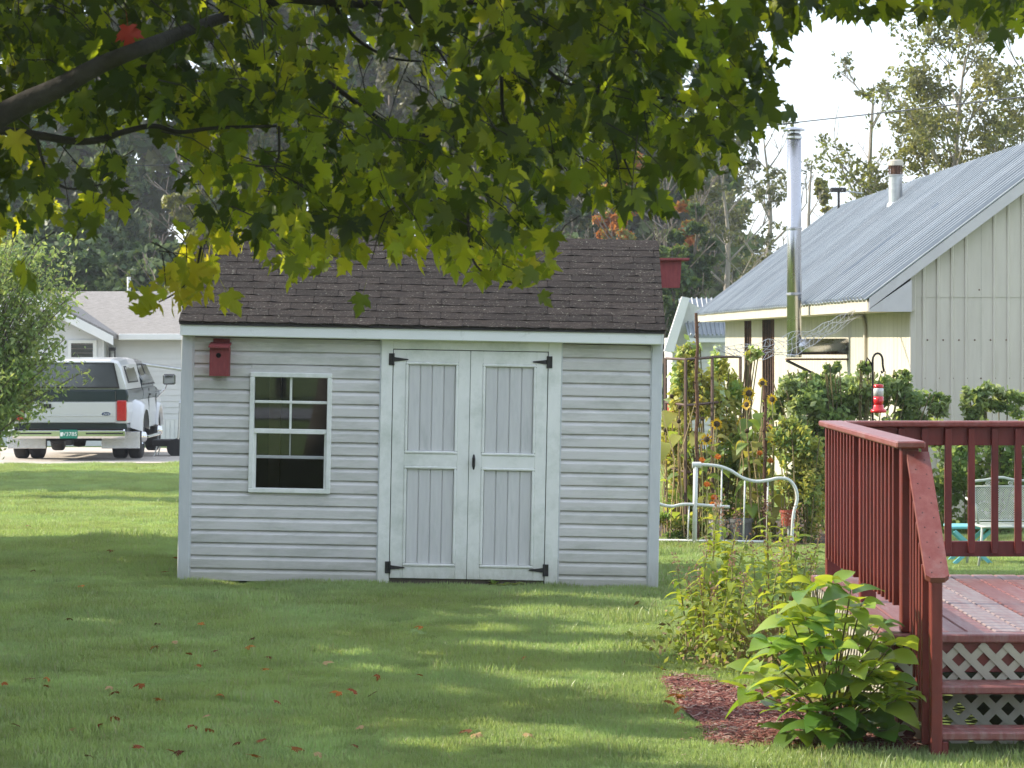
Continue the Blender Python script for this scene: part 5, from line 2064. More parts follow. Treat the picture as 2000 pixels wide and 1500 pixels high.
# sunflowers
g_sun = LEAF("sunflower_leaf", (0.16, 0.25, 0.05), (0.44, 0.52, 0.06), amt=.45)
g_sun2 = LEAF("yellowing_leaf", (0.33, 0.32, 0.08), (0.58, 0.54, 0.08), amt=.45)
g_yel = LEAF("yellow_petal", (0.70, 0.46, 0.02), (0.75, 0.5, 0.02), amt=.35, vary=.12, hue=.01)
g_ora = LEAF("orange_petal", (0.65, 0.20, 0.015), (0.7, 0.22, 0.01), amt=.3, vary=.12, hue=.01)
m_disc = M("dark_seed_disc", (0.05, 0.03, 0.015), (0.10, 0.07, 0.03), scale=60, rough=.9)
sun_m = [blade_mesh("leaf", .38, .15, .7 + .2 * i, (g_sun, g_sun, g_sun2)[i % 3], nl=6, seed=40 + i) for i in range(6)]


def petals(n, r0, r1, w, mat, cup=.2):
    mb = MB()
    for i in range(n):
        a = 2 * math.pi * i / n + rng.uniform(-.1, .1)
        c_, s_ = math.cos(a), math.sin(a)
        rr1 = r1 * rng.uniform(.8, 1.1)
        rm = (r0 + rr1) / 2
        z = cup * r1 * rng.uniform(-.4, 1)
        mb.add([(c_ * r0 - s_ * w * .4, s_ * r0 + c_ * w * .4, 0), (c_ * rm - s_ * w, s_ * rm + c_ * w, z * .5), (c_ * rr1, s_ * rr1, z), (c_ * rm + s_ * w, s_ * rm - c_ * w, z * .5), (c_ * r0 + s_ * w * .4, s_ * r0 - c_ * w * .4, 0)],
               [(0, 1, 2, 3, 4)])
    return mb


def sunflower(px, py, D, label, facing=(0, -1, .15), r=.075, leaves=9, dead=False, stem_px=None):
    D += 1.6
    top = P(px, py, D)
    bx_ = top.x if stem_px is None else P(stem_px, 0, D).x
    b = Vector((bx_ + rng.uniform(-.05, .05), D, ground_z(bx_, D)))
    t = thing("sunflower_plant", label, "sunflower", b, group="sunflowers in the garden bed")
    tp_ = top - b
    mid = Vector((tp_.x * .3 + rng.uniform(-.03, .03), rng.uniform(-.03, .03), tp_.z * .55))
    path = smooth_path([Vector((0, 0, -.02)), mid, tp_], 6)
    MB().tube(path, [.012 - .006 * i / (len(path) - 1) for i in range(len(path))], 6).build("stem", g_dry if dead else g_stem, t, smooth=True)
    for i in range(leaves):
        f = .22 + .72 * i / leaves
        p = path[int(f * (len(path) - 1))]
        a = i * 2.4 + rng.uniform(-.4, .4)
        put_leaf("leaf", rng.choice(sun_m), t, p, (math.cos(a), math.sin(a), rng.uniform(-.3, .35)), rng.uniform(.12, .22), rng.uniform(-.3, .3))
    fd = Vector(facing).normalized()
    q = Vector((0, 0, 1)).rotation_difference(fd).to_euler()
    hd = MB().lathe([(.01, -.025), (r * .5, -.012), (r * .52, .004), (r * .3, .014), (.002, .016)], 16).build("flower_disc", m_disc, t)
    hd.location = tp_
    hd.rotation_euler = q
    if not dead:
        petals(17, r * .45, r * 1.15, r * .16, g_yel).build("petals", g_yel, hd)
    return t


SUNS = [(1489, 748, 27.3, "sunflower facing sideways at the top of the trellis"), (1463, 768, 27.5, "big yellow sunflower right of the trellis frame"), (1458, 790, 27.0, "sunflower with ragged petals below the big yellow one"),
        (1508, 780, 27.2, "yellow sunflower right of the short rusty stake top"), (1500, 838, 26.9, "sunflower touching the short rusty stake"), (1511, 858, 26.8, "low bright sunflower right of the short rusty stake"),
        (1400, 828, 27.0, "small yellow sunflower between the trellis posts"), (1449, 826, 27.6, "pale sunflower behind the trellis right post"), (1380, 858, 26.9, "sunflower by the middle trellis post foot")]
for i, (x, y, D, lb) in enumerate(SUNS):
    fdir = (rng.uniform(-.8, .2), -1, rng.uniform(-.2, .3))
    sunflower(x, y, D, lb, fdir, rng.uniform(.045, .068))
DEAD = [(1312, 774, 27.6, "drooping dead sunflower head beside the shed wall"), (1327, 796, 27.3, "brown dead sunflower between shed and trellis"), (1326, 823, 27.0, "lower brown sunflower head left of the trellis"),
        (1372, 818, 27.2, "round dark seed head in front of the trellis"), (1487, 840, 27.0, "dark seed head left of the short rusty stake"), (1459, 842, 26.8, "brown seed head low among green leaves"), (1300, 840, 26.9, "withered sunflower closest to the shed corner")]
for x, y, D, lb in DEAD:
    sunflower(x, y, D, lb, (rng.uniform(-.5, .5), -1, -.4), .042, leaves=8, dead=True)
# marigolds
MAR = [(1371, 899, 26.7, "orange marigold beside the white post top"), (1402, 892, 26.8, "orange marigold right of the white post top"), (1484, 885, 26.9, "orange marigold left of the short rusty stake"), (1505, 900, 26.8, "orange marigold right of the short rusty stake"),
       (1381, 946, 26.7, "orange marigold under the curved white rail"), (1394, 972, 26.7, "low orange marigold behind the middle white rail"), (1525, 940, 26.7, "orange marigold at the rising end of the white rail"), (1392, 985, 26.6, "lowest orange marigold by the pale tub")]
for x, y, D, lb in MAR:
    D += 1.5
    top = P(x, y, D)
    b = Vector((top.x, D, ground_z(top.x, D)))
    t = thing("marigold", lb, "flower", b, group="marigolds in the garden bed")
    MB().tube([(0, 0, 0), (.01, 0, (top.z - b.z) * .5), (0, 0, top.z - b.z)], .005, 5).build("stem", g_stem, t)
    mb = MB()
    hh = petals(14, .004, .036, .012, g_ora, .3)
    h2 = petals(10, .002, .024, .010, g_ora, .9)
    h2.v = [(x_, y_, z_ + .008) for x_, y_, z_ in h2.v]
    hh.add(h2.v, h2.f)
    f = hh.build("flower_head", g_ora, t)
    f.location = (0, 0, top.z - b.z)
    f.rotation_euler = (R(55), 0, 0)
    for i in range(5):
        a = i * 2.4
        put_leaf("leaf", rng.choice(phl_m), t, (0, 0, (top.z - b.z) * (.3 + .12 * i)), (math.cos(a), math.sin(a), .3), rng.uniform(.07, .12))


def foliage(name, parts, mats, n, size, up=.3, shape=DIAMOND, seed=3, surf=.55, clump=0):
    """leaves through ellipsoids: parts = [(centre, radii, weight)], in local space"""
    g = np.random.default_rng(seed)
    w = np.array([p[2] for p in parts], float)
    w /= w.sum()
    which = g.choice(len(parts), n, p=w)
    C = np.array([tuple(p[0]) for p in parts])[which]
    Rd = np.array([tuple(p[1]) for p in parts])[which]
    d = g.normal(size=(n, 3))
    d /= np.linalg.norm(d, axis=1)[:, None]
    rad = g.uniform(0, 1, n) ** (1 / 3 * (1 - surf) + .12)
    if clump:
        K = clump * len(parts)
        cd = g.normal(size=(K, 3))
        cd /= np.linalg.norm(cd, axis=1)[:, None]
        pk_ = g.integers(0, clump, n) + which * clump
        cr = g.uniform(.45, 1.0, K)
        pos = C + Rd * (cd[pk_] * cr[pk_][:, None] + g.normal(size=(n, 3)) * .15)
        mi = (g.integers(0, len(mats), K)[pk_] + (g.uniform(0, 1, n) < .25)) % len(mats)
    else:
        pos = C + Rd * d * rad[:, None]
        mi = g.integers(0, len(mats), n)
    sz = g.uniform(size[0], size[1], n)
    V, Fc = scatter(shape, DIAMOND_F, pos, rand_rots(n, up, g), sz)
    return np_mesh(name, V, Fc, mats, mi.repeat(len(DIAMOND_F)))


g_rasp = LEAF("bramble_leaf", (0.25, 0.35, 0.12), (0.46, 0.54, 0.13), amt=.5)
g_rasp2 = LEAF("bramble_leaf_deep", (0.14, 0.22, 0.07), (0.32, 0.40, 0.08), amt=.45)
g_rasp3 = LEAF("bramble_leaf_yellow", (0.36, 0.35, 0.09), (0.55, 0.52, 0.09), amt=.5)
g_rasp4 = LEAF("bramble_leaf_pale", (0.40, 0.48, 0.26), (0.55, 0.62, 0.25), amt=.5)


def bush(label, D, ells, mats, n, size, seed, canes=14, clump=16):
    cx = sum(e[0] for e in ells) / len(ells)
    bx_ = P(cx, 0, D).x
    b = Vector((bx_, D, ground_z(bx_, D)))
    t = thing("bramble_bush", label, "bush", b)
    parts = []
    for (px, py, rx, ry, dd) in ells:
        c = P(px, py, D + dd) - b
        k = D / F
        parts.append((c, (rx * k, max(rx, ry) * k * .7, ry * k), rx * ry))
    mb = MB()
    r = random.Random(seed)
    for i in range(canes):
        c, rd, _ = r.choice(parts)
        tip = c + Vector((r.uniform(-.9, .9) * rd[0], r.uniform(-.7, .7) * rd[1], r.uniform(.1, 1.05) * rd[2]))
        b0_ = Vector((tip.x * .5, tip.y * .4, 0))
        mb.tube(smooth_path([b0_, b0_.lerp(tip, .6) + Vector((0, 0, .1)), tip], 4), .006, 4)
    tag(mb.build("canes", g_dkst, t), kind='stuff')
    o = link("foliage", foliage("foliage", parts, mats, n, size, .5, seed=seed, clump=clump), t)
    tag(o, kind='stuff')
    return t


bush("pale green sunlit bramble bush against the cream wall behind the deck", 30.0, [(1560, 800, 60, 60, 0), (1640, 768, 80, 52, .3), (1725, 772, 75, 52, .2), (1600, 745, 40, 22, .2), (1548, 742, 14, 20, .1), (1690, 722, 14, 18, 0), (1765, 742, 22, 20, .1), (1625, 720, 18, 14, 0), (1835, 792, 26, 22, .1), (1790, 800, 50, 45, .2), (1640, 850, 120, 60, 0), (1545, 775, 30, 35, .1)], [g_rasp, g_rasp4, g_rasp, g_rasp2], 13500, (.045, .095), 31, 60, 11)
bush("yellowing bramble bush at the left end of the deck railing", 28.0, [(1560, 910, 50, 70, .2), (1580, 970, 45, 80, .3), (1550, 860, 45, 40, .2), (1565, 1030, 40, 50, .3)], [g_rasp3, g_rasp, g_rasp3, g_rasp2], 6500, (.035, .07), 32, 14, 24)
bush("dark green bush behind the far deck railing and patio chair", 29.4, [(1850, 890, 70, 70, 0), (1940, 900, 70, 80, .2), (2030, 880, 70, 90, .2), (1900, 980, 120, 80, .3), (1760, 930, 60, 100, .2)], [g_rasp2, g_rasp2, g_rasp], 7500, (.05, .10), 33, 20, 20)
bush("leafy bramble top in front of the pale green gable end", 30.0, [(1905, 790, 32, 35, 0), (1960, 785, 45, 30, .1), (2040, 790, 50, 40, .1), (1925, 765, 18, 18, 0)], [g_rasp, g_rasp4, g_rasp2], 2600, (.05, .10), 34, 16, 14)
g_veg = LEAF("vegetable_leaf", (0.17, 0.29, 0.06), (0.36, 0.5, 0.07), amt=.4)
bush("low bright green vegetable growth behind the white tubular edging", 28.5, [(1310, 1030, 40, 28, 0), (1370, 1035, 40, 22, .3), (1480, 1030, 50, 30, .3), (1330, 985, 35, 30, .8), (1430, 1000, 60, 35, .8)], [g_veg, g_rasp, g_rasp3], 6000, (.025, .06), 35, 10, 16)
bush("tall mixed weeds and bean vines climbing the brown trellis", 29.3, [(1345, 760, 38, 70, 0), (1410, 770, 45, 75, .1), (1345, 700, 30, 28, 0), (1430, 880, 60, 60, .1), (1320, 880, 35, 80, .2), (1370, 950, 60, 45, .2), (1470, 690, 18, 12, .1), (1475, 900, 45, 70, 0)],
     [g_sun, g_rasp, g_sun2, g_rasp3, g_rasp3, g_rasp4], 11000, (.04, .10), 36, 46, 22)
# straw coloured stalks
mb = MB()
b = Vector((P(1320, 0, 28.7).x, 28.7, 0))
for i in range(46):
    x = P(rng.uniform(1288, 1500), 0, 28.7).x - b.x
    y = rng.uniform(-.4, 1.2)
    H = rng.uniform(.6, 1.35)
    mb.tube([(x, y, 0), (x + rng.uniform(-.06, .06), y, H * .6), (x + rng.uniform(-.15, .15), y, H)], [.006, .005, .003], 4)
o = mb.build("dry_stalks", M("straw_stalk", (0.42, 0.33, 0.17), (0.34, 0.25, 0.12), scale=9, rough=.9))
o.location = b
tag(o, "thin straw coloured stalks standing through the garden bed", "dry stalks", kind='stuff')

# weeds at the shed's door sill
for i, (px, py) in enumerate(((860, 1140), (880, 1141), (965, 1148), (985, 1150), (1005, 1150))):
    b = GP(px, py)
    t = thing("sill_weed", "small round leaved weed growing under the shed door sill", "weed", b, group="weeds under the door sill")
    for k in range(9):
        a = rng.uniform(0, 6.28)
        put_leaf("leaf", rng.choice(sun_m), t, (0, 0, .02), (math.cos(a), math.sin(a) * .5 - .3, rng.uniform(.2, 1.0)), rng.uniform(.05, .10))
dc = GP(1096, 1146)
t = thing("dried_weed", "dried brown weed at the right foot of the door frame", "weed", dc + Vector((0, -.12, 0)))
mb = MB()
for i in range(26):
    a = rng.uniform(-1.2, 1.2)
    mb.tube([(0, 0, 0), (.04 * a, rng.uniform(-.04, .02), rng.uniform(.05, .09)), (.05 * a + rng.uniform(-.02, .02), 0, rng.uniform(.08, .20))], .0022, 3)
mb.build("stems", g_dry, t)

# ================================================================== trees
m_bark = M("grey_brown_bark", (0.10, 0.08, 0.062), (0.17, 0.145, 0.12), scale=8, rough=.95, bump=.8, bscale=20, stretch=(4, 4, 1))
m_pale = M("pale_grey_bark", (0.30, 0.27, 0.23), (0.22, 0.19, 0.16), scale=5, rough=.9, bump=.4, bscale=20, stretch=(3, 3, 1))
t_pine = LEAF("pine_needles", (0.066, 0.108, 0.042), (0.09, 0.14, 0.04), amt=.22, rough=.7, nscale=.4)
t_pine2 = LEAF("pine_needles_pale", (0.16, 0.21, 0.08), (0.20, 0.25, 0.07), amt=.22, rough=.7, nscale=.4)
t_grn = LEAF("mid_green_leaves", (0.085, 0.14, 0.035), (0.18, 0.24, 0.04), amt=.35, nscale=.4)
t_yel = LEAF("yellow_green_leaves", (0.22, 0.23, 0.06), (0.36, 0.36, 0.06), amt=.38, nscale=.4)
t_olv = LEAF("olive_leaves", (0.14, 0.15, 0.055), (0.24, 0.24, 0.06), amt=.35, nscale=.4)
t_gry = LEAF("grey_brown_leaves", (0.115, 0.115, 0.065), (0.16, 0.16, 0.07), amt=.25, nscale=.4)
t_org = LEAF("orange_leaves", (0.42, 0.15, 0.03), (0.5, 0.18, 0.03), amt=.35, nscale=.4)
t_dkg = LEAF("deep_green_leaves", (0.055, 0.095, 0.032), (0.10, 0.15, 0.03), amt=.28, nscale=.4)


def limbs(mb, base, H, r0, rnd, spread=.5, n=9, start=.3, twig=2, sides=6, tips=None, rise=.6):
    """trunk with forking limbs; returns tip points"""
    tips = [] if tips is None else tips
    top = Vector((base.x + rnd.uniform(-.05, .05) * H, base.y + rnd.uniform(-.05, .05) * H, base.z + H))
    path = smooth_path([base, base.lerp(top, .35) + Vector((rnd.uniform(-.02, .02) * H, 0, 0)), base.lerp(top, .7) + Vector((rnd.uniform(-.03, .03) * H, 0, 0)), top], 4)
    mb.tube(path, [max(.012, r0 * (1 - .92 * i / (len(path) - 1))) for i in range(len(path))], sides + 2)

    def fork(p, d, L, r, lev):
        q1 = p + d * L * .5 + Vector((rnd.uniform(-.08, .08), rnd.uniform(-.08, .08), rnd.uniform(0, .08))) * L
        q2 = q1 + (d + Vector((rnd.uniform(-.3, .3), rnd.uniform(-.3, .3), rnd.uniform(0, .35)))).normalized() * L * .5
        mb.tube(smooth_path([p, q1, q2], 3), [max(.008, r * (1 - .7 * i / 6)) for i in range(7)], max(3, sides - lev))
        tips.append(q2)
        if lev < twig:
            for k in range(rnd.choice((2, 3, 3))):
                f = rnd.uniform(.35, 1.0)
                s = p.lerp(q1, f * 2) if f < .5 else q1.lerp(q2, f * 2 - 1)
                dd = (d + Vector((rnd.uniform(-.8, .8), rnd.uniform(-.8, .8), rnd.uniform(-.15, .6)))).normalized()
                fork(s, dd, L * rnd.uniform(.45, .65), r * .5, lev + 1)
    for i in range(n):
        f = start + (1 - start) * (i + rnd.random() * .6) / n
        p = path[min(len(path) - 1, int(f * (len(path) - 1)))]
        a = i * 2.4 + rnd.uniform(-.5, .5)
        d = Vector((math.cos(a), math.sin(a), rise + .5 * f)).normalized()
        fork(p, d, spread * H * (1.15 - .75 * f) * rnd.uniform(.7, 1.1), r0 * .42 * (1.1 - f * .8), 0)
    return tips


def crown_parts(shape, H, W, rnd, n):
    parts = []
    for i in range(n):
        if shape == 'pine':
            f = (i + rnd.random()) / n
            rr = W * (1.02 - f) ** .8 * rnd.uniform(.35, 1.0)
            a = rnd.uniform(0, 6.28)
            parts.append((Vector((rr * .65 * math.cos(a), rr * .65 * math.sin(a), H * (.10 + .9 * f))), (W * .30 * (1.15 - f), W * .30 * (1.15 - f), H * .035), (1.2 - f)))
        else:
            d = Vector((rnd.gauss(0, 1), rnd.gauss(0, 1), rnd.gauss(0, 1))).normalized() * rnd.uniform(.35, .95)
            lo_ = {'round': .30, 'tall': .16, 'column': .12}[shape]
            cz = H * (1 + lo_) / 2
            hz2 = H * (1 - lo_) / 2
            rw = {'round': .34, 'tall': .28, 'column': .35}[shape] * W
            parts.append((Vector((d.x * W * .8, d.y * W * .8, cz + d.z * hz2 * .85)), (rw, rw, rw * .75), 1.0))
    return parts


TREE_CACHE = {}


LEAF_K, N_K = 1.55, 1.5


def tree(name, label, px, D, top, wpx, shape, mats, n, leaf, seed, bark=m_bark, cat="tree", group=None, leafless=False, nl=9, clumps=34, spread=.34, base=None, twig=2):
    X = P(px, 0, D).x
    b = Vector((X, D, ground_z(0, D) - .05)) if base is None else base
    H = (P(0, top, D).z - b.z) if base is None else top
    W = wpx * D / F if base is None else wpx
    t = thing(name, label, cat, b, (0, 0, 0), group)
    rnd = random.Random(seed)
    mb = MB()
    tips = limbs(mb, Vector((0, 0, 0)), H * (.93 if shape != 'pine' else .98), max(.06, H * .018), rnd, spread=(spread if shape != 'pine' else .16), n=nl, start=.28 if shape != 'pine' else .12, twig=twig if shape != 'pine' else 0,
                 rise=.6 if shape != 'pine' else -.1)
    mb.build("trunk", bark, t, smooth=True)
    if n:
        parts = crown_parts(shape, H, W, rnd, clumps)
        if leafless:
            parts = [(p, (leafless, leafless, leafless * .8), 1.0) for p in rnd.sample(tips, min(len(tips), clumps))]
        lk, nk = (1.0, 1.6) if leafless else (LEAF_K, N_K)
        o = link("crown", foliage("crown", parts, mats, int(n * nk), (leaf[0] * lk, leaf[1] * lk), .35, seed=seed, clump=9), t)
        tag(o, kind='stuff')
    return t


# wood beyond the white house
G1 = "trees of the wood behind the shed"
tree("pine_tree", "dark blue green pine rising behind the white house roof's left end", 40, 92, 150, 170, 'pine', [t_pine, t_pine, t_pine2], 9000, (.14, .26), 101, group=G1, clumps=60)
tree("pine_tree", "tall pine with paler sunlit sprays behind the roof vent pipe", 215, 100, 120, 170, 'pine', [t_pine, t_pine2], 9000, (.14, .26), 102, group=G1, clumps=60)
tree("pine_tree", "low dense dark pine just above the white house roof ridge", 150, 84, 380, 150, 'round', [t_pine, t_dkg], 8000, (.12, .22), 103, group=G1, clumps=40)
tree("pine_tree", "short bushy dark evergreen between the roof vent pipe and the shed", 300, 82, 430, 120, 'round', [t_pine, t_pine2, t_dkg], 7000, (.12, .22), 104, group=G1, clumps=40)
tree("leafy_tree", "sunlit yellow green tree left of the shed roof", 372, 78, 270, 70, 'tall', [t_yel, t_olv, t_yel], 7000, (.10, .18), 105, group=G1, clumps=30)
tree("leafy_tree", "grey brown tree in the wood above the shed roof's left half", 480, 96, -60, 130, 'tall', [t_gry, t_olv, t_pine], 8000, (.13, .24), 106, group=G1)
tree("pine_tree", "shadowy tall pine in the wood over the shed roof's middle", 640, 104, -120, 150, 'pine', [t_pine, t_pine, t_gry], 9000, (.14, .26), 107, group=G1, clumps=60)
tree("leafy_tree", "pale grey brown thin leaved tree showing through the maple's gap", 790, 92, -40, 130, 'tall', [t_gry, t_gry, t_olv], 8000, (.10, .20), 108, group=G1)
tree("leafy_tree", "grey brown tree right of the maple's central gap", 960, 98, -60, 130, 'tall', [t_gry, t_pine, t_gry], 8000, (.12, .22), 109, group=G1)
tree("pine_tree", "dark pine in the wood above the shed doors", 1085, 106, 10, 140, 'pine', [t_pine, t_pine, t_pine2], 9000, (.14, .26), 110, group=G1, clumps=60)
tree("leafy_tree", "olive tree in the wood above the shed's right bay", 1165, 90, 30, 100, 'tall', [t_olv, t_gry, t_dkg], 7500, (.12, .2), 111, group=G1)
tree("maple_sapling", "orange autumn tree glowing through the maple leaves", 1215, 80, 205, 62, 'round', [t_org, t_org, t_yel], 6000, (.10, .18), 112, group=G1, clumps=16)
tree("maple_sapling", "orange topped tree behind the red post birdhouse", 1330, 80, 318, 48, 'round', [t_org, t_org, t_yel], 5500, (.10, .18), 113, group=G1, clumps=14)
tree("leafy_tree", "mid green leafy tree behind the red post birdhouse", 1300, 70, 425, 60, 'round', [t_grn, t_grn, t_dkg], 5500, (.10, .18), 114, group=G1, clumps=26)
tree("leafy_tree", "deep green dense tree right of the shed roof end", 1352, 72, 345, 58, 'tall', [t_dkg, t_dkg, t_grn], 7500, (.10, .18), 115, group=G1, clumps=34)
tree("scrubby_bush", "dark brushy growth low behind the shed ridge", 1130, 68, 455, 130, 'round', [t_pine, t_gry, t_dkg], 7000, (.10, .18), 116, cat="bush", group=G1, clumps=30)
tree("scrubby_bush", "olive brushy growth behind the shed ridge's middle", 880, 70, 440, 150, 'round', [t_gry, t_olv, t_dkg], 7000, (.10, .18), 117, cat="bush", group=G1, clumps=30)
tree("scrubby_bush", "dark brushy growth behind the shed ridge's left end", 560, 72, 420, 170, 'round', [t_pine, t_olv, t_dkg], 7000, (.10, .18), 118, cat="bush", group=G1, clumps=30)
# the deep wood behind them, too thick to count
parts = []
rk = random.Random(51)
for i in range(700):
    px = rk.uniform(-160, 1440)
    D = rk.uniform(112, 128)
    ymin = -160 if px < 1230 else (-160 + (px - 1230) * 2.6 if px < 1300 else 60 + (px - 1300) * 3.4)
    py = rk.uniform(min(ymin, 600), 690)
    parts.append((P(px, py, D) - Vector((-10, 118, 0)), (1.5, 1.2, 1.1), 1.0))
o = link("far_wood", foliage("far_wood", parts, [t_pine, t_gry, t_grn, t_pine2, t_olv], 120000, (.38, .75), .3, seed=50, clump=7), None, (-10, 118, 0))
tag(o, "thick dark wood filling the background behind the shed", "wood", kind='stuff')
# thin trees against the sky
tree("bare_tree", "leaning half bare tree with pale limbs left of the chimney pipe", 1425, 74, 265, 70, 'round', [t_olv, t_gry], 3600, (.09, .16), 121, bark=m_pale, leafless=.35, nl=12, clumps=60, spread=.36)
tree("bare_tree", "second thin pale limbed tree behind the chimney pipe", 1490, 78, 215, 60, 'round', [t_olv, t_gry], 1100, (.08, .15), 122, bark=m_pale, leafless=.3, nl=11, clumps=40, spread=.30)
tree("slender_tree", "slender light yellow green tree beyond the metal roof", 1606, 84, 275, 38, 'column', [t_yel, t_yel, t_olv], 3000, (.09, .16), 123, bark=m_pale, nl=8, clumps=26, spread=.12)
tree("slender_tree", "small pale green tree low beside the chimney pipe", 1535, 86, 440, 36, 'round', [t_yel, t_olv], 1800, (.09, .16), 124, bark=m_pale, nl=6, clumps=14, spread=.15)
tree("bare_tree", "large half bare tree with olive leaves above the metal roof flue", 1850, 60, 55, 95, 'round', [t_olv, t_yel, t_olv], 9500, (.08, .14), 125, bark=m_pale, leafless=.5, nl=17, clumps=150, spread=.36)
tree("bare_tree", "pale bare limbed tree beyond the metal roof ridge's high end", 2005, 62, 60, 70, 'round', [t_olv, t_gry], 900, (.07, .13), 126, bark=m_pale, leafless=.3, nl=14, clumps=30, spread=.30)
tree("bare_tree", "thin leafless tree leaning left of the big half bare tree", 1740, 64, 110, 60, 'round', [t_olv], 500, (.07, .13), 127, bark=m_pale, leafless=.25, nl=10, clumps=18, spread=.30)

# far wooded hill
m_hill = M("far_hill_haze_blue", (0.10, 0.15, 0.17), (0.14, 0.18, 0.19), scale=.03, rough=1.0, bump=.5, bscale=.1)  # bluish base colour imitates distance haze over the woods
hx = np.linspace(-900, 900, 60)
V, Fc = [], []
for j, (yy, hh) in enumerate(((1300, 0), (1500, .55), (1800, 1.0), (2300, .2))):
    for x in hx:
        V.append((x, yy, -2 + hh * (46 + 16 * math.sin(x * .006 + 1) + 6 * math.sin(x * .03))))
for j in range(3):
    for i in range(59):
        Fc.append((j * 60 + i, j * 60 + i + 1, (j + 1) * 60 + i + 1, (j + 1) * 60 + i))
tag(link("hill", np_mesh("hill", np.array(V), np.array(Fc), m_hill, smooth=True)), kind='structure')

# hedge and tree added out of view to shade the lawn, and the trees mirrored in the shed's window
hd = thing("added_shade_hedge", "added unseen hedge shading the lawn from its left side", "hedge", (-8.2, 20, ground_z(-8.2, 20)))
parts = [(Vector((xx + rng.uniform(-.4, .4), yy + rng.uniform(-.3, .3), zz)), (.9, .8, .7), 1.0) for xx in (0, -1.3) for yy in np.arange(-9.5, 8.4, .8) for zz in np.arange(.6, 4.65, .75)]
tag(link("foliage", foliage("foliage", parts, [t_grn, t_dkg], 80000, (.18, .34), .2, seed=131, clump=6), hd), kind='stuff')
for yy in np.arange(-9.0, 8.2, 1.6):
    MB().tube([(0, yy, -.1), (.05, yy, 2.2), (0, yy + .1, 4.2)], [.07, .05, .02], 7).build("stem", m_bark, hd)
tree("leafy_tree", "added unseen spreading tree shading the driveway end of the lawn", 0, 42, 8.0, 4.4, 'round', [t_grn, t_olv], 9000, (.18, .30), 134, base=Vector((-13.4, 44.5, ground_z(-12, 42))), clumps=30, nl=8)  # unseen tree, added for its shade on the back lawn
for (X, Y, H, W, sd_, lb) in ((-24, -75, 12, 5, 141, "tree across the road, first from the lane"), (-10, -82, 14, 6, 142, "tree across the road, tallest of the row"), (6, -78, 11, 5, 143, "tree across the road, roundest of the row"), (22, -84, 13, 6, 144, "tree across the road at the field corner")):
    tree("roadside_tree", lb, 0, Y, H, W, 'round', [t_grn, t_dkg, t_olv], 3500, (.3, .55), sd_, group="trees across the road", base=Vector((X, Y, ground_z(0, Y))), clumps=24, nl=7, twig=1)

tree("shade_tree", "thick trunked shade tree whose trunk is mirrored in the shed window", 0, -10, 9.5, 3.2, 'round', [t_grn, t_dkg], 3500, (.2, .34), 151, base=Vector((-3.62, -10, ground_z(0, -10))), clumps=24, nl=8)
for o_ in bpy.data.objects["shade_tree"].children:
    if o_.name.startswith("trunk"):
        o_.scale = (2.0, 2.0, 1.0)
# small leaved bush at the left, in front of the pickup
g_wil = LEAF("willow_leaf", (0.22, 0.29, 0.11), (0.38, 0.44, 0.11), amt=.45)
g_wil2 = LEAF("willow_leaf_deep", (0.12, 0.18, 0.06), (0.24, 0.31, 0.06), amt=.4)
wb_ = Vector((P(-60, 0, 37).x, 37.0, ground_z(-6, 37)))
wt = thing("willow_shrub", "loose small leaved shrub with thin stems in front of the pickup", "shrub", wb_)
rw_ = random.Random(9)
mb = MB()
tips = []
for i in range(84):
    tx, ty_ = rw_.choice(((rw_.uniform(20, 150), rw_.uniform(425, 600)), (rw_.uniform(-150, 60), rw_.uniform(430, 560)), (rw_.uniform(20, 175), rw_.uniform(540, 740)), (rw_.uniform(-60, 130), rw_.uniform(650, 800)), (rw_.uniform(-100, 90), rw_.uniform(600, 830))))
    tip = P(tx, ty_, 37 + rw_.uniform(-.7, .7)) - wb_
    b_ = Vector((rw_.uniform(-.1, .1), rw_.uniform(-.1, .1), 0))
    m1 = Vector((tip.x * .35, tip.y * .4, tip.z * .62))
    path = smooth_path([b_, m1, tip], 6)
    mb.tube(path, [.016 - .012 * k_ / (len(path) - 1) for k_ in range(len(path))], 4)
    tips.append(path)
tag(mb.build("stems", m_bark, wt), kind='stuff')
pos, dirs = [], []
for path in tips:
    for k_ in range(165):
        f = rw_.uniform(.35, 1.0) ** .8
        p = path[min(len(path) - 1, int(f * (len(path) - 1)))]
        pos.append(p + Vector((rw_.gauss(0, .11), rw_.gauss(0, .11), rw_.gauss(0, .09))))
pos = np.array([tuple(p) for p in pos])
LNG = DIAMOND * np.array([.75, 1.0, 1.0])
V, Fc = scatter(LNG, DIAMOND_F, pos, rand_rots(len(pos), .3), nrg.uniform(.06, .11, len(pos)))
tag(link("foliage", np_mesh("foliage", V, Fc, [g_wil, g_wil2], nrg.integers(0, 2, len(pos)).repeat(2)), wt), kind='stuff')

# overhead wires
for pts, lb in ((((1440, 250, 66), (1565, 238, 62), (2100, 178, 46)), "dark overhead wire crossing the sky above the metal roof"), (((-60, 327, 74), (100, 325, 74), (350, 321, 74), (700, 300, 74)), "thin overhead wire in front of the dark pines"),
                (((1000, 112, 70), (1150, 106, 70), (1380, 92, 70)), "thin overhead wire high behind the maple leaves"), (((1000, 290, 72), (1200, 272, 72), (1560, 240, 72)), "thin overhead wire behind the orange autumn tree")):
    q = [P(*p) for p in pts]
    o = MB().tube([p - q[0] for p in smooth_path(q, 6)], .013, 5).build("overhead_wire", m_black)
    o.location = q[0]
    tag(o, lb, "wire")

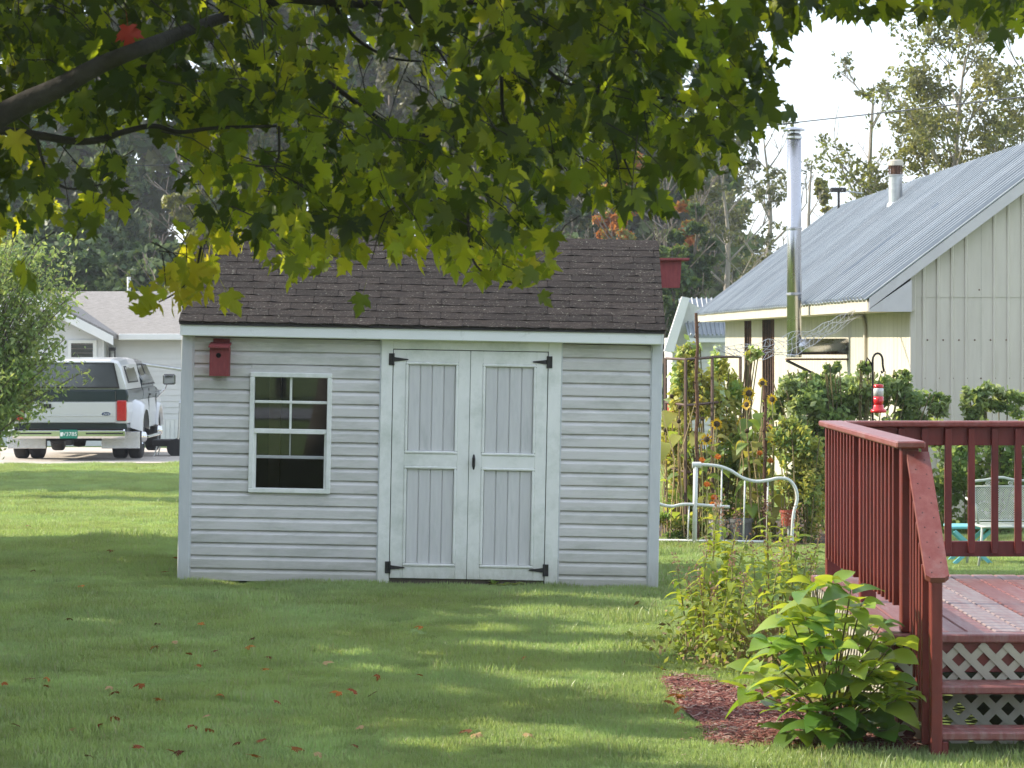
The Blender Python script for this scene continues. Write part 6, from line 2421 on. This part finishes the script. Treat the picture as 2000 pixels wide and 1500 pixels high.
# ================================================================== the maple overhead
half = [(0, 0), (.16, -.10), (.32, -.08), (.27, .05), (.44, .16), (.40, .24), (.54, .40), (.36, .38), (.33, .46), (.15, .40), (.20, .54), (.27, .66), (.16, .70), (.10, .84), (0, 1.0)]
full = half + [(-x, y) for x, y in half[-2:0:-1]]


def maple_template(curl, seed, jag=.03):
    r = random.Random(seed)
    vs = []
    for x, y in [(0, .3)] + full:
        xx, yy = x + (r.uniform(-jag, jag) if x else 0), y + (r.uniform(-jag, jag) if x else 0)
        z = -curl * (xx * xx * 1.1 + max(0, yy - .35) ** 2 * .8) + .10 * abs(xx)
        vs.append((xx, yy, z))
    n = len(full)
    fs = [(0, 1 + i, 1 + (i + 1) % n) for i in range(n)]
    o = len(vs)
    vs += [(-.010, .01, 0), (.010, .01, 0), (.006, -.35, .05), (0, -.75, .16)]
    fs += [(o, o + 2, o + 1), (o, o + 3, o + 2)]
    return np.array(vs), np.array(fs)


MT = [maple_template(c_, i) for i, c_ in enumerate((.35, .8, 1.4, .55, 2.0))]
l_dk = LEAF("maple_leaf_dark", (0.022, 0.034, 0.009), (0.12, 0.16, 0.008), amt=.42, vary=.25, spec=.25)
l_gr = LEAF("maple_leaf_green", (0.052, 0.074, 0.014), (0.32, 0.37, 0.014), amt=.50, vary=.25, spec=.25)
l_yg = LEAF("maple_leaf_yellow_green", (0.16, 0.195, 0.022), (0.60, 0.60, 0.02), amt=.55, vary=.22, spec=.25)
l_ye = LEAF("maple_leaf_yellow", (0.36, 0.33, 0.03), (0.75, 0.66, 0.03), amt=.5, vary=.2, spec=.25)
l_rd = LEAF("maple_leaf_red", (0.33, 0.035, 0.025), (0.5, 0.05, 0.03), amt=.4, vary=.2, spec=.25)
LM = [l_dk, l_gr, l_yg, l_ye, l_rd]
MAPLE = Vector((-4.3, 9.6, ground_z(-4.3, 9.6)))
mp = thing("maple_tree", "large maple overhanging the lawn with broad backlit leaves", "tree", MAPLE)
rm_ = random.Random(23)

POLY = [
    ([(-60, -80), (400, -80), (400, 245), (300, 255), (190, 270), (100, 250), (-60, 290)], 4.2, 'A'),
    ([(-60, 300), (60, 300), (95, 345), (235, 345), (282, 455), (215, 425), (175, 490), (105, 455), (85, 590), (35, 590), (15, 500), (-60, 560)], 2.6, 'B'),
    ([(370, 190), (700, 200), (1100, 260), (1310, 400), (1290, 445), (1200, 425), (1095, 440), (1075, 575), (970, 600), (900, 545), (770, 545), (640, 555), (560, 555), (480, 525), (400, 545), (370, 460), (405, 400), (345, 320)], 3.3, 'C'),
    ([(400, -80), (1300, -80), (1300, 270), (1100, 300), (950, 250), (700, 70), (660, 250), (400, 270)], 3.0, 'D'),
    ([(690, 60), (1100, 60), (1150, 330), (900, 310), (720, 200)], .75, 'D'),
    ([(1100, -80), (1555, -80), (1530, 80), (1545, 235), (1490, 310), (1420, 345), (1340, 375), (1280, 420), (1150, 320)], 3.6, 'E'),
    ([(1500, -80), (2060, -80), (2060, 30), (1960, 95), (1900, 75), (1850, 45), (1760, 75), (1700, 60), (1640, 35), (1570, 65), (1500, 90)], 3.6, 'F'),
    ([(275, 590), (310, 540), (400, 515), (460, 545), (395, 575), (372, 620), (335, 630)], 3.2, 'G'),
    ([(890, 470), (1080, 500), (1065, 575), (1000, 600), (900, 560)], 1.5, 'C'),
    ([(1060, 420), (1310, 400), (1300, 450), (1230, 445), (1120, 450)], 2.5, 'C'),
]


def parea(pl):
    return abs(sum(pl[i - 1][0] * pl[i][1] - pl[i][0] * pl[i - 1][1] for i in range(len(pl)))) / 2


Ls_ = []       # (base, dir, normal, size, mat)
twigs = []
for pl, tau, reg in POLY:
    pl = [(x, y - (22 if reg in 'CB' else 8)) for x, y in pl]
    N_ = int(parea(pl) / 2300 * tau * 2.6)
    x0, x1 = min(p[0] for p in pl), max(p[0] for p in pl)
    y0, y1 = min(p[1] for p in pl), max(p[1] for p in pl)
    made = 0
    while made < N_:
        cx, cy_ = rm_.uniform(x0, x1), rm_.uniform(y0, y1)
        if not inside(cx, cy_, pl):
            continue
        D = rm_.uniform(9.0, 12.2) if reg != 'G' else rm_.uniform(9.6, 10.4)
        cc = P(cx, cy_, D)
        k_ = rm_.randint(4, 8)
        out = Vector((rm_.uniform(-.3, 1), rm_.uniform(-.6, .6), rm_.uniform(-.5, .1))).normalized()
        tw0 = cc - out * rm_.uniform(.10, .20) + Vector((0, 0, .10))
        got = made
        for i in range(k_):
            c = cc + Vector((rm_.gauss(0, .06), rm_.gauss(0, .09), rm_.gauss(0, .055)))
            px_c, py_c = 1000 + c.x * F / c.y, HOR - (c.z - EYE) * F / c.y
            if not inside(px_c, py_c, pl) and (reg in 'EF' or rm_.random() < .85):
                continue
            d = Vector((rm_.gauss(0, .45), rm_.gauss(0, .45), -1.0 + rm_.uniform(-.2, .7))).normalized()
            nn = Vector((rm_.gauss(0, 1), rm_.gauss(-.5, 1), rm_.gauss(.45, .5)))
            nn = (nn - d * nn.dot(d)).normalized()
            sz = rm_.uniform(.050, .104)
            u = rm_.random()
            low = py_c > 470  # low fringe gets brighter tones, its backlit glow put into colour
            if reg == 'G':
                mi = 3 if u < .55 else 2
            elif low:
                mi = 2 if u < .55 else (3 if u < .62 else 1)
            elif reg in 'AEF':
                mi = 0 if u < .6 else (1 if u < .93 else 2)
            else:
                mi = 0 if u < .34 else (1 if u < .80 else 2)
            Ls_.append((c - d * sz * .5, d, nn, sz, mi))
            made += 1
        if made - got >= 3 and (reg not in 'EF' or inside(1000 + tw0.x * F / tw0.y, HOR - (tw0.z - EYE) * F / tw0.y, pl)):
            twigs.append((tw0, cc + Vector((0, 0, .03))))
# single turned leaves
for x, y, D, mi, sz in ((250, 52, 8.9, 4, .085), (30, 258, 9.2, 3, .10), (1004, 330, 9.2, 3, .09), (580, 410, 9.2, 3, .10)):
    Ls_.append((P(x, y, D), Vector((.15, -.1, -1)).normalized(), Vector((.1, -1, .1)).normalized(), sz, mi))

order = sorted(range(len(Ls_)), key=lambda i: (Ls_[i][0].y if -100 < HOR - (Ls_[i][0].z - EYE) * F / Ls_[i][0].y < 640 else 99))
near = set(order[:290]) | set(range(len(Ls_) - 4, len(Ls_)))
leaf_me = {}


def leaf_mesh(v, mi):
    if (v, mi) not in leaf_me:
        leaf_me[(v, mi)] = np_mesh("leaf", MT[v][0], MT[v][1], LM[mi])
    return leaf_me[(v, mi)]


rest = {v: [] for v in range(len(MT))}
for i, (b, d, nn, sz, mi) in enumerate(Ls_):
    side = d.cross(nn)
    m = Matrix((side, d, nn)).transposed()
    if i in near:
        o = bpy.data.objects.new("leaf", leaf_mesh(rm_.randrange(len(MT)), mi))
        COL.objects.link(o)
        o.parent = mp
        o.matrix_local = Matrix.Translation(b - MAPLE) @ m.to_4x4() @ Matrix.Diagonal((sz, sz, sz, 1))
    else:
        rest[rm_.randrange(len(MT))].append((b - MAPLE, m, sz, mi))
# upper crown, above the picture
gm = np.random.default_rng(8)
up_n = 0
while up_n < 7500:
    d = gm.normal(size=3)
    d /= np.linalg.norm(d)
    p = np.array([-3.6, 9.4, 6.3]) + d * np.array([6.6, 4.6, 3.6]) * gm.uniform(.25, 1) ** .5
    if p[1] < 1.5:
        continue
    py_ = HOR - (p[2] - EYE) * F / p[1]
    px_q = 1000 + p[0] * F / p[1]
    if py_ > -110 and px_q > -150:
        continue
    if p[2] < 2.6:
        continue
    dd = Vector((gm.normal() * .5, gm.normal() * .5, -.8)).normalized()
    nn = Vector((gm.normal(), gm.normal(), gm.normal() + .8))
    nn = (nn - dd * nn.dot(dd)).normalized()
    rest[up_n % 5].append((Vector(p) - MAPLE, Matrix((dd.cross(nn), dd, nn)).transposed(), gm.uniform(.18, .30), int(gm.integers(0, 2))))
    up_n += 1
VV, FF, MI, off = [], [], [], 0
for v, lst in rest.items():
    if not lst:
        continue
    T, Fm = MT[v]
    V, Fc = scatter(T, Fm, np.array([tuple(q[0]) for q in lst]), np.array([[list(r_) for r_ in q[1]] for q in lst]), np.array([q[2] for q in lst]))
    VV.append(V)
    FF.append(Fc + off)
    off += len(V)
    MI.append(np.array([q[3] for q in lst]).repeat(len(Fm)))
o = link("foliage", np_mesh("foliage", np.concatenate(VV), np.concatenate(FF), LM, np.concatenate(MI)), mp)
tag(o, kind='stuff')

# trunk, limbs and twigs
m_mbark = M("dark_maple_bark", (0.018, 0.015, 0.012), (0.040, 0.034, 0.028), scale=14, rough=.95, bump=1.0, bscale=30)
tk = MB()
tk.tube(smooth_path([Vector((0, 0, -.1)), Vector((.05, 0, 1.2)), Vector((-.05, .05, 2.4)), Vector((.1, 0, 4.0)), Vector((0.2, .1, 7.0))], 6), [.30 - .012 * i for i in range(25)], 16)
tk = tk.build("trunk", m_mbark, mp, smooth=True)


def mrel(p):
    return Vector(p) - MAPLE


BR = [
    ([MAPLE + Vector((-.02, .03, 2.05)), P(-250, 390, 8.9), P(-60, 262, 8.85), P(40, 205, 8.85), P(120, 168, 8.85), P(200, 125, 8.85), P(300, 85, 8.9), P(420, 40, 10.0), P(640, -30, 10.2)], .046, .016),
    ([P(-40, 250, 9.8), P(60, 262, 9.7), P(140, 275, 9.7), P(190, 274, 9.7), P(240, 258, 9.75), P(300, 246, 9.8), P(350, 258, 9.8), P(420, 250, 9.8), P(540, 246, 9.9)], .016, .005),
    ([P(210, 118, 9.9), P(250, 122, 9.9), P(290, 130, 10.0), P(305, 126, 10.0)], .010, .004),
    ([P(480, 10, 10.0), P(520, 30, 10.2), P(560, 75, 10.3), P(600, 115, 10.4), P(660, 135, 10.5)], .009, .003),
    ([P(500, -10, 10.0), P(700, 8, 10.2), P(900, 5, 10.3), P(1180, -20, 10.5)], .018, .008),
    ([P(650, 0, 10.2), P(690, 70, 10.3), P(760, 112, 10.4), P(830, 120, 10.4)], .008, .003),
    ([P(800, 30, 10.2), P(850, 90, 10.3), P(890, 150, 10.3)], .007, .003),
    ([P(980, 150, 10.2), P(982, 215, 10.2), P(1000, 250, 10.2), P(1050, 285, 10.2), P(1090, 305, 10.2)], .007, .003),
    ([P(918, 355, 10.0), P(914, 420, 10.0), P(917, 475, 10.0), P(928, 515, 10.0), P(960, 542, 10.0), P(1020, 555, 10.0)], .006, .003),
    ([P(545, 246, 9.9), P(545, 300, 9.9), P(540, 335, 9.9), P(600, 365, 10)], .005, .002),
    ([P(1060, 130, 10.3), P(1100, 160, 10.3), P(1140, 170, 10.3), P(1200, 190, 10.3)], .008, .003),
    ([P(1180, -20, 10.5), P(1380, 60, 10.5), P(1440, 150, 10.5), P(1460, 220, 10.5)], .011, .004),
    ([P(1240, 190, 10.3), P(1320, 195, 10.3), P(1400, 230, 10.3)], .007, .003),
    ([P(1185, 245, 10.2), P(1210, 290, 10.2), P(1235, 350, 10.2)], .006, .003),
    ([P(70, 262, 9.7), P(90, 330, 9.7), P(130, 368, 9.7), P(200, 360, 9.7)], .006, .003),
    ([P(395, 470, 9.9), P(380, 530, 9.95), P(345, 570, 10.0), P(310, 590, 10.0)], .005, .0025),
    ([P(640, 160, 10.2), P(800, 260, 10.3), P(1000, 265, 10.3), P(1100, 330, 10.2)], .009, .003),
    ([P(1180, -20, 10.5), P(1600, -30, 10.4), P(2100, -20, 10.4)], .014, .006),
]
for pts, r0, r1 in BR:
    q = smooth_path(pts, 5)
    rr_ = [r0 + (r1 - r0) * i / (len(q) - 1) for i in range(len(q))]
    MB().tube([mrel(p) for p in q], rr_, 10).build("branch", m_mbark, mp, smooth=True)
mb = MB()
for a, b in twigs:
    mb.tube([mrel(a), mrel(a.lerp(b, .5) + Vector((0, 0, .02))), mrel(b)], [.0024, .0020, .0014], 4)
tag(mb.build("twigs", m_mbark, mp), kind='stuff')
mb = MB()
for i in range(9):
    a = i * .7
    e = Vector((4.5 * math.cos(a), 3.2 * math.sin(a), 5.5 + (i % 3)))
    if -4 < e.x and False:
        continue
    mb.tube(smooth_path([Vector((0, 0, 3.2)), Vector((e.x * .5, e.y * .5, 4.6)), e], 5), [.11 - .008 * k_ for k_ in range(11)], 8)
tag(mb.build("upper_limbs", m_mbark, mp), kind='stuff')

# ================================================================== lawn grass
g_gr = LEAF("grass_blade", (0.265, 0.38, 0.135), (0.37, 0.48, 0.11), amt=.42, rough=.38, vary=.30, hue=.022, nscale=.9, c2=(0.355, 0.42, 0.195), spec=.5)
g_gr2 = LEAF("grass_blade_dry", (0.37, 0.38, 0.20), (0.40, 0.42, 0.15), amt=.38, rough=.45, vary=.2, nscale=1.6, spec=.5)
gg = np.random.default_rng(4)
hidden = bpy.data.collections.new("grass_source")


def patch(seed, n, rad, h):
    g = np.random.default_rng(seed)
    r = rad * np.sqrt(g.uniform(0, 1, n))
    a = g.uniform(0, 6.28, n)
    bx_, by_ = r * np.cos(a), r * np.sin(a)
    hh = g.uniform(.45, 1.1, n) * h
    w = g.uniform(.0016, .0030, n)
    t = g.uniform(0, 6.28, n)
    l1 = g.uniform(0, .5, n) * hh
    la = g.uniform(0, 6.28, n)
    V = np.zeros((n, 5, 3))
    cx_, sx_2 = np.cos(t) * w, np.sin(t) * w
    V[:, 0] = np.stack([bx_ - cx_, by_ - sx_2, np.full(n, -.01)], 1)
    V[:, 1] = np.stack([bx_ + cx_, by_ + sx_2, np.full(n, -.01)], 1)
    mx_, my_ = bx_ + np.cos(la) * l1 * .35, by_ + np.sin(la) * l1 * .35
    V[:, 2] = np.stack([mx_ + cx_ * .9, my_ + sx_2 * .9, hh * .6], 1)
    V[:, 3] = np.stack([mx_ - cx_ * .9, my_ - sx_2 * .9, hh * .6], 1)
    V[:, 4] = np.stack([bx_ + np.cos(la) * l1, by_ + np.sin(la) * l1, hh], 1)
    base = np.arange(n)[:, None] * 5
    F1 = (base + np.array([[0, 1, 2]]))
    F2 = (base + np.array([[0, 2, 3]]))
    F3 = (base + np.array([[3, 2, 4]]))
    Fc = np.concatenate([F1, F2, F3])
    mi = (g.uniform(0, 1, n) < .16).astype(int)
    me = np_mesh("grass_patch", V.reshape(-1, 3), Fc, [g_gr, g_gr2], np.concatenate([mi, mi, mi]))
    o = bpy.data.objects.new("grass_patch", me)
    hidden.objects.link(o)
    return o


for s_ in range(3):
    patch(s_, 620, .21, .042)
patch(7, 420, .19, .058)
pts = []
house_in = lambda X, Y: X > 4.1 and Y > 31.6


def grow(X, Y):
    if SH.x - W2 - .0 < X < SH.x + W2 + .0 and 23.02 < Y < 23 + DEP:
        return False
    if X > DX0 - .05 and DY0 - .55 < Y < DY1 + .05:
        return False
    if 1.25 < X < 3.3 and 27.9 < Y < 32.0:
        return False
    if inside(X, Y, mul_poly):
        return False
    if Y > 50.2 and X < -1.9:
        return False
    return not house_in(X, Y)


Y = 13.2
while Y < 58:
    st = .17 if Y < 26 else (.20 if Y < 34 else .26)
    xm = .19 * Y + .7
    X = -xm
    while X < xm:
        x_, y_ = X + gg.uniform(-.5, .5) * st, Y + gg.uniform(-.5, .5) * st
        if grow(x_, y_):
            pts.append((x_, y_, ground_z(x_, y_)))
        X += st
    Y += st
gme = bpy.data.meshes.new("grass")
gme.from_pydata(pts, [], [])
from mathutils import noise as mnoise
sa = gme.attributes.new("tuft", 'FLOAT', 'POINT')
sa.data.foreach_set("value", [max(.45, .92 + .55 * mnoise.noise(Vector((x_ * .9, y_ * .6, 0))) + .35 * mnoise.noise(Vector((x_ * 3.1, y_ * 2.2, 4))) + (.55 if gg.uniform() < .02 else 0)) for x_, y_, z_ in pts])
gme.materials.append(g_gr)
go = link("grass", gme)
tag(go, "short dewy green lawn grass around the shed", "grass", kind='stuff')
ng = bpy.data.node_groups.new("grass_spread", 'GeometryNodeTree')
ng.interface.new_socket("Geometry", in_out='INPUT', socket_type='NodeSocketGeometry')
ng.interface.new_socket("Geometry", in_out='OUTPUT', socket_type='NodeSocketGeometry')
gi, go_ = ng.nodes.new("NodeGroupInput"), ng.nodes.new("NodeGroupOutput")
ci = ng.nodes.new("GeometryNodeCollectionInfo")
ci.inputs['Collection'].default_value = hidden
ci.inputs['Separate Children'].default_value = True
ci.inputs['Reset Children'].default_value = True
ip = ng.nodes.new("GeometryNodeInstanceOnPoints")
ip.inputs['Pick Instance'].default_value = True
rv = ng.nodes.new("FunctionNodeRandomValue")
rv.data_type = 'FLOAT_VECTOR'
rv.inputs[0].default_value = (-.05, -.05, 0)
rv.inputs[1].default_value = (.05, .05, 6.283)
r2 = ng.nodes.new("GeometryNodeInputNamedAttribute")
r2.data_type = 'FLOAT'
r2.inputs['Name'].default_value = "tuft"
ng.links.new(gi.outputs[0], ip.inputs['Points'])
ng.links.new(ci.outputs[0], ip.inputs['Instance'])
ng.links.new(rv.outputs[0], ip.inputs['Rotation'])
ng.links.new(r2.outputs['Attribute'], ip.inputs['Scale'])
ng.links.new(ip.outputs[0], go_.inputs[0])
md = go.modifiers.new("spread", 'NODES')
md.node_group = ng

# ================================================================== fallen leaves
f_or = LEAF("fallen_leaf_orange", (0.36, 0.14, 0.035), (0.36, 0.14, 0.03), amt=.2, rough=.85, spec=.08)
f_rd = LEAF("fallen_leaf_red", (0.25, 0.085, 0.025), (0.28, 0.09, 0.02), amt=.2, rough=.85, spec=.08)
f_br = LEAF("fallen_leaf_brown", (0.17, 0.08, 0.035), (0.17, 0.08, 0.03), amt=.15, rough=.85, spec=.08)
f_tn = LEAF("fallen_leaf_tan", (0.42, 0.28, 0.14), (0.36, 0.26, 0.13), amt=.2, rough=.85, spec=.08)
FL = {"orange": f_or, "dull red": f_rd, "brown": f_br, "pale tan": f_tn}
flm = {k_: [np_mesh("fallen_leaf", MT[v][0] * np.array([1, 1, .8]), MT[v][1], m_) for v in range(5)] for k_, m_ in FL.items()}
spots = {"orange": [(780, 714), (960, 803), (1052, 890), (866, 990), (1334, 985), (1638, 912), (660, 1215), (630, 500), (325, 552), (630, 1010), (185, 925), (440, 1080), (810, 1130), (980, 1232), (1650, 718), (10, 945), (2050, 1420 / 2 + 130), (680, 445)],
         "dull red": [(1392, 985), (563, 952), (610, 795), (760, 1112), (1075, 1015), (180, 952), (450, 978), (768, 872), (440, 412), (550, 1200), (1030, 1168), (1142, 1206), (390, 1105), (735, 828), (1478, 908)],
         "brown": [(993, 764), (1378, 1190), (712, 1216), (135, 922), (1838, 1130), (275, 690), (610, 700), (130, 495), (340, 1232), (850, 815), (60, 1110), (1440, 992), (935, 1180), (1040, 840)],
         "pale tan": [(1418, 1112), (1876, 1140), (1235, 1226), (435, 957), (115, 313), (2050, 1240 - 100), (682, 774), (1265, 860), (270, 1133), (800, 1075)]}
for k_, lst in spots.items():
    for (cx, cy_) in lst:
        p = GP(cx / 2, 880 + cy_ / 2)
        o = link("fallen_leaf", rng.choice(flm[k_]), None, p + Vector((0, 0, .052 + rng.uniform(-.006, .008))), (rng.uniform(-.5, .5), rng.uniform(-.5, .5), rng.uniform(0, 6.28)), rng.uniform(.042, .072))
        tag(o, "%s maple leaf fallen on the lawn grass" % k_, "fallen leaf", group="%s leaves fallen on the lawn" % k_)
for (x, y, k_) in ((1310, 1392, "dull red"), (1330, 1400, "orange"), (1335, 1375, "orange"), (1302, 1325, "dull red"), (1600, 1478, "pale tan")):
    p = GP(x, y)
    o = link("fallen_leaf", rng.choice(flm[k_]), None, p + Vector((0, 0, .05)), (rng.uniform(-.4, .4), rng.uniform(-.4, .4), rng.uniform(0, 6.28)), rng.uniform(.07, .10))
    tag(o, "%s maple leaf lying at the edge of the mulch bed" % k_, "fallen leaf", group="%s leaves at the mulch edge" % k_)

# ================================================================== thin morning haze
hz_m = bpy.data.materials.new("haze_air")
hz_m.use_nodes = True
nt = hz_m.node_tree
nt.nodes.remove(nt.nodes['Principled BSDF'])
pv = nt.nodes.new("ShaderNodeVolumePrincipled")
pv.inputs['Color'].default_value = (0.86, 0.91, 1.0, 1)
pv.inputs['Density'].default_value = 0.0005
pv.inputs['Anisotropy'].default_value = 0.2
nt.links.new(pv.outputs['Volume'], nt.nodes['Material Output'].inputs['Volume'])
tag(MB().box((-1600, -1300, -6), (1600, 2700, 75)).build("haze", hz_m), "thin pale morning haze over the whole place", "haze", kind='stuff')
